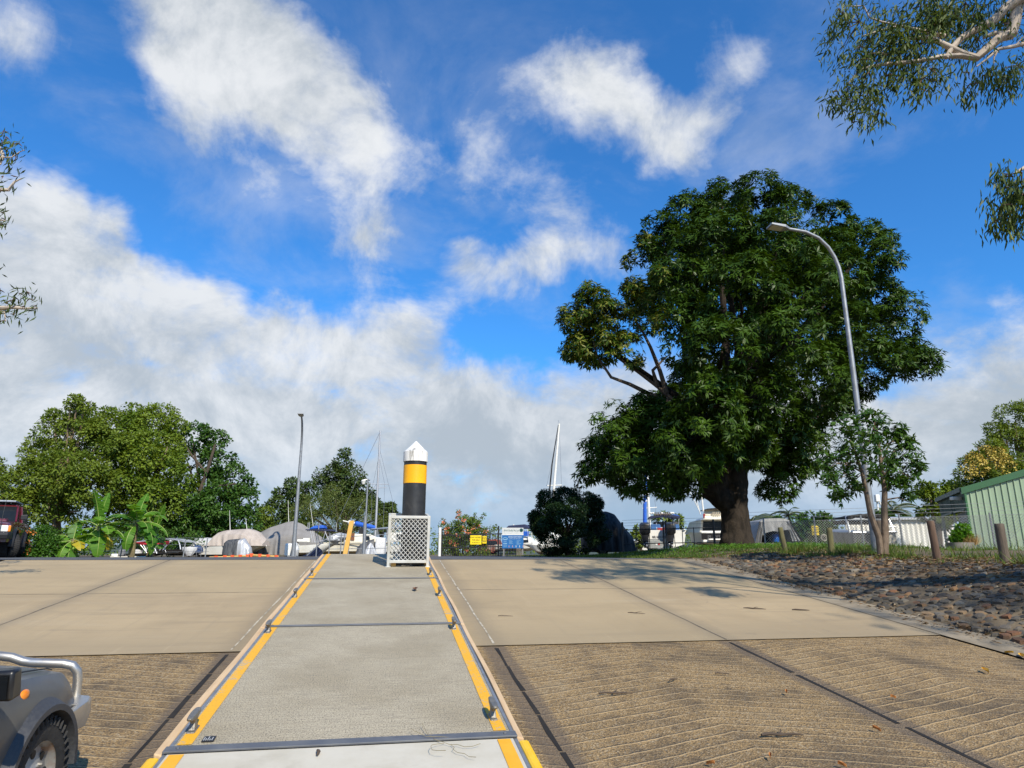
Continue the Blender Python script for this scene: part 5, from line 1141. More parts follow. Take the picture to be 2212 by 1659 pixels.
# ------------------------------------------------------------------ boats
navy=mat('navy_canvas',(.012,.018,.06),.75,col2=(.018,.025,.07)); blue=mat('blue_canvas',(.005,.10,.50),.7,col2=(.01,.075,.40),ns=4)
grey_t=mat('grey_canvas',(.235,.225,.215),.85,col2=(.20,.19,.18),ns=1.4,sx=(.6,1.6,1.6),bump=.7,bs=4,dirt=(.17,.16,.15),dscale=1.,damt=.4)
tan_t=mat('tan_canvas',(.44,.38,.33),.85,col2=(.36,.31,.27),ns=1.5,sx=(1.8,1.8,.5),bump=.7,bs=4)
lgrey_t=mat('pale_grey_canvas',(.50,.50,.48),.8,col2=(.42,.42,.41),ns=2,bump=.2,bs=8)
silver_t=mat('silver_tarp',(.55,.56,.57),.35,.25,col2=(.36,.37,.39),ns=5,sx=(3,3,.5),bump=.6,bs=9)
dgrey_t=mat('dark_grey_tarp',(.04,.042,.046),.55,col2=(.10,.105,.11),ns=6,sx=(3,3,.4),bump=.5,bs=9)
black_t=mat('black_tarp',(.010,.010,.011),.7,spec=.2,col2=(.05,.05,.052),ns=4,sx=(2,2,.4),bump=.5,bs=8)  # grey streaks put the sheen of the tarp into its colour
black_h=mat('black_hull',(.012,.013,.015),.3,col2=(.02,.02,.022),coat=.5); steel=mat('stainless',(.50,.51,.53),.5,.6,col2=(.42,.43,.45))
def hull(L,B,zk,zs,rise=.25,chine=.42,rake=.5,tr=.0,full=.45,n=14):
    rings=[]
    for i in range(n+1):
        t=i/n; hb=B/2*max(.02,1-max(0,(t-full)/(1-full))**2.3); zsh=zs+rise*t*t; k=max(0,(t-.62)/.38); zke=zk+k*k*(zsh-zk)*.8
        zc=zke+chine*(zsh-zke)*.8; x=-L/2+(L-rake)*t; xs=x+rake*t**3
        rings.append([(xs,-hb,zsh),(xs,-hb*.985,zsh-.06),(x+rake*.4*t**3,-hb*.86,zc),(x,0,zke),(x+rake*.4*t**3,hb*.86,zc),(xs,hb*.985,zsh-.06),(xs,hb,zsh)])
    return MB().loft(rings)
def tarp(sec,wr=.03,seed=0,n=44,m=22):
    # sec: x, ridge z, ridge half width, shoulder z, half width there, foot z, foot half width
    q=random.Random(seed); ph=[q.uniform(0,6) for _ in range(6)]; xs=[s[0] for s in sec]
    def f(u,v):
        x=xs[0]+(xs[-1]-xs[0])*u
        g=[float(np.interp(x,xs,[s[k] for s in sec])) for k in range(1,7)]
        zr,wr0,zsd,ws,zf,wf=g; w=abs(v-.5)*2; s=-1 if v<.5 else 1
        py=np.interp(w,[0,.25,.55,1],[0,wr0,ws,wf]); pz=np.interp(w,[0,.25,.55,1],[zr,zr-.02,zsd,zf])
        a=wr*(w**1.2)*(math.sin(x*5.3+ph[0]+2*w)+.6*math.sin(x*11.7+ph[1]-3*w)+.5*math.sin(x*19+ph[2]+s))
        sag=-wr*1.3*math.sin(PI*min(1,w/.55))*(.5+.5*math.sin(x*4.1+ph[3]))
        return (x+wr*.4*math.sin(9*w+ph[4]),s*(py+a),pz+sag*(w<.55))
    mb=MB(); mb.grid(f,n,m)
    o=len(mb.v)
    for e in (0,n):     # end faces
        ids=[e*(m+1)+j for j in range(m+1)]; mb.f.append(ids)
    return mb
def outboard(root,x,y,z,h,col=None,txt=None,tilt=0.,face=1,name='outboard'):
    # powerhead at the top, leg below; local -x is aft
    e=bpy.data.objects.new(name,None); COL.objects.link(e); e.parent=root; e.location=(x,y,z); e.rotation_euler=(0,tilt,0)
    w=h*.22; m=col or black_h
    R_=lambda zz,l0,l1,ww:[(-l1*h,-ww*.7,zz*h),(-l1*h*.9,-ww,zz*h),(l0*h*.8,-ww,zz*h),(l0*h,-ww*.6,zz*h),(l0*h,ww*.6,zz*h),(l0*h*.8,ww,zz*h),(-l1*h*.9,ww,zz*h),(-l1*h,ww*.7,zz*h)]
    MB().loft([R_(.50,.10,.18,w*.6),R_(.58,.13,.25,w*.92),R_(.80,.14,.27,w),R_(.92,.11,.24,w*.92),R_(.98,.05,.14,w*.6)]).build('cowl',m,e,bevel=.015*h,smooth=True)
    MB().loft([R_(.52,.06,.18,w*.7),R_(.36,.06,.16,w*.58),R_(.20,.06,.16,w*.42),R_(.10,.08,.15,w*.36),R_(.0,.06,.05,w*.08)]).build('leg',mat('motor_leg',(.02,.02,.022),.4),e,bevel=.008*h,smooth=True)
    mb=MB(); mb.box((-.10*h,0,.26*h),(.24*h,w*1.3,.02*h)); mb.box((.10*h,0,.5*h),(.10*h,w*.9,.22*h)); mb.build('bracket',mat('motor_leg',(.02,.02,.022),.4),e)
    mb=MB()
    for k in range(3):
        a=2*PI*k/3; mb.blob((-.17*h,math.cos(a)*.07*h,.13*h+math.sin(a)*.07*h),(.015*h,.045*h,.06*h),8,5,0)
    mb.build('propeller',mat('prop_steel',(.25,.25,.26),.35,.8),e,smooth=True)
    if txt: text('lettering',txt,.16*h,mat('white_lettering',(.75,.75,.75),.5),e,(-.275*h,0,.80*h),(PI/2,0,-PI/2),bold=.01)
    return e
def BL(name,label,cat,px,Y,rz=0.,z=None,group=None): return thing(name,label,cat,(GX(px,Y),Y,gzf(GX(px,Y),Y) if z is None else z),rz,group)
S=lambda Y:Y/FPX*.975
BG='boats stored in the yard'
def left_boats():
    # big grey cover
    Y=43.; s=S(Y); r=BL('covered_boat','big boat under a smooth grey peaked cover behind the left lamp post','boat',610,Y,R(4),group=BG)
    zz=lambda y:ZY(y,Y)
    sec=[((520-610)*s,zz(1176),.2,zz(1186),.7,.15,.8),((545-610)*s,zz(1158),.15,zz(1180),.9,.12,1.0),((578-610)*s,zz(1140),.1,zz(1168),1.05,.1,1.15),((615-610)*s,zz(1127.5),.08,zz(1160),1.15,.1,1.2),((628-610)*s,zz(1125.5),.08,zz(1158),1.15,.1,1.2),((648-610)*s,zz(1132),.1,zz(1160),1.1,.1,1.15),((667-610)*s,zz(1145),.12,zz(1168),.9,.1,1.),((692-610)*s,zz(1161),.1,zz(1176),.4,.15,.5)]
    tarp(sec,.06,1,70,30).build('cover',grey_t,r,smooth=True,angle=28)
    MB().tube([((616-610)*s,.2,zz(1128)),((611-610)*s,.2,zz(1080))],[.02,.008],6).build('aerial',white_gel,r); MB().tube([((672-610)*s,.2,zz(1150)),((659-610)*s,.2,zz(1088))],[.02,.008],6).build('aerial',white_gel,r)
    mb=MB(); mb.box((0,0,.25),(4.,.1,.1)); mb.build('trailer_beam',galv,r)
    # tan cover over white hull
    Y=41.; s=S(Y); zz=lambda y:ZY(y,Y); r=BL('covered_boat','white-hulled boat under a high tan canvas cover','boat',505,Y,R(-5),group=BG)
    h=hull(3.9,2.0,.03,zz(1181),.08,chine=.2,full=.6); h.build('hull',white_gel,r,smooth=True)
    sec=[((446-505)*s,zz(1183),.4,zz(1186),.9,.62,.98),((462-505)*s,zz(1166),.5,zz(1176),.95,.6,1.02),((471-505)*s,zz(1150),.5,zz(1160),.85,.6,1.02),((495-505)*s,zz(1144.5),.5,zz(1156),.9,.6,1.02),((535-505)*s,zz(1142),.4,zz(1156),.9,.6,1.02),((557-505)*s,zz(1149),.3,zz(1165),.8,.6,.9),((575-505)*s,zz(1165),.2,zz(1175),.5,.6,.6)]
    tarp(sec,.06,2,54,26).build('cover',tan_t,r,smooth=True,angle=28)
    for x,y in ((492,1103),(530,1120)): MB().tube([((x+5-505)*s,-.3,zz(1148)),((x-505+(-1))*s,-.3,zz(y))],[.02,.008],6).build('aerial',white_gel,r)
    # silver cover over motor in front of it
    Y=39.; s=S(Y); zz=lambda y:ZY(y,Y); r=BL('covered_motor','boat motor wrapped in a half black, half silver tarp beside the tan cover','motor',512,Y,0)
    sec=[((484-512)*s,zz(1172),.2,zz(1180),.28,.1,.35),((490-512)*s,zz(1166),.25,zz(1174),.34,.08,.4),((516-512)*s,zz(1163.5),.28,zz(1172),.37,.08,.43)]
    tarp(sec,.03,3,24,16).build('black_tarp',dgrey_t,r,smooth=True,angle=60)
    sec=[((514-512)*s,zz(1164.5),.28,zz(1173),.36,.08,.42),((525-512)*s,zz(1162.5),.25,zz(1172),.34,.08,.4),((540-512)*s,zz(1183),.15,zz(1190),.25,.08,.3)]
    tarp(sec,.045,4,24,16).build('silver_tarp',silver_t,r,smooth=True,angle=60)
    # pale grey cover
    Y=42.; s=S(Y); zz=lambda y:ZY(y,Y); r=BL('covered_boat','smaller boat under a pale grey cover left of the tan covered one','boat',440,Y,0,group=BG)
    hull(1.7,1.5,.2,zz(1188),.05).build('hull',white_gel,r,smooth=True)
    sec=[((412-440)*s,zz(1180),.3,zz(1185),.7,.5,.75),((421-440)*s,zz(1163.5),.4,zz(1172),.7,.45,.8),((444-440)*s,zz(1161),.4,zz(1170),.7,.45,.8),((464-440)*s,zz(1163),.3,zz(1172),.7,.5,.78)]
    tarp(sec,.02,5,26,18).build('cover',lgrey_t,r,smooth=True,angle=60)
    Y=37.; s=S(Y); zz=lambda y:ZY(y,Y)
    r=BL('covered_motor','outboard motor bagged in a crumpled white sheet by the galvanised post','motor',408,Y)
    rr=[]; q=random.Random(2)
    for z,w in ((.05,.14),(.15,.22),(.35,.34),(.5,.36),(zz(1186),.28),(zz(1182),.12),(zz(1181),.01)): rr.append([(w*math.cos(2*PI*k/20)*(1+.10*math.sin(k*2.9+z*3)),w*.8*math.sin(2*PI*k/20)*(1+.10*math.sin(k*2.9+z*3)),z) for k in range(20)])
    MB().loft(rr).build('sheet',mat('white_sheet',(.72,.73,.74),.6,col2=(.55,.56,.58),ns=6,bump=.6,bs=12),r,smooth=True); MB().tube([(0,0,0),(0,0,.3)],.05).build('stand',black_pl,r)
    Y=39.; s=S(Y); zz=lambda y:ZY(y,Y)
    r=BL('covered_motor','outboard motor under a dark blue hood next to the white bagged one','motor',425,Y)
    rr=[]
    for z,w in ((zz(1194),.30),(zz(1188),.31),(zz(1182),.27),(zz(1179),.16),(zz(1177.5),.02)): rr.append([(w*math.cos(2*PI*k/16),w*.7*math.sin(2*PI*k/16),z) for k in range(16)])
    MB().loft(rr).build('hood',mat('dark_blue_hood',(.02,.05,.14),.7),r,smooth=True); MB().tube([(0,0,0),(0,0,.35)],.08).build('leg',black_pl,r)
    mb=MB()
    for x in (-.2,.1,.35): mb.tube([(x,-.3,0),(x,-.3,.55)],.015,5)
    mb.tube([(-.2,-.3,.5),(.5,-.3,.5)],.015,5); mb.tube([(-.2,-.3,.2),(.5,-.3,.25)],.015,5); mb.build('trailer_frame',galv,r)
    # ski boat with tower
    Y=39.; s=S(Y); zz=lambda y:ZY(y,Y); r=BL('ski_boat','black wakeboard boat with a silver tubular tower','boat',365,Y,R(172),group=BG)
    hull(2.9,1.7,.05,zz(1187),.02,rake=.9,full=.3).build('hull',black_h,r,smooth=True)
    mb=MB()
    for y in (-.75,.75):
        mb.tube([(-1.15,y,zz(1188)),(-1.05,y*.95,zz(1178)),(-.9,y*.9,zz(1168)),(-.5,y*.85,zz(1165.5)),(.1,y*.85,zz(1165))],.035,8); mb.tube([(-.1,y,zz(1188)),(-.3,y*.92,zz(1176)),(-.55,y*.85,zz(1166))],.035,8); mb.tube([(.1,y,zz(1189)),(-.2,y*.9,zz(1172))],.03,8)
    mb.tube([(-.5,-.64,zz(1165)),(-.5,.64,zz(1165))],.03,8); mb.tube([(.1,-.64,zz(1165)),(.1,.64,zz(1165))],.03,8); mb.build('tower',steel,r,smooth=True)
    mb=MB(); mb.loft([[(-1.2,-.6,zz(1172)),(-.3,-.6,zz(1164)),(-.3,.6,zz(1164)),(-1.2,.6,zz(1172))],[(-1.2,-.6,zz(1171)),(-.3,-.6,zz(1163.2)),(-.3,.6,zz(1163.2)),(-1.2,.6,zz(1171))]]); mb.build('tower_canopy',mat('white_black_canvas',(.5,.52,.53),.6,col2=(.02,.02,.02),ns=3,sx=(.3,4,1)),r)
    mb=MB(); mb.blob((.35,-.6,zz(1168)),(.14,.1,.12),10,7,0); mb.build('tower_speaker',white_gel,r,smooth=True)
    # red canopy boat
    Y=36.; s=S(Y); zz=lambda y:ZY(y,Y); r=BL('open_boat','low black boat with a red folding canopy','boat',335,Y,R(4),group=BG)
    hull(2.3,1.4,.02,zz(1196),.10,rake=.7,full=.3).build('hull',black_h,r,smooth=True)
    x=lambda p:(p-335)*s
    mb=MB(); mb.loft([[(x(300),-.6,zz(1172)),(x(352),-.6,zz(1169)),(x(352),.6,zz(1169)),(x(300),.6,zz(1172))],[(x(312),-.62,zz(1177)),(x(350),-.62,zz(1176)),(x(350),.62,zz(1176)),(x(312),.62,zz(1177))]]); mb.build('canopy',mat('red_canvas',(.55,.015,.03),.6,col2=(.45,.01,.02)),r,bevel=.03)
    mb=MB()
    for y in (-.58,.58):
        for a,b in (((311,1176),(330,1197)),((330,1176),(322,1199)),((338,1176),(348,1196)),((349,1176),(338,1190)),((318,1177),(326,1190))): mb.tube([(x(a[0]),y,zz(a[1])),(x(b[0]),y,zz(b[1]))],.022,6)
    mb.tube([(x(285),-.7,zz(1174)),(x(327),-.7,zz(1168.5))],.03,6); mb.build('canopy_frame',steel,r)
    mb=MB(); mb.blob((x(302),-.3,zz(1195)),(.3,.3,.2),12,8,.08,1); mb.blob((x(332),-.3,zz(1195)),(.3,.3,.14),12,8,.08,2); mb.build('grey_bags',lgrey_t,r,smooth=True)
    Y=34.; s=S(Y); zz=lambda y:ZY(y,Y); r=BL('dinghy','small pale dinghy with a grey outboard lying left of the red canopy','boat',285,Y,R(2))
    hull(1.6,.9,.0,zz(1202),.02,rake=.3).build('hull',white_gel,r,smooth=True)
    o=outboard(r,-.45,0,-.25,.62,mat('grey_cowl',(.16,.165,.17),.4,col2=(.2,.2,.2)))
    mb=MB(); mb.box((-.8,0,.08),(.3,.25,.14)); mb.build('white_float',white_gel,r,bevel=.04)
    # yellow boom with orange flags
    Y=33.; s=S(Y); zz=lambda y:ZY(y,Y); oy=mat('ochre_beam',(.60,.36,.10),.7,col2=(.48,.29,.09)); of=mat('orange_flag',(.80,.12,.03),.6)
    for (x0,y0,x1,y1,fx,lab) in ((452,1208,539,1202,(468,487,503,520,536),'yellow timber beam with five orange flags before the tan covered boat'),(542,1202,602,1204,(544,562,580,598),'shorter yellow timber beam with four orange flags before the grey covered boat')):
        xm=(x0+x1)/2; r=BL('flagged_beam',lab,'barrier',xm,Y,group='flagged timber beams on the ground')
        mb=MB(); a=(GX(x0,Y)-GX(xm,Y),0,zz(y0-1)+.04); b=(GX(x1,Y)-GX(xm,Y),0,zz(y1)+.02); mb.tube([a,b],.06,6); mb.build('beam',oy,r)
        for f in fx:
            k=(f-x0)/(x1-x0); X_=a[0]+(b[0]-a[0])*k; Z_=a[2]+(b[2]-a[2])*k; mb=MB(); mb.loft([[(X_-.09,-.075,Z_+.08),(X_+.09,-.075,Z_+.08),(X_+.09,-.06,Z_+.08),(X_-.09,-.06,Z_+.08)],[(X_-.03,-.085,Z_-.12),(X_+.03,-.085,Z_-.12),(X_+.03,-.07,Z_-.12),(X_-.03,-.07,Z_-.12)]]); mb.build('flag',of,r)
    # white cabinet, runabout with blue and navy canopies
    Y=39.5; s=S(Y); zz=lambda y:ZY(y,Y); r=BL('cabinet','white rounded upright cabinet standing at the foot of the lamp post','cabinet',630,Y)
    mb=MB(); mb.box((0,0,zz(1174)/2),(27*s,.6,zz(1174))); mb.build('cabinet_body',white_gel,r,bevel=.08); mb=MB(); mb.box((.02,-.302,zz(1190)),(.01,.006,.4)); mb.build('door_gap',mat('grey_gap',(.2,.2,.19),.8),r)
    Y=40.; s=S(Y); zz=lambda y:ZY(y,Y); r=BL('runabout','white runabout with navy lower hull, small blue canopy above a flat navy one','boat',685,Y,R(4),group=BG); x=lambda p:(p-685)*s
    hull(2.3,1.6,.02,zz(1179),.18,rake=.5).build('hull',white_gel,r,smooth=True)
    mb=MB(); mb.loft([[(x(660),-.86,.02),(x(705),-.86,.02),(x(700),-.86,zz(1188)),(x(690),-.86,zz(1180)),(x(672),-.86,zz(1196))],[(x(660),-.8,.02),(x(705),-.8,.02),(x(700),-.8,zz(1188)),(x(690),-.8,zz(1180)),(x(672),-.8,zz(1196))]]); mb.build('navy_band',mat('navy_gelcoat',(.012,.02,.06),.3),r)
    mb=MB(); mb.loft([[(x(661),-.7,zz(1146)),(x(722),-.7,zz(1148)),(x(722),.7,zz(1148)),(x(661),.7,zz(1146))],[(x(663),-.68,zz(1144)),(x(718),-.68,zz(1144.5)),(x(718),.68,zz(1144.5)),(x(663),.68,zz(1144))]]); mb.build('navy_canopy',navy,r,bevel=.02)
    mb=MB(); mb.loft([[(x(667),-.5,zz(1143.5)),(x(700),-.5,zz(1142)),(x(700),.5,zz(1142)),(x(667),.5,zz(1143.5))],[(x(677),-.45,zz(1136.5)),(x(697),-.45,zz(1134.5)),(x(697),.45,zz(1134.5)),(x(677),.45,zz(1136.5))]]); mb.build('blue_canopy',blue,r,bevel=.05)
    mb=MB()
    for y in (-.65,.65):
        for a,b in (((676,1147),(683,1172)),((672,1147),(678,1172)),((702,1147),(712,1168)),((705,1147),(698,1172)),((683,1172),(712,1165))): mb.tube([(x(a[0]),y,zz(a[1])),(x(b[0]),y,zz(b[1]))],.02,6)
    for p in (666,669,689,726): mb.tube([(x(p),-.6,zz(1150)),(x(p),-.6,zz(1130))],.02,6)
    mb.build('canopy_frame',steel,r)
    mb=MB(); mb.box((x(656),-.3,zz(1168)),(22*s,.5,.13)); mb.box((x(664),-.3,zz(1167)),(14*s,.4,.22)); mb.build('bait_table',white_gel,r,bevel=.02); mb=MB(); mb.box((x(645),-.3,zz(1178)),(.05,.05,.45)); mb.build('bait_table_leg',black_pl,r)
    mb=MB(); mb.blob((x(732),-.2,zz(1160)),(.55,.4,.22),14,9,.16,3); mb.blob((x(722),-.4,zz(1164)),(.4,.3,.25),12,8,.2,4); mb.build('crumpled_tarp',silver_t,r)
    mb=MB(); mb.blob((x(646),-.9,.35),(.22,.2,.42),12,8,.15,5); mb.build('plastic_sheet',mat('clear_sheet',(.5,.52,.54),.3,col2=(.33,.35,.37),ns=8,bump=.6,bs=10),r)
    mb=MB(); mb.tube([(x(672),-1.2,.05),(x(706),-1.2,zz(1168))],.025,6); mb.tube([(x(676),-1.5,.05),(x(710),-1.5,zz(1168))],.025,6)
    for k in range(6): mb.tube([(x(672)+k*.18,-1.2,.15+k*.15),(x(676)+k*.18,-1.5,.15+k*.15)],.018,5)
    o=mb.build('boarding_ladder',galv,None); o.matrix_world=r.matrix_basis.copy(); o.matrix_basis=r.matrix_basis.copy(); tag(o,'galvanised ladder leaning against the white runabout','ladder')
    # sailing boat
    Y=45.; s=S(Y); zz=lambda y:ZY(y,Y); r=BL('sailing_boat','cream sailing boat with silver mast and a bright blue sail cover on its boom','sailing boat',770,Y,R(3),group=BG); x=lambda p:(p-770)*s
    hull(4.6,1.9,.15,zz(1172),.06,chine=.3,rake=.7,full=.35).build('hull',cream_gel,r,smooth=True)
    mb=MB(); mb.box((0,-.955,zz(1175.5)),(3.2,.02,.05)); mb.build('sheer_stripe',black_pl,r)
    mb=MB(); mb.loft([[(x(744),-.75,zz(1172)),(x(835),-.6,zz(1172)),(x(835),.6,zz(1172)),(x(744),.75,zz(1172))],[(x(756),-.65,zz(1153)),(x(800),-.62,zz(1155)),(x(800),.62,zz(1155)),(x(756),.65,zz(1153))]]); mb.build('cabin',cream_gel,r,bevel=.05)
    mb=MB(); mb.loft([[(x(788),-.755,zz(1166)),(x(800.5),-.735,zz(1166)),(x(798.5),-.69,zz(1158.5)),(x(788),-.705,zz(1158.5))],[(x(788),-.70,zz(1166)),(x(800.5),-.68,zz(1166)),(x(798.5),-.64,zz(1158.5)),(x(788),-.65,zz(1158.5))]]); mb.build('cabin_window',glass,r)
    mb=MB(); mb.box((x(764),-.72,zz(1160)),(7*s,.12,15*s)); mb.build('hatch_door',mat('varnished_wood',(.22,.09,.04),.4,col2=(.15,.06,.03),ns=8),r)
    mb=MB(); mb.box((x(780),-.5,zz(1151)),(10*s,.1,20*s)); mb.build('spray_screen',black_pl,r)
    mx=x(808); top=ZY(930,Y); mb=MB(); mb.tube([(mx,0,zz(1170)),(mx,0,zz(1045)),(mx,0,top)],[.075,.07,.055],10); mb.tube([(mx-.65,0,zz(1045)),(mx+.75,0,zz(1046))],.02,6); mb.tube([(mx-.3,0,zz(1054)),(mx+.6,0,zz(1053))],.018,6); mb.build('mast',steel,r,smooth=True)
    mb=MB(); mb.tube([(mx,0,top-.05),(x(719),0,zz(1141))],.012,4); mb.tube([(mx,0,zz(968)),(mx+1.,.1,zz(1080)),(mx+1.1,.1,zz(1150))],.009,4); mb.tube([(mx,0,zz(985)),(mx+.45,0,zz(1045)),(mx+.5,0,zz(1165))],.009,4); mb.tube([(mx,0,zz(985)),(mx-.35,0,zz(1054)),(mx-.3,0,zz(1165))],.009,4); mb.tube([(mx,0,zz(1042)),(x(746),0,zz(1130))],.01,4); mb.build('rigging',mat('wire_grey',(.35,.36,.38),.4,.6),r)
    b0=Vector((mx,0,zz(1141))); b1=Vector((x(737),0,zz(1125))); mb=MB(); mb.tube([b0,b1],.04,8); mb.build('boom',white_gel,r,smooth=True)
    pts=[b0.lerp(b1,k) for k in (0,.15,.3,.45,.6,.64)]; mb=MB(); mb.tube([p+Vector((0,0,.02)) for p in pts],[.13,.14,.145,.15,.16,.08],12); mb.build('sail_cover',blue,r,smooth=True)
    mb=MB(); mb.blob(b0.lerp(b1,.72),(.2,.12,.14),10,7,.15,2); mb.blob(b0.lerp(b1,.8),(.14,.1,.12),10,7,.15,3); mb.build('bundled_sail',white_gel,r,smooth=True)
    # wrapped motor and quilted box before the sailing boat
    Y=36.; s=S(Y); zz=lambda y:ZY(y,Y); r=BL('covered_motor','motor loosely wrapped in dark grey and silver sheeting before the sailing boat','motor',790,Y); x=lambda p:(p-790)*s
    tarp([(x(772),zz(1182),.1,zz(1186),.2,.05,.3),(x(780),zz(1174),.15,zz(1182),.25,.05,.35),(x(797),zz(1167),.12,zz(1180),.25,.05,.38),(x(807),zz(1164),.06,zz(1182),.2,.05,.3)],.06,7,24,16).build('dark_sheet',dgrey_t,r)
    rr=[]
    for z,w in ((.03,.36),(.25,.27),(.5,.15),(zz(1173),.03)): rr.append([(x(803)+w*math.cos(2*PI*k/22)*(1+.25*math.sin(k*3.1)),-.42+w*.5*math.sin(2*PI*k/22)*(1+.25*math.sin(k*3.1)),z) for k in range(22)])
    MB().loft(rr).build('silver_sheet',silver_t,r)
    r=BL('covered_box','pale quilted cover over an upright motor just left of the mesh cage','cover',821,Y); mb=MB()
    mb.loft([[(-.22,-.25,.1),(.25,-.25,.1),(.25,.25,.1),(-.22,.25,.1)],[(-.25,-.27,.6),(.26,-.27,.6),(.26,.27,.6),(-.25,.27,.6)],[(-.2,-.2,zz(1160)),(.24,-.2,zz(1162)),(.24,.2,zz(1162)),(-.2,.2,zz(1160))]]); mb.build('quilted_cover',mat('quilted_white',(.66,.66,.65),.8,col2=(.55,.55,.54),ns=14,bump=.4,bs=25),r,bevel=.06,smooth=True)
    mb=MB(); mb.box((0,0,.05),(.3,.3,.12)); mb.build('stand',black_pl,r)
    Y=41.; s=S(Y); zz=lambda y:ZY(y,Y); r=BL('runabout','white runabout with a grey canopy seen through the mesh of the pile cage','boat',862,Y,R(8),group=BG); x=lambda p:(p-862)*s
    hull(2.4,1.7,.1,zz(1180),.15,rake=.5).build('hull',white_gel,r,smooth=True)
    mb=MB(); mb.loft([[(x(798),-.7,zz(1145)),(x(872),-.7,zz(1141)),(x(872),.7,zz(1141)),(x(798),.7,zz(1145))],[(x(802),-.7,zz(1143)),(x(872),-.7,zz(1136)),(x(872),.7,zz(1136)),(x(802),.7,zz(1143))]]); mb.build('canopy',mat('blue_grey_canvas',(.22,.26,.32),.7),r,bevel=.02)
    mb=MB()
    for p in (815,835,868):
        for y in (-.65,.65): mb.tube([(x(p),y,zz(1143)),(x(p)+.1,y,zz(1178))],.022,6)
    mb.build('canopy_frame',steel,r); mb=MB(); mb.box((x(850),0,zz(1160)),(.9,1.0,.5)); mb.build('console',white_gel,r,bevel=.06); mb=MB(); mb.box((x(862),-.52,zz(1160)),(.35,.05,.3)); mb.build('console_window',glass,r)
    mb=MB(); mb.blob((x(872),-.9,zz(1182)),(.16,.1,.14),10,7,.1,1); mb.build('red_buoy',mat('red_plastic',(.5,.03,.02),.5),r,smooth=True); mb=MB(); mb.blob((x(878),-.9,zz(1190)),(.16,.1,.12),10,7,.1,1); mb.build('yellow_buoy',mat('yellow_plastic',(.6,.4,.03),.5),r,smooth=True)
    # pipe fence at the end of the gangway
    Y=32.; s=S(Y); zz=lambda y:ZY(y,Y); r=BL('pipe_fence','open galvanised pipe fence in front of the sailing boat','fence',770,Y); x=lambda p:(p-770)*s
    for p,t in ((683,1158),(710,1152),(735,1150),(742,1152),(752,1137),(836,1150)): MB().tube([(x(p),0,0),(x(p),0,zz(t))],.024,8).build('post',galv,r,smooth=True)
    for y0,y1 in ((1162,1154),(1186,1184)): MB().tube([(x(710),0,zz(y0)),(x(836),0,zz(y1))],.016,6).build('rail',galv,r)
    # fence posts along the left side of the yard
    Y=32.; r=BL('wire_fence','row of leaning galvanised posts with thin wires along the left yard edge','fence',280,Y); x=lambda p:GX(p,Y)-GX(280,Y); pt=[]
    for p,t,l in ((152,1166,.1),(262,1172,.05),(320,1173,-.02),(397,1166,.03),(444,1162,.02)):
        MB().tube([(x(p)-l,0,0),(x(p),0,ZY(t,Y))],.028,8).build('post',galv,r,smooth=True)
    mb=MB()
    for z in (.25,.55,.85): mb.tube([(x(60),0,z),(x(450),0,z)],.006,4)
    mb.build('wire',galv,r)
left_boats()
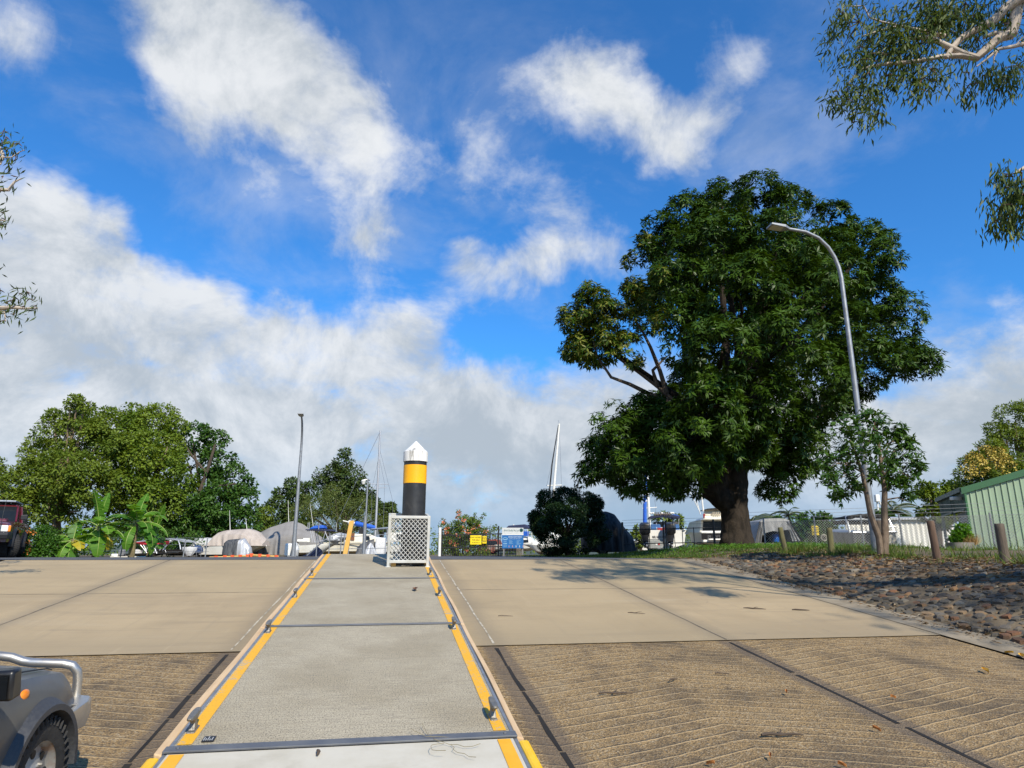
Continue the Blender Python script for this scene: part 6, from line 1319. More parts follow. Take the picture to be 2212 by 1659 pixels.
def right_boats():
    # boat behind blue sign
    Y=54.; s=S(Y); zz=lambda y:ZY(y,Y); r=BL('cabin_boat','white cabin boat with a dark navy hardtop rising behind the blue storage sign','boat',1130,Y,R(-12),group=BG); x=lambda p:(p-1130)*s
    hull(4.,2.,.3,zz(1178),.3).build('hull',white_gel,r,smooth=True)
    mb=MB(); mb.loft([[(x(1112),-.8,zz(1178)),(x(1160),-.7,zz(1178)),(x(1160),.7,zz(1178)),(x(1112),.8,zz(1178))],[(x(1116),-.7,zz(1160)),(x(1148),-.65,zz(1162)),(x(1148),.65,zz(1162)),(x(1116),.7,zz(1160))]]); mb.build('cabin',white_gel,r,bevel=.06)
    mb=MB(); mb.loft([[(x(1132),-.80,zz(1175)),(x(1146),-.78,zz(1175)),(x(1145),-.72,zz(1168)),(x(1132),-.74,zz(1168))],[(x(1132),-.7,zz(1175)),(x(1146),-.7,zz(1175)),(x(1145),-.66,zz(1168)),(x(1132),-.66,zz(1168))]]); mb.build('cabin_window',glass,r)
    mb=MB(); mb.loft([[(x(1098),-.9,zz(1142)),(x(1150),-.9,zz(1144)),(x(1150),.9,zz(1144)),(x(1098),.9,zz(1142))],[(x(1103),-.85,zz(1137.5)),(x(1138),-.85,zz(1135)),(x(1138),.85,zz(1135)),(x(1103),.85,zz(1137.5))]]); mb.build('hardtop',navy,r,bevel=.03)
    mb=MB()
    for p in (1104,1126,1144):
        for y in (-.8,.8): mb.tube([(x(p),y,zz(1142)),(x(p)+.1,y,zz(1176))],.03,6)
    mb.tube([(x(1109),0,zz(1134)),(x(1109),0,zz(1180))],.06,8); mb.build('hardtop_frame',white_gel,r); mb=MB(); mb.box((x(1140),-.8,zz(1155)),(.5,.05,.35)); mb.build('blue_panel',blue,r)
    r=BL('trailer_boat','low white hull half hidden behind the dark bush','boat',1170,46.,R(170),group=BG); hull(2.4,1.5,.05,.62,.12).build('hull',white_gel,r,smooth=True); mb=MB(); mb.box((.2,0,.75),(.8,.9,.3)); mb.build('console',white_gel,r,bevel=.08)
    # rust red boat behind gate
    Y=56.; s=S(Y); zz=lambda y:ZY(y,Y); rd=mat('rust_red_paint',(.26,.045,.022),.6,col2=(.18,.035,.02),ns=3); r=BL('work_boat','rust-red work boat with dark windows behind the black gate','boat',1065,Y,R(-8),group=BG); x=lambda p:(p-1065)*s
    hull(2.2,1.8,.1,zz(1180),.1).build('hull',mat('pale_red_hull',(.45,.36,.32),.6,col2=(.26,.06,.03),ns=3),r,smooth=True); mb=MB(); mb.loft([[(x(1042),-.7,zz(1181)),(x(1084),-.7,zz(1181)),(x(1084),.7,zz(1181)),(x(1042),.7,zz(1181))],[(x(1048),-.6,zz(1166)),(x(1079),-.6,zz(1166)),(x(1079),.6,zz(1166)),(x(1048),.6,zz(1166))]]); mb.build('wheelhouse',rd,r,bevel=.05)
    mb=MB(); mb.loft([[(x(1048),-.73,zz(1178)),(x(1078),-.73,zz(1178)),(x(1075),-.66,zz(1169)),(x(1051),-.66,zz(1169))],[(x(1048),-.6,zz(1178)),(x(1078),-.6,zz(1178)),(x(1075),-.55,zz(1169)),(x(1051),-.55,zz(1169))]]); mb.build('windows',glass,r)
    mb=MB(); mb.tube([(x(1045),-1,zz(1188)),(x(1075),-1.1,zz(1195))],.05,5); mb.tube([(x(1045),-1,zz(1184)),(x(1083),-1.1,zz(1193))],.03,5); mb.build('rubbing_strake',rd,r)
    # black tarp boat
    Y=36.; s=S(Y); zz=lambda y:ZY(y,Y); r=BL('covered_boat','tall boat shrouded in black and grey tarp right beside the dark bush','boat',1320,Y,R(6),group=BG); x=lambda p:(p-1320)*s
    tarp([(x(1262),zz(1150),.3,zz(1165),.8,.3,.9),(x(1290),zz(1115),.3,zz(1140),1.,.25,1.05),(x(1309),zz(1107),.3,zz(1135),1.,.2,1.1),(x(1328),zz(1113),.3,zz(1140),1.,.2,1.1),(x(1345),zz(1134),.25,zz(1152),.9,.2,1.),(x(1368),zz(1162),.15,zz(1174),.5,.2,.6),(x(1374),zz(1190),.1,zz(1192),.3,.2,.4)],.05,9,50,24).build('tarp',black_t,r,smooth=True,angle=60)
    mb=MB(); mb.box((-.3,-.3,.22),(2.6,.08,.10)); mb.box((-.3,.5,.22),(2.6,.08,.10)); mb.build('trailer',galv,r); wheel(r,-.6,-.75,.28,.18,-1,galv,'trailer_wheel',tread=False)
    # yachts with masts
    Y=60.; zz=lambda y:ZY(y,Y); r=BL('yacht','yacht with a tall leaning white mast rising behind the dark bush','yacht',1196,Y,R(80),group='yachts with tall masts behind the fence')
    inv=r.matrix_basis.inverted(); W=lambda X_,y_,d=0:inv@P(X_,y_,Y+d)
    hull(6.,2.4,.3,1.3,.3).build('hull',white_gel,r,smooth=True); mb=MB(); mb.box((-.3,0,1.5),(2.6,1.4,.5)); mb.build('cabin',white_gel,r,bevel=.1)
    MB().tube([W(1193,1168),W(1196,1061),W(1208,915)],[.13,.12,.085],10).build('mast',white_gel,r,smooth=True); mb=MB(); mb.tube([W(1180,1049),W(1214,1048)],.05,6); mb.build('spreader',white_gel,r)
    MB().tube([W(1186,1070,-1),W(1193,1000,-.6),W(1206,918,-.1)],[.07,.06,.03],8).build('furled_sail',black_t,r,smooth=True); mb=MB(); mb.tube([W(1208,917),W(1213,1048),W(1210,1100)],.014,4); mb.tube([W(1207,930),W(1181,1049)],.012,4); mb.tube([W(1208,915),W(1206,908)],.015,4); mb.build('rigging',mat('wire_grey',(.35,.36,.38),.4),r)
    Y=56.; zz=lambda y:ZY(y,Y); r=BL('yacht','yacht with a white mast and blue-striped rolled sail left of the two-motor boat','yacht',1401,Y,R(85),group='yachts with tall masts behind the fence'); inv=r.matrix_basis.inverted()
    hull(6.,2.4,.2,1.1,.3).build('hull',white_gel,r,smooth=True); mb=MB(); mb.box((-.3,0,1.3),(2.6,1.4,.45)); mb.build('cabin',white_gel,r,bevel=.1)
    MB().tube([W(1404,1150),W(1401,1090),W(1396,1000),W(1394,960)],[.12,.11,.10,.09],10).build('mast',white_gel,r,smooth=True); mb=MB(); mb.tube([W(1388,1098),W(1419,1096)],.04,6); mb.build('spreader',white_gel,r)
    sp=MB(); sp.tube([W(1393,1150,-.8),W(1393,1090,-.7),W(1395,1040,-.5),W(1396,970,-.2)],[.16,.14,.12,.08],10); fs=sp.build('furled_sail',blue,r,smooth=True)
    mb=MB()
    for y in (1050,1066,1082): mb.tube([W(1391,y+5,-.75),W(1398,y-2,-.78)],.05,5)
    mb.build('white_stripes',white_gel,fs); mb=MB(); mb.tube([W(1417,1097),W(1398,1000)],.012,4); mb.tube([W(1417,1097),W(1410,1150)],.012,4); mb.build('rigging',mat('wire_grey',(.35,.36,.38),.4),r)
    # power catamaran with two outboards
    Y=41.; s=S(Y); zz=lambda y:ZY(y,Y); g=gzf(GX(1432,Y),Y); r=BL('fishing_boat','white fishing boat with two big black outboards and a navy top','boat',1434,Y+1.6,R(83),z=g,group=BG); zz2=lambda y:ZY(y,Y)-g
    x=lambda p:-(p-1434)*s   # local y is left, so picture right is -y
    hull(5.,82*s,zz2(1188),zz2(1146),.35,chine=.35,full=.4).build('hull',white_gel,r,smooth=True)
    mb=MB(); mb.box((-2.56,x(1412),zz2(1176)),(.14,34*s,18*s)); mb.build('transom_pod',mat('greyish_gel',(.32,.33,.32),.5,col2=(.22,.23,.22)),r,bevel=.03)
    mb=MB(); mb.loft([[(-2.54,x(1396),zz2(1165)),(-2.54,x(1434),zz2(1165)),(-2.54,x(1434),zz2(1146)),(-2.54,x(1396),zz2(1146))],[(-2.50,x(1396),zz2(1165)),(-2.50,x(1434),zz2(1165)),(-2.50,x(1434),zz2(1146)),(-2.50,x(1396),zz2(1146))]]); mb.build('transom',white_gel,r)
    text('boat_name','REEL RICKS RUGZ',.17,mat('dark_lettering',(.03,.03,.04),.5),r,(-2.56,x(1419),zz2(1161)),(PI/2,0,-PI/2),sx=.62,bold=.008)
    mb=MB(); mb.box((-2.64,x(1411),zz2(1176.5)),(.02,.09,.09)); mb.build('white_fitting',white_gel,r); mb=MB(); mb.box((-2.64,x(1416.5),zz2(1176)),(.02,.09,.09)); mb.build('red_light',mat('red_lens',(.5,.03,.03),.3),r)
    mb=MB(); mb.box((-1.9,x(1465),zz2(1147)),(1.2,20*s,.06)); mb.box((-.6,x(1473)+.05,zz2(1145.5)),(4.,.10,.07)); mb.box((-.6,x(1397)-.05,zz2(1145.5)),(4.,.10,.07)); mb.build('gunwale',white_gel,r,bevel=.02)
    mb=MB(); mb.box((-.6,x(1474.5),zz2(1150)),(4.,.02,.06)); mb.build('rub_strip',black_pl,r)
    for p in (1388,1440): outboard(r,-2.75,x(p),zz2(1184),1.45,black_h)
    mb=MB()
    for p in (1404,1418,1454,1467):
        mb.tube([(-1.2 if p in (1418,1454) else -.6,x(p),zz2(1148)),(-1.0,x(p),zz2(1118))],.028,6)
    mb.build('top_frame',steel,r)
    rr=[]
    for k in range(9):
        t=k/8; yy=x(1403.5)+(x(1468)-x(1403.5))*t; zt=zz2(1117)+(zz2(1110.5)-zz2(1117))*math.sin(PI*(.12+.76*t)); rr.append([(-1.5,yy,zt-.14),(.5,yy,zt-.10),(.5,yy,zt),(-1.5,yy,zt)])
    MB().loft(rr).build('navy_top',navy,r,bevel=.02); mb=MB(); mb.blob((.2,x(1462),zz2(1113)),(.4,.35,.14),12,8,.05,1); mb.build('blue_cover',blue,r,smooth=True)
    mb=MB()
    for p in (1415.5,1419,1422.5,1426.5,1434,1438,1442,1446): mb.tube([(-1.52,x(p),zz2(1113)),(-1.6,x(p),zz2(1106))],.028,6)
    mb.tube([(-1.54,x(1414),zz2(1110.5)),(-1.54,x(1448),zz2(1109.5))],.03,6); mb.build('rod_holders',mat('tan_rod_holder',(.30,.26,.24),.5,.4),r)
    mb=MB()
    for p in (1406,1411,1430,1450,1454): mb.blob((-1.4,x(p),zz2(1108)),(.08,.08,.07),8,6,0)
    mb.build('deck_lights',white_gel,r,smooth=True)
    mb=MB(); mb.loft([[(.1,x(1413),zz2(1136)),(.1,x(1470),zz2(1135)),(.16,x(1470),zz2(1135)),(.16,x(1413),zz2(1136))],[(-.1,x(1415),zz2(1125)),(-.1,x(1468),zz2(1124)),(-.04,x(1468),zz2(1124)),(-.04,x(1415),zz2(1125))]]); mb.build('windscreen',mat('smoky_screen',(.09,.085,.085),.15,col2=(.12,.11,.105),coat=.5),r)
    for p in (1416,1456): mb=MB(); mb.box((-1.1,x(p),zz2(1139)),(.12,21*s,15*s)); mb.build('seat',mat('blue_vinyl',(.03,.10,.26),.5,col2=(.04,.13,.32)),r,bevel=.05)
    mb=MB(); mb.box((-1.9,x(1427),zz2(1143.5)),(.3,20*s,5*s)); mb.build('red_cushion',mat('red_vinyl',(.6,.04,.03),.5),r,bevel=.02)
    for sx_ in (-.2,-1.2): 
        for sd in (1,-1): wheel(r,sx_,sd*.85,.30,.2,sd,galv,'trailer_wheel',tread=False)
    mb=MB(); mb.box((-.6,0,.38),(4.4,1.2,.12)); mb.build('trailer_frame',galv,r)
    # flybridge cruiser
    Y=44.; s=S(Y); zz=lambda y:ZY(y,Y); g=gzf(GX(1536,Y),Y); zz2=lambda y:ZY(y,Y)-g; r=BL('cruiser','cream flybridge cruiser with black transom, half hidden by the mango trunk','boat',1536,Y+3.,R(88),z=g,group=BG); x=lambda p:-(p-1536)*s
    hull(7.,94*s,zz2(1182),zz2(1150),.5,chine=.35).build('hull',cream_gel,r,smooth=True)
    X0=-3.5
    mb=MB(); mb.box((X0-.02,x(1535),zz2(1158.5)),(.06,92*s,13*s)); tr=mb.build('black_transom',mat('black_gelcoat',(.008,.008,.009),.6,col2=(.014,.014,.015),spec=.2),r,bevel=.02)
    text('boat_name','PLAYSTATION',.31,mat('outline_lettering',(.10,.10,.105),.5),r,(X0-.06,x(1534),zz2(1161)),(PI/2,0,-PI/2),sx=.95)
    mb=MB(); mb.box((X0-.03,x(1536),zz2(1150)),(.16,96*s,5*s)); mb.box((X0-.2,x(1540),zz2(1166)),(.5,80*s,3*s)); mb.box((X0-.1,x(1536),zz2(1170.5)),(.3,92*s,6*s)); mb.build('swim_platform',white_gel,r,bevel=.03)
    mb=MB(); mb.loft([[(X0+1.,x(1494),zz2(1150)),(2.,x(1494),zz2(1150)),(2.,x(1578),zz2(1150)),(X0+1.,x(1578),zz2(1150))],[(X0+1.,x(1499),zz2(1122)),(1.,x(1499),zz2(1122)),(1.,x(1573),zz2(1122)),(X0+1.,x(1573),zz2(1122))]]); mb.build('cabin',cream_gel,r)
    mb=MB(); mb.loft([[(X0+.96,x(1500),zz2(1147)),(X0+.99,x(1500),zz2(1147)),(X0+.99,x(1570),zz2(1147)),(X0+.96,x(1570),zz2(1147))],[(X0+.96,x(1503),zz2(1125)),(X0+.99,x(1503),zz2(1125)),(X0+.99,x(1568),zz2(1125)),(X0+.96,x(1568),zz2(1125))]]); mb.build('cabin_windows',glass,r)
    mb=MB(); mb.box((X0+.94,x(1548),zz2(1136)),(.04,2.2*s,23*s)); mb.box((X0+.94,x(1557.5),zz2(1136)),(.04,2.*s,23*s)); mb.build('window_frame',white_gel,r)
    mb=MB(); mb.loft([[(X0+.3,x(1497),zz2(1123)),(X0+2.6,x(1497),zz2(1123)),(X0+2.6,x(1575),zz2(1123)),(X0+.3,x(1575),zz2(1123))],[(X0+.3,x(1501),zz2(1118.5)),(X0+2.6,x(1501),zz2(1118.5)),(X0+2.6,x(1571),zz2(1118.5)),(X0+.3,x(1571),zz2(1118.5))]]); mb.build('cockpit_roof',cream_gel,r,bevel=.04)
    mb=MB(); mb.loft([[(X0+.9,x(1504),zz2(1119)),(X0+1.1,x(1504),zz2(1119)),(X0+1.1,x(1568),zz2(1119)),(X0+.9,x(1568),zz2(1119))],[(X0+1.1,x(1508),zz2(1100)),(X0+1.3,x(1508),zz2(1100)),(X0+1.3,x(1563),zz2(1100)),(X0+1.1,x(1563),zz2(1100))]]); mb.build('flybridge',cream_gel,r,bevel=.06)
    mb=MB(); mb.tube([(X0+.85,x(1506),zz2(1118)),(X0+.95,x(1507),zz2(1108)),(X0+1.,x(1510),zz2(1100.5)),(X0+1.,x(1545),zz2(1099)),(X0+1.,x(1562),zz2(1101)),(X0+.9,x(1566),zz2(1118))],.035,8); mb.tube([(X0+.9,x(1507),zz2(1110)),(X0+.9,x(1564),zz2(1109.5))],.025,6)
    for p in (1524,1528,1532,1536,1540): mb.tube([(X0+.85,x(p),zz2(1113)),(X0+.85,x(p),zz2(1105.5))],.04,6)
    mb.build('rod_rack',mat('tan_rail',(.52,.45,.33),.5),r); mb=MB(); mb.loft([[(X0+.7,x(1506),zz2(1100.5)),(X0+2.4,x(1506),zz2(1100.5)),(X0+2.4,x(1560),zz2(1098)),(X0+.7,x(1560),zz2(1098))],[(X0+.7,x(1512),zz2(1098)),(X0+2.4,x(1512),zz2(1098)),(X0+2.4,x(1552),zz2(1094.5)),(X0+.7,x(1552),zz2(1094.5))]]); mb.build('canopy',black_t,r)
    mb=MB(); mb.tube([(X0+.9,x(1504),zz2(1104)),(X0+.9,x(1503),zz2(1085)),(X0+.95,x(1504),zz2(1072)),(X0+1.,x(1508),zz2(1070.5)),(X0+1.,x(1540),zz2(1068))],.06,8); mb.build('radar_arch',white_gel,r,smooth=True)
    mb=MB()
    for a,b in (((1487,1060),(1497,1110)),((1473,1050),(1496,1104)),((1502,1062),(1503,1084))): mb.tube([(X0+.9,x(a[0]),zz2(a[1])),(X0+.9,x(b[0]),zz2(b[1]))],[.018,.032],6)
    mb.build('outrigger',white_gel,r); mb=MB(); mb.box((X0+.9,x(1505),zz2(1114)),(.1,4*s,10*s)); mb.build('red_canister',mat('dark_red',(.25,.02,.03),.5),r)
    for sd in (-.9,.9): wheel(r,X0+1.6,sd,.35,.25,(1 if sd>0 else -1),galv,'trailer_wheel',tread=False)
    # dark strip of fence rails before these boats
    Y=31.; dk=mat('dark_pipe',(.035,.036,.037),.6,.3,col2=(.06,.06,.058)); r=BL('pipe_fence','dark pipe-framed fence in the mango shade before the two-motor boat','fence',1450,Y); g0=r.location.z
    xx=lambda p:GX(p,Y)-GX(1450,Y)
    for p,t,w in ((1347,1128,.045),(1436,1125,.035),(1442,1125,.035),(1546,1122,.05),(1376,1145,.018),(1405,1143,.018),(1477,1141,.018),(1502,1139,.018),(1378,1132,.012),(1462,1117,.012)): 
        b=gzf(GX(p,Y),Y)-g0; MB().tube([(xx(p),0,b-.1),(xx(p)+(.12 if p==1462 else 0)*-1,0,ZY(t,Y)-g0)],w,8).build('post',dk,r,smooth=True)
    for y0,y1 in ((1145,1139),(1175,1171),(1197,1190)): MB().tube([(xx(1347),0,ZY(y0,Y)-g0),(xx(1560),0,ZY(y1,Y)-g0)],.022,6).build('rail',dk,r)
    mb=MB()
    for y in (1120,1126,1132): mb.tube([(xx(1347),0,ZY(y+4,Y)-g0),(xx(1560),0,ZY(y-2,Y)-g0)],.005,4)
    mb.build('wire',dk,r)
right_boats()
# ------------------------------------------------------------------ gate, signs
def gate():
    Y=47.; s=S(Y); bk=mat('black_steel',(.012,.012,.013),.5); zz=lambda y:ZY(y,Y)
    r=BL('picket_gate','black steel picket fence with pointed bars in front of the flowering bush','fence',1018,Y); x=lambda p:GX(p,Y)-GX(1018,Y)
    zt=lambda p:np.interp(p,[950,1084],[zz(1152.5),zz(1149.5)])
    mb=MB()
    p=955.
    while p<1084:
        h=float(zt(p)); X_=x(p); mb.box((X_,0,(h-.12)/2),(.036,.036,h-.12)); mb.loft([[(X_-.018,-.018,h-.12),(X_+.018,-.018,h-.12),(X_+.018,.018,h-.12),(X_-.018,.018,h-.12)],[(X_-.003,-.003,h),(X_+.003,-.003,h),(X_+.003,.003,h),(X_-.003,.003,h)]]); p+=3.6
    mb.build('pickets',bk,r)['kind']='stuff'
    for a,b in ((1156.5,1153),(1183.5,1180.5),(1202,1201)): MB().loft([[(x(952),-.03,zz(a)-.035),(x(952),.03,zz(a)-.035),(x(952),.03,zz(a)+.035),(x(952),-.03,zz(a)+.035)],[(x(1085),-.03,zz(b)-.035),(x(1085),.03,zz(b)-.035),(x(1085),.03,zz(b)+.035),(x(1085),-.03,zz(b)+.035)]]).build('rail',bk,r)
    for p,t in ((953,1142),(1076.8,1136)): mb=MB(); mb.box((x(p),.04,zz(t)/2),(.10,.10,zz(t))); mb.build('post',bk,r)
    o=MB(); X_=GX(949,Y-.3); o.tube([(X_,Y-.3,0),(X_,Y-.3,zz(1140))],.10,14); tag(o.build('gate_post',white_gel,smooth=True),'round white post at the left end of the black picket fence','post')
    yel=mat('sign_yellow',(.88,.66,.005),.5,col2=(.84,.60,.005),ns=1.); blk=mat('sign_black',(.02,.018,.012),.6)
    def sign(name,label,px0,px1,y0,y1,Y,m,cat='sign'):
        w=GX(px1,Y)-GX(px0,Y); h=ZY(y0,Y)-ZY(y1,Y); r=thing(name,label,cat,((GX(px0,Y)+GX(px1,Y))/2,Y,(ZY(y0,Y)+ZY(y1,Y))/2)); mb=MB(); mb.box((0,0,0),(w,.02,h)); mb.build('board',m,r,bevel=.02); return r,w,h
    r,w,h=sign('honey_sign','larger yellow RAW HONEY FOR SALE sign on the black picket fence',1015.3,1039.6,1156.5,1176.3,Y-.15,yel)
    for i,(t,sz,sx) in enumerate((('RAW HONEY',.145,.82),('FOR SALE',.145,.82),('PH 0402 608 314',.10,.72))): text('lettering',t,sz,blk,r,(0,-.014,h*(.27-.28*i)),sx=sx,bold=.006)
    def dog(label,px0,px1,y0,y1,Y):
        r,w,h=sign('warning_sign',label,px0,px1,y0,y1,Y,yel)
        for i,t in enumerate(('BEWARE','DANGEROUS','GUARD DOG')): text('lettering',t,h*.17,blk,r,(0,-.014,h*(.34-.2*i)),sx=w/(h*.17*(4.3 if i==0 else 6.4)),bold=.012)
        mb=MB(); mb.box((0,-.012,-h*.22),(w*.78,.005,h*.08)); mb.build('black_bar',mat('brown_bar',(.05,.025,.012),.6),r)
        mb=MB()
        for k in range(5): mb.box((-w*.2+k*w*.1,-.012,-h*.37),(w*.05,.004,h*.06))
        mb.build('small_print',mat('amber_print',(.55,.36,.01),.6),r)
    dog('small yellow guard dog sign fixed beside the honey sign',1041.6,1050.8,1158,1174.2,Y-.15)
    Yf=29.7; dog('yellow BEWARE DANGEROUS GUARD DOG sign on the chain link fence near the old wheel',1759.5,1774.8,1136,1156.3,Yf)
    # storage board
    Y=45.5; r,w,h=sign('storage_sign','blue and pale grey storage company board on two grey posts','sign',0,0,0,0) if False else (None,0,0)
    px0,px1=1084.5,1131.; w=GX(px1,Y)-GX(px0,Y); zb,zt_=ZY(1184.5,Y),ZY(1140,Y); h=zt_-zb
    r=thing('storage_sign','blue and pale grey storage company board on two grey posts beside the gate','sign',((GX(px0,Y)+GX(px1,Y))/2,Y,0),rz=R(5))
    mb=MB(); mb.box((0,0,zb+h*.325),(w,.03,h*.65)); bp=mb.build('blue_panel',mat('sign_blue',(.012,.115,.33),.45,col2=(.015,.13,.36)),r)
    mb=MB(); mb.box((0,0,zb+h*.825),(w,.03,h*.35)); wp=mb.build('pale_panel',mat('sign_pale',(.50,.52,.51),.5,col2=(.55,.57,.56)),r)
    mb=MB(); mb.box((0,-.017,zb+h*.66),(w,.004,h*.03)); mb.build('white_line',white_gel,r)
    teal=mat('sign_teal',(.01,.10,.10),.5); wl=mat('sign_white',(.62,.68,.72),.5)
    text('lettering','SPAX Pacific Pty Ltd',.155,teal,r,(-.10,-.017,zb+h*.86),sx=.78,bold=.01)
    text('lettering','SECURE 24-HOUR STORAGE',.105,wl,r,(.14,-.017,zb+h*.55),sx=.66,bold=.012); text('lettering','Caravans  Containers  Boats & trailers',.06,wl,r,(.14,-.017,zb+h*.465),sx=.78,bold=.01)
    mb=MB(); mb.lathe([(.12,0),(.12,.004),(.085,.004),(.085,0)],n=20,mtx=Matrix.Translation((w*.40,-.016,zb+h*.88))@Matrix.Rotation(PI/2,4,'X')); mb.build('round_emblem',teal,r)
    mb=MB()
    for k in range(12): a=PI*k/11; mb.box((-w*.36+.15*math.cos(a),-.017,zb+h*.44+.10*math.sin(a)),(.045,.004,.035))
    mb.box((-w*.36,-.017,zb+h*.42),(.22,.004,.05)); mb.box((-w*.36,-.017,zb+h*.33),(.2,.004,.02)); mb.box((-w*.36,-.017,zb+h*.24),(.24,.004,.045)); mb.build('crest_emblem',mat('sign_light_blue',(.25,.45,.60),.5),r)
    mb=MB(); q=random.Random(3)
    for c,xa,n in ((0,-.25,4),(1,.25,5)):
        for k in range(n): l=q.uniform(.14,.32); mb.box((xa+l/2,-.017,zb+h*(.37-.045*k)),(l,.004,.016))
    for k in range(3): mb.box((-w*.36,-.017,zb+h*(.17-.045*k)),(.22,.004,.014))
    mb.build('small_print',mat('sign_light_blue',(.25,.45,.60),.5),r)
    for k in range(5):
        mb=MB(); mb.box((-.25+k*.23,-.017,zb+h*.08),(.04,.004,.07)); mb.blob((-.25+k*.23,-.017,zb+h*.13),(.022,.006,.022),8,5,0); mb.build('icon',mat('sign_white',(.62,.68,.72),.5) if k in (2,3) else mat('sign_pinkish',(.6,.3,.32),.5),r)
    for xx in (-w*.42,w*.46): mb=MB(); mb.box((xx,.05,zt_*.49),(.09,.06,zt_*.98)); mb.build('post',mat('post_grey',(.2,.2,.2),.6,.3),r)
    r=BL('slat_fence','short run of weathered upright slats under the blue storage sign','fence',1105,46.5)
    mb=MB(); q=random.Random(5)
    for k in range(16): mb.box((-.75+k*.1,0,.33),(.055,.03,.66))
    mb.box((0,.04,.5),(1.6,.03,.06)); mb.box((0,.04,.15),(1.6,.03,.06)); mb.build('slats',mat('weathered_slat',(.22,.20,.17),.8,col2=(.05,.05,.045),ns=3,sx=(6,1,.2)),r)
gate()
# ------------------------------------------------------------------ right hand side: posts, mesh fence, sheds
def timber_posts():
    specs=[(1700,1197,1685,1139,18.2,.062,'mossy green timber post leaning left, nearest the grey tarp shelter',1),(1797,1194,1787,1140,17.4,.072,'upright mossy green timber post right of the dog-warning sign',1),(1908,1197,1896,1124,16.9,.09,'grey timber post hidden behind the two young stems',2),(2026,1209,2009,1125,13.6,.070,'reddish-brown split timber post in front of the white shed',0),(2173,1221,2158,1131,12.2,.078,'brown timber post nearest the right edge, before the green shed',2)]
    ms=[mat('post_red_brown',(.14,.085,.055),.9,col2=(.08,.05,.035),ns=5,sx=(5,5,.5),bump=.6,bs=14),mat('post_mossy',(.15,.14,.055),.9,col2=(.10,.085,.045),ns=4,sx=(4,4,.5),bump=.6,bs=14),mat('post_grey_brown',(.13,.10,.072),.9,col2=(.08,.065,.05),ns=5,sx=(5,5,.5),bump=.6,bs=14)]
    for x0,y0,x1,y1,Y,rad,lab,mi in specs:
        b=P(x0,y0,Y); g=gzf(b.x,b.y); t=P(x1,y1,Y)
        if x0==1908 or x0==1797: t.x=b.x+(.0)
        b.z=min(b.z,g)-.2; d=(t-b).normalized(); mb=MB(); n=16; q=random.Random(x0); jit=[q.uniform(.95,1.05) for _ in range(n)]; rings=[]
        a=d.orthogonal().normalized(); c=d.cross(a)
        for k in (0,.3,.6,.9,.985,1.):
            rr=rad*(1.05-.08*k)*(.86 if k==1. else 1); rings.append([tuple(b.lerp(t,k)+(a*math.cos(2*PI*i/n)+c*math.sin(2*PI*i/n))*rr*jit[i]) for i in range(n)])
        mb.loft(rings); o=mb.build('timber_post',ms[mi],smooth=True,angle=50); tag(o,lab,'post','timber bollard posts along the top of the stone bank')
timber_posts()
def mesh_fence():
    p0=(GX(1625,31.),31.); p1=(GX(2260,25.),25.); L=math.hypot(p1[0]-p0[0],p1[1]-p0[1]); rz=math.atan2(p1[1]-p0[1],p1[0]-p0[0])
    root=thing('chain_link_fence','long chain link fence with galvanised posts behind the lamp post and young tree','fence',(p0[0],p0[1],0),rz)
    hz=lambda u:gzf(p0[0]+(p1[0]-p0[0])*u/L,p0[1]+(p1[1]-p0[1])*u/L)
    top=lambda u:1.5+.05*u/L
    wire=mat('fence_wire',(.50,.50,.48),.5,.3,col2=(.4,.4,.39))
    mb=MB(); sp=.105; u=-1.6
    while u<L:
        for sg in (1,-1):
            z0=.08; z1=top(max(0,u)); ua=u if sg>0 else u+(z1-z0); ub=u+(z1-z0) if sg>0 else u
            if min(ua,ub)<0 or max(ua,ub)>L: continue
            mb.tube([(ua,.004*sg,z0),(ub,.004*sg,z1)],.0075,3,caps=False)
        u+=sp
    mb.build('chain_link',wire,root,fixn=False)
    mb=MB()
    for z in (0,.16,.3,.44): mb.tube([(0,0,top(0)+z+.0),(L,0,top(L)+z)],.006,4)
    mb.build('strand_wire',wire,root)
    for px,t in ((1640,1120),(1769,1115),(1869,1112),(1950,1108),(2142,1103)):
        Yf=p0[1]+(p1[1]-p0[1])*((GX(px,28.5)-p0[0])/(p1[0]-p0[0])); X_=GX(px,Yf); uu=math.hypot(X_-p0[0],Yf-p0[1]); mb=MB(); mb.tube([(uu,.03,-.1),(uu,.03,ZY(t,Yf))],.035,8); mb.build('post',galv,root,smooth=True)
    # old wheel hung on the fence
    Yw=29.6; c=P(1780,1161.5,Yw); r=thing('old_wheel','old cream wheel rim hung on the chain link fence','wheel',tuple(c)); mb=MB(); M0=Matrix.Rotation(PI/2,4,'X')
    mb.lathe([(.14,-.04),(.155,.0),(.14,.04),(.10,.03),(.085,.0),(.05,.0),(.045,.03),(.02,.03),(.015,.0)],n=28,mtx=M0); mb.build('rim',mat('cream_rim',(.55,.52,.42),.6,col2=(.38,.34,.26),ns=12),r,smooth=True,angle=30)
    mb=MB(); mb.lathe([(.088,.032),(.06,.034)],n=24,mtx=M0,caps=False); mb.lathe([(.028,.05),(.0,.051)],n=12,mtx=M0,caps=False); mb.build('dark_ring',mat('dark_ring',(.06,.055,.05),.8),r)
mesh_fence()
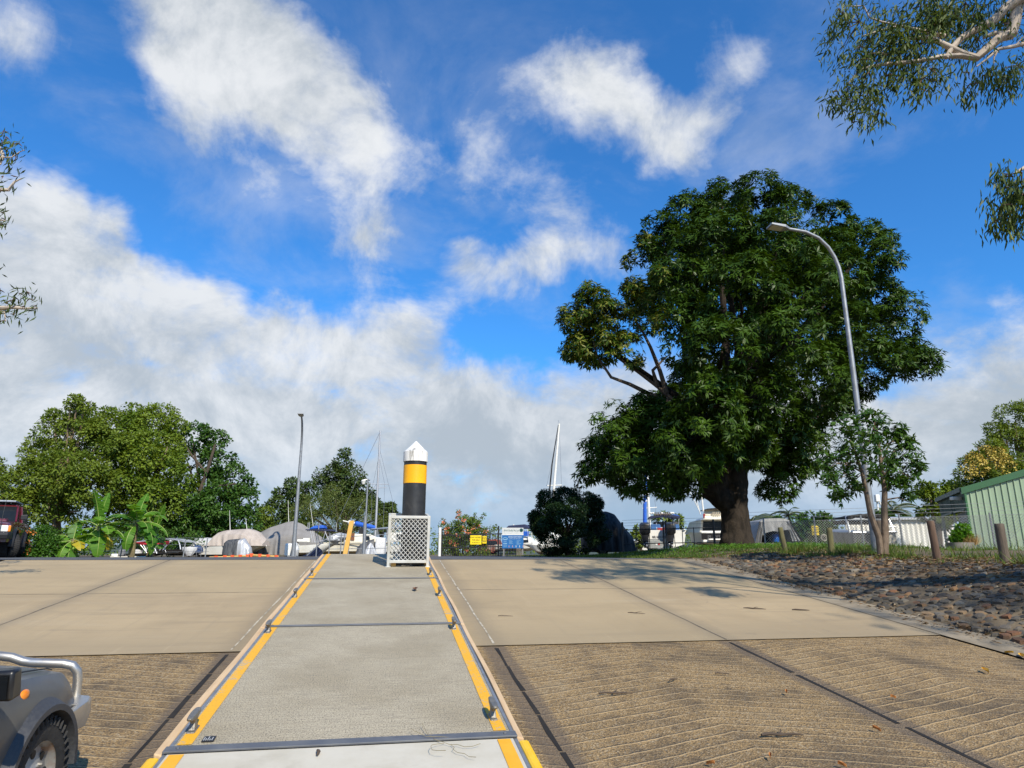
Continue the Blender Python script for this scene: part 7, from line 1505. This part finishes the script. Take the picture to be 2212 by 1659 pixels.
def shelter():
    Y=36.; s=S(Y); zz=lambda y:ZY(y,Y); r=BL('tarp_shelter','grey tarp shelter with a dark open front and a blue drum inside','shelter',1684,Y,z=0); x=lambda p:(p-1684)*s*1.0
    g=mat('shelter_tarp',(.30,.30,.29),.6,col2=(.22,.22,.22),ns=5,sx=(3,3,.5),bump=.6,bs=8)
    # roof and sides as a draped sheet, front flap cut back
    out=[(1633,1176),(1640,1150),(1648,1127),(1655,1122),(1668,1120),(1690,1119.5),(1704,1120.5),(1714,1124),(1724,1142),(1736,1166),(1737,1174)]
    rings=[]
    for d,k in ((0,1.),(.6,1.),(1.6,.99),(3.2,.97)): rings.append([(x(a)*k+.03*math.sin(i*2.3+d*3),d+.04*math.sin(i*1.7),zz(b)+.03*math.sin(i*3.1+d*2)) for i,(a,b) in enumerate(out)])
    MB().loft(rings,closed=False,caps=False).build('tarp_roof',g,r,smooth=True,angle=70)
    fl=[(1648,1127),(1655,1122),(1668,1120),(1690,1119.5),(1704,1120.5),(1712,1124)]; lo=[(1651,1158),(1655,1152),(1674,1147),(1690,1149),(1700,1145),(1712,1144)]
    MB().grid(lambda u,v:(x(np.interp(u,np.linspace(0,1,6),[a for a,b in fl])*(1-v)+v*np.interp(u,np.linspace(0,1,6),[a for a,b in lo])),-.03-.05*v+.03*math.sin(u*30)*v,zz(np.interp(u,np.linspace(0,1,6),[b for a,b in fl])*(1-v)+v*np.interp(u,np.linspace(0,1,6),[b for a,b in lo]))),36,8).build('front_flap',g,r,smooth=True)
    MB().grid(lambda u,v:(x(1706+8*v+14*u*(.5+.8*v)),-.06+.04*math.sin(u*14),zz(1126+v*43+6*u*(1-v))),12,10).build('side_flap',g,r,smooth=True)
    MB().grid(lambda u,v:(x(1633+14*v+ (14)*u*(1-.4*v)),-.05+.04*math.sin(u*13),zz(1174-46*v)),10,10).build('side_flap',mat('dark_side_tarp',(.15,.15,.15),.6,col2=(.10,.10,.10),ns=5,bump=.5,bs=8),r,smooth=True)
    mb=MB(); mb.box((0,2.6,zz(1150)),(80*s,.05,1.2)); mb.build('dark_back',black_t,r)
    Yd=36.4; d=BL('drum','bright blue plastic drum standing inside the grey tarp shelter','drum',1679,Yd,z=ZY(1171,Yd)); h=ZY(1154,Yd)-ZY(1171,Yd)
    MB().lathe([(.15,0),(.17,.02),(.17,h*.45),(.178,h*.5),(.17,h*.55),(.17,h*.95),(.14,h),(.0,h)],n=20).build('drum_body',mat('drum_blue',(.01,.12,.50),.4),d,smooth=True); mb=MB(); mb.lathe([(.03,h),(.03,h+.03),(0,h+.03)],(.06,0,0),8); mb.build('bung',black_pl,d)
    r=BL('block_wall','low wall of rough concrete blocks in front of the grey tarp shelter','wall',1690,35.,z=0); q=random.Random(3)
    for k in range(6): mb=MB(); mb.box((-1.0+k*.46,q.uniform(-.05,.05),.42),(.44,.35,.52)); mb.build('block',mat('rough_block',(.22,.19,.155),.95,col2=(.14,.12,.10),ns=6,bump=.6,bs=14),r,bevel=.03)
    # white van slice
    Y=46.; zz=lambda y:ZY(y,Y); r=BL('van','white van with a red roof bar just right of the mango trunk','van',1628,Y,R(95),z=0); hw=.8; t=zz(1153)
    mb=MB(); mb.loft([[(-1.6,-hw,.35),(1.6,-hw,.35),(1.6,hw,.35),(-1.6,hw,.35)],[(-1.6,-hw,.95),(1.65,-hw,.95),(1.65,hw,.95),(-1.6,hw,.95)],[(-1.55,-hw*.9,t),(1.1,-hw*.9,t),(1.1,hw*.9,t),(-1.55,hw*.9,t)]]); mb.build('body',white_gel,r,bevel=.05)
    mb=MB(); mb.loft([[(-1.62,-hw*.85,1.0),(-1.6,-hw*.85,1.0),(-1.6,hw*.85,1.0),(-1.62,hw*.85,1.0)],[(-1.585,-hw*.8,t-.12),(-1.57,-hw*.8,t-.12),(-1.57,hw*.8,t-.12),(-1.585,hw*.8,t-.12)]]); mb.build('rear_window',glass,r); mb=MB(); mb.box((-1.0,0,t+.04),(.3,hw*1.7,.09)); mb.build('roof_bar',mat('red_lens2',(.65,.08,.04),.4),r); mb=MB(); mb.box((-1.58,0,t-.06),(.04,hw*1.7,.08)); mb.build('blue_stripe',blue,r)
    for sx_ in (-1.,1.1):
        for sd in (-1,1): wheel(r,sx_,sd*(hw-.08),.3,.2,sd,galv,tread=False)
shelter()
def tinny():
    Y=34.; s=S(Y); g=gzf(GX(1850,Y),Y); zz=lambda y:ZY(y,Y)-g; r=BL('aluminium_boat','aluminium boat with a black canopy and a black 140 outboard behind the chain link fence','boat',1850,Y+1.8,R(86),group=BG); x=lambda p:-(p-1850)*s
    hull(4.6,92*s,zz(1186),zz(1150),.3,chine=.3).build('hull',mat('bare_aluminium',(.42,.43,.43),.4,.7,col2=(.30,.30,.30),ns=3,dirt=(.2,.19,.17),dscale=2.,damt=.4),r,smooth=True)
    X0=-2.32
    mb=MB(); mb.box((X0-.03,x(1828),zz(1167)),(.05,46*s,28*s)); mb.build('dark_transom',mat('dark_transom',(.04,.04,.042),.5,col2=(.09,.09,.09),ns=4),r); mb=MB(); mb.box((X0-.03,x(1878),zz(1166)),(.05,32*s,20*s)); mb.build('cream_transom',mat('cream_transom_paint',(.42,.40,.34),.5),r)
    mb=MB(); mb.tube([(X0-.05,x(1806),zz(1151)),(X0-.05,x(1845),zz(1151))],.05,8); mb.tube([(X0-.05,x(1866),zz(1139)),(X0-.05,x(1896),zz(1139))],.03,6); mb.tube([(X0-.05,x(1866),zz(1150)),(X0-.05,x(1896),zz(1150))],.05,6)
    for p in (1812,1818,1838,1870,1886): mb.tube([(X0+.1,x(p),zz(1151)),(X0+.1,x(p)+.05,zz(1139))],.018,6)
    mb.tube([(X0+.2,x(1803),zz(1152)),(X0+.2,x(1800),zz(1130)),(X0+.6,x(1806),zz(1116)),(X0+.8,x(1812),zz(1114))],.03,6); mb.tube([(X0+.2,x(1805),zz(1150)),(X0+.3,x(1804),zz(1128)),(X0+.6,x(1808),zz(1117))],.025,6); mb.tube([(X0+.2,x(1897),zz(1152)),(X0+.5,x(1894),zz(1118))],.03,6); mb.build('rails',alu,r)
    rr=[]
    for k in range(11):
        t=k/10; p=1806+88*t; zt=zz(1119)+(zz(1110)-zz(1119))*math.sin(PI*(.08+.84*t))**.8+.02*math.sin(k*2.7); rr.append([(X0+.3,x(p),zt-.14-.04*math.sin(k*1.9)),(X0+2.3,x(p),zt-.08),(X0+2.3,x(p),zt),(X0+.3,x(p),zt)])
    MB().loft(rr).build('canopy',black_t,r); mb=MB(); mb.box((X0+1.2,x(1838),zz(1127)),(1.2,80*s,8*s)); mb.build('lower_canopy',black_t,r,bevel=.03)
    outboard(r,X0-.22,x(1855),zz(1184),1.32,black_h,'140')
    mb=MB(); mb.box((X0-.08,x(1843),zz(1158)),(.02,6*s,16*s)); mb.build('white_sticker',white_gel,r)
    for sd in (-.75,.75): wheel(r,-.6,sd,.28,.18,(1 if sd>0 else -1),galv,'trailer_wheel',tread=False)
    o=BL('red_barrow','dark red wheeled frame leaning beside the young tree stems','trolley',1922,33.); mb=MB(); mb.tube([(0,0,.05),(.1,0,.35),(.0,0,.55),(-.2,0,.6)],.03,6); mb.tube([(-.2,0,.6),(-.25,0,.1)],.03,6); mb.build('frame',mat('dark_red',(.25,.02,.03),.5),o); wheel(o,.05,-.1,.14,.08,-1,galv,tread=False)
tinny()
def corrugated(p0,p1,z0,z1,pitch,amp,z1b=None,n=8):
    p0=Vector(p0);p1=Vector(p1); d=p1-p0; L=d.length; d.normalize(); nr=Vector((d.y,-d.x)); N=int(L/pitch*n); mb=MB(); o=0
    for i in range(N+1):
        u=L*i/N; w=amp*math.sin(2*PI*u/pitch); q=p0+d*u+nr*w; zt=z1+((z1b-z1)*u/L if z1b is not None else 0)
        mb.v+= [(q.x,q.y,z0),(q.x,q.y,zt)]
    mb.f+=[[2*i,2*i+2,2*i+3,2*i+1] for i in range(N)]
    return mb
def ribbed(p0,p1,z0,z1,z1b,pitch,amp):
    p0=Vector(p0);p1=Vector(p1); d=p1-p0; L=d.length; d.normalize(); nr=Vector((d.y,-d.x)); mb=MB(); us=[];u=0
    while u<L: us+= [(u,0),(u+pitch*.72,0),(u+pitch*.80,amp),(u+pitch*.92,amp)]; u+=pitch
    us=[(min(L,a),b) for a,b in us]+[(L,0)]
    for a,w in us:
        q=p0+d*a+nr*w; mb.v+=[(q.x,q.y,z0),(q.x,q.y,z1+(z1b-z1)*a/L)]
    mb.f+=[[2*i,2*i+2,2*i+3,2*i+1] for i in range(len(us)-1)]
    return mb
def sheds():
    # low white shed
    Y=42.; A0=Vector((GX(1835,Y),Y)); dv=A0.normalized(); ev=Vector((1,-.06)).normalized(); k=0.
    while (A0+ev*k).x<GX(2068,(A0+ev*k).y): k+=.05
    B0=A0+ev*k; B1=B0+dv*5.; A1=A0+dv*5.; zt=ZY(1124,Y); r=thing('white_shed','low white corrugated iron shed behind the chain link fence','shed',(A0.x,A0.y,0))
    wm=mat('white_iron',(.80,.78,.70),.5,.0,col2=(.74,.72,.64),ns=2,dirt=(.35,.31,.24),dscale=1.5,damt=.3,sx=(1,1,.4))
    corrugated(A0,B0,0.,zt,.29,.035).build('front_wall',wm,r,world=True,smooth=True,fixn=False,angle=60)
    corrugated(A1,A0,0.,zt,.29,.035).build('side_wall',wm,r,world=True,smooth=True,fixn=False)
    corrugated(B0,B1,0.,zt,.29,.035).build('side_wall',wm,r,world=True,smooth=True,fixn=False)
    q0,q1,q2,q3=A0-dv*.28-ev*.15,B0-dv*.28+ev*.15,B1+dv*.2+ev*.15,A1+dv*.2-ev*.15
    mb=MB(); mb.loft([[(q.x,q.y,zt+z) for q,z in ((q0,.02),(q1,.02),(q2,.35),(q3,.35))],[(q.x,q.y,zt+z+.09) for q,z in ((q0,.02),(q1,.02),(q2,.35),(q3,.35))]]); mb.build('roof',mat('roof_iron',(.55,.56,.55),.45,.3,col2=(.45,.45,.44),ns=2),r,world=True)
    # green shed
    C0=Vector((GX(2106,28.),28.)); d=Vector((2.3,5.4)).normalized(); e=Vector((5.4,-2.3)).normalized(); F=C0+d*6.2; G=C0+e*7.; zE=ZY(1061,28.); zR=zE+1.05; 
    r=thing('green_shed','pale green ribbed steel shed with dark green trim at the right edge','shed',(C0.x,C0.y,0))
    pg=mat('pale_green_steel',(.33,.43,.29),.45,.05,col2=(.29,.385,.255),ns=1.5,dirt=(.22,.25,.17),dscale=1.2,damt=.3,sx=(1,1,.5)); dg=mat('dark_green_steel',(.055,.15,.065),.45,col2=(.045,.125,.055)); sg=mat('shaded_green_steel',(.11,.16,.125),.5,col2=(.09,.135,.105))  # side wall and lintels: their shade is put into this darker green
    mid=C0+e*3.5
    ribbed(C0,mid,0.,zE,zR,.22,.035).build('gable_wall',pg,r,world=True,fixn=False); ribbed(mid,G,0.,zR,zE,.22,.035).build('gable_wall',pg,r,world=True,fixn=False)
    def seg(u0,u1,z0,z1,m,nm,off=0.,fn=None):
        p,q=C0+d*u0-e*off,C0+d*u1-e*off; return ribbed(q,p,z0,z1,z1,.2,.02).build(nm,m,r,world=True,fixn=False)
    zd=zE-.75
    seg(0,.25,0,zE,sg,'side_wall'); seg(2.55,3.1,0,zE,sg,'side_wall'); seg(5.4,6.2,0,zE,sg,'side_wall'); seg(.25,2.55,zd,zE,sg,'side_wall'); seg(3.1,5.4,zd,zE,sg,'side_wall')
    # roller door (shut) and the open bay
    mb=MB(); p,q=C0+d*.25+e*.08,C0+d*2.55+e*.08; N=60
    for i in range(N+1): z=zd*i/N; w=.018*math.sin(2*PI*z/.12); mb.v+=[(p.x-e.x*w,p.y-e.y*w,z),(q.x-e.x*w,q.y-e.y*w,z)]
    mb.f+=[[2*i,2*i+1,2*i+3,2*i+2] for i in range(N)]; mb.build('roller_door',mat('roller_grey_green',(.15,.19,.165),.5,col2=(.12,.155,.135)),r,world=True,smooth=True,fixn=False)
    bx=lambda p,q,z0,z1,t,off=0:MB().loft([[(p.x+e.x*off,p.y+e.y*off,z0),(q.x+e.x*off,q.y+e.y*off,z0),(q.x+e.x*(off+t),q.y+e.y*(off+t),z0),(p.x+e.x*(off+t),p.y+e.y*(off+t),z0)],[(p.x+e.x*off,p.y+e.y*off,z1),(q.x+e.x*off,q.y+e.y*off,z1),(q.x+e.x*(off+t),q.y+e.y*(off+t),z1),(p.x+e.x*(off+t),p.y+e.y*(off+t),z1)]])
    bx(C0+d*3.1,C0+d*5.4,0,zd,.05,2.6).build('bay_shade_panel',mat('dark_inside',(.03,.03,.03),.9),r,world=True)  # near-black panel: shade inside the open bay put into its colour
    bx(C0+d*.2,C0+d*2.6,zd-.0,zd+.07,.05,-.06).build('door_lintel',sg,r,world=True); bx(C0+d*3.05,C0+d*5.45,zd,zd+.07,.05,-.06).build('door_lintel',sg,r,world=True)
    bx(C0+d*.02,C0+d*6.2,zE-.02,zE+.16,.14,-.16).build('gutter',mat('dark_gutter',(.05,.09,.06),.5),r,world=True)
    mb=MB(); mb.tube([(C0.x-e.x*.02,C0.y-e.y*.02-.03,0),(C0.x-e.x*.02,C0.y-e.y*.02-.03,zE)],.06,8); mb.build('corner_trim',dg,r,world=True)
    o=-d*.10
    def barge(p,q,za,zb): 
        return MB().loft([[(p.x+o.x,p.y+o.y,za-.12),(p.x+o.x,p.y+o.y,za+.14),(p.x-o.x,p.y-o.y,za+.14),(p.x-o.x,p.y-o.y,za-.12)],[(q.x+o.x,q.y+o.y,zb-.12),(q.x+o.x,q.y+o.y,zb+.14),(q.x-o.x,q.y-o.y,zb+.14),(q.x-o.x,q.y-o.y,zb-.12)]])
    barge(C0-e*.12,mid,zE,zR).build('barge_board',dg,r,world=True); barge(mid,G+e*.12,zR,zE).build('barge_board',dg,r,world=True)
    H=C0+d*6.2; mb=MB()
    for p,q,za,zb in ((C0-e*.1,mid,zE+.08,zR+.08),(mid,G+e*.1,zR+.08,zE+.08)):
        u=d*6.2; mb.loft([[(p.x,p.y,za),(q.x,q.y,zb),(q.x,q.y,zb+.03),(p.x,p.y,za+.03)],[(p.x+u.x,p.y+u.y,za),(q.x+u.x,q.y+u.y,zb),(q.x+u.x,q.y+u.y,zb+.03),(p.x+u.x,p.y+u.y,za+.03)]])
    mb.build('roof',mat('green_roof',(.16,.22,.15),.5),r,world=True)
    M0=Matrix.Translation((C0.x-e.x*.25+d.x*.5,C0.y-e.y*.25+d.y*.5,zE-.25)); mb=MB(); mb.box((0,0,0),(.4,.2,.14),M0); mb.build('floodlight',white_gel,r,world=True,bevel=.02)
    # planter
    Yp=24.; g=gzf(GX(2080,Yp),Yp); r=thing('planter','round concrete planter holding a bright green shrub and dry grass before the green shed','planter',(GX(2079,Yp),Yp,g-.05)); h=ZY(1172,Yp)-g+.05
    MB().lathe([(.40,0),(.42,.02),(.42,h),(.36,h),(.35,h-.1),(0,h-.1)],n=28).build('concrete_ring',mat('mossy_concrete',(.27,.245,.20),.9,col2=(.20,.18,.15),ns=3,dirt=(.03,.03,.028),dscale=3.,damt=.8,bump=.3,bs=20),r,smooth=True)
    q=np.random.default_rng(3); inv=r.matrix_basis.inverted(); V,F,var=crown_leaves(PB([(2072,1152,12),(2082,1145,12),(2064,1160,9),(2088,1158,10)],Yp),1300,.12,.5,q,minr=.12); npmesh('shrub',V,F,leafmat('lime_leaf',(.05,.16,.012),(.13,.27,.02),None,.4,.3),r,var,inv)
    n=700; x=q.normal(.22,.1,n); y=q.normal(-.05,.15,n); dd=np.stack([q.normal(.3,.5,n),q.normal(0,.4,n),np.ones(n)],-1); V,F=leafgeo(np.stack([x,y,np.full(n,h-.1)],-1),dd,sph(q,n),q.uniform(.2,.5,n),np.full(n,.012),.15); npmesh('dry_grass',V,F,leafmat('straw',(.30,.18,.07),(.40,.27,.12),None,.7,.2),r,q.random(n))
    Yd=25.; rr=thing('gas_bottle','small dark and white rounded fitting sticking out left of the planter','fitting',tuple(P(2052,1164,Yd))); mb=MB(); mb.blob((0,0,0),(.16,.1,.08),12,8,0); mb.build('shell',mat('half_white',(.5,.5,.48),.4,col2=(.05,.05,.05),ns=4),rr,smooth=True); mb=MB(); mb.tube([(0,0,0),(0.1,.05,-1.)],.02,6); mb.build('stalk',galv,rr)
    # pale mast with lamp behind white shed
    Y=50.; rr=BL('derrick','white tripod derrick rising behind the white shed','derrick',1918,Y); s=S(Y); zz=lambda y:ZY(y,Y); mb=MB(); mb.tube([(-.3,0,zz(1125)),(-.25,0,zz(1070))],.07,8); mb.tube([(.35,0,zz(1125)),(-.1,0,zz(1085))],.05,8); mb.tube([(-.3,0,0),(-.3,0,zz(1125))],.07,8); mb.build('legs',white_gel,rr); mb=MB(); mb.box((-.3,-.1,zz(1078)),(.3,.3,.5)); mb.build('box',white_gel,rr,bevel=.03)
sheds()
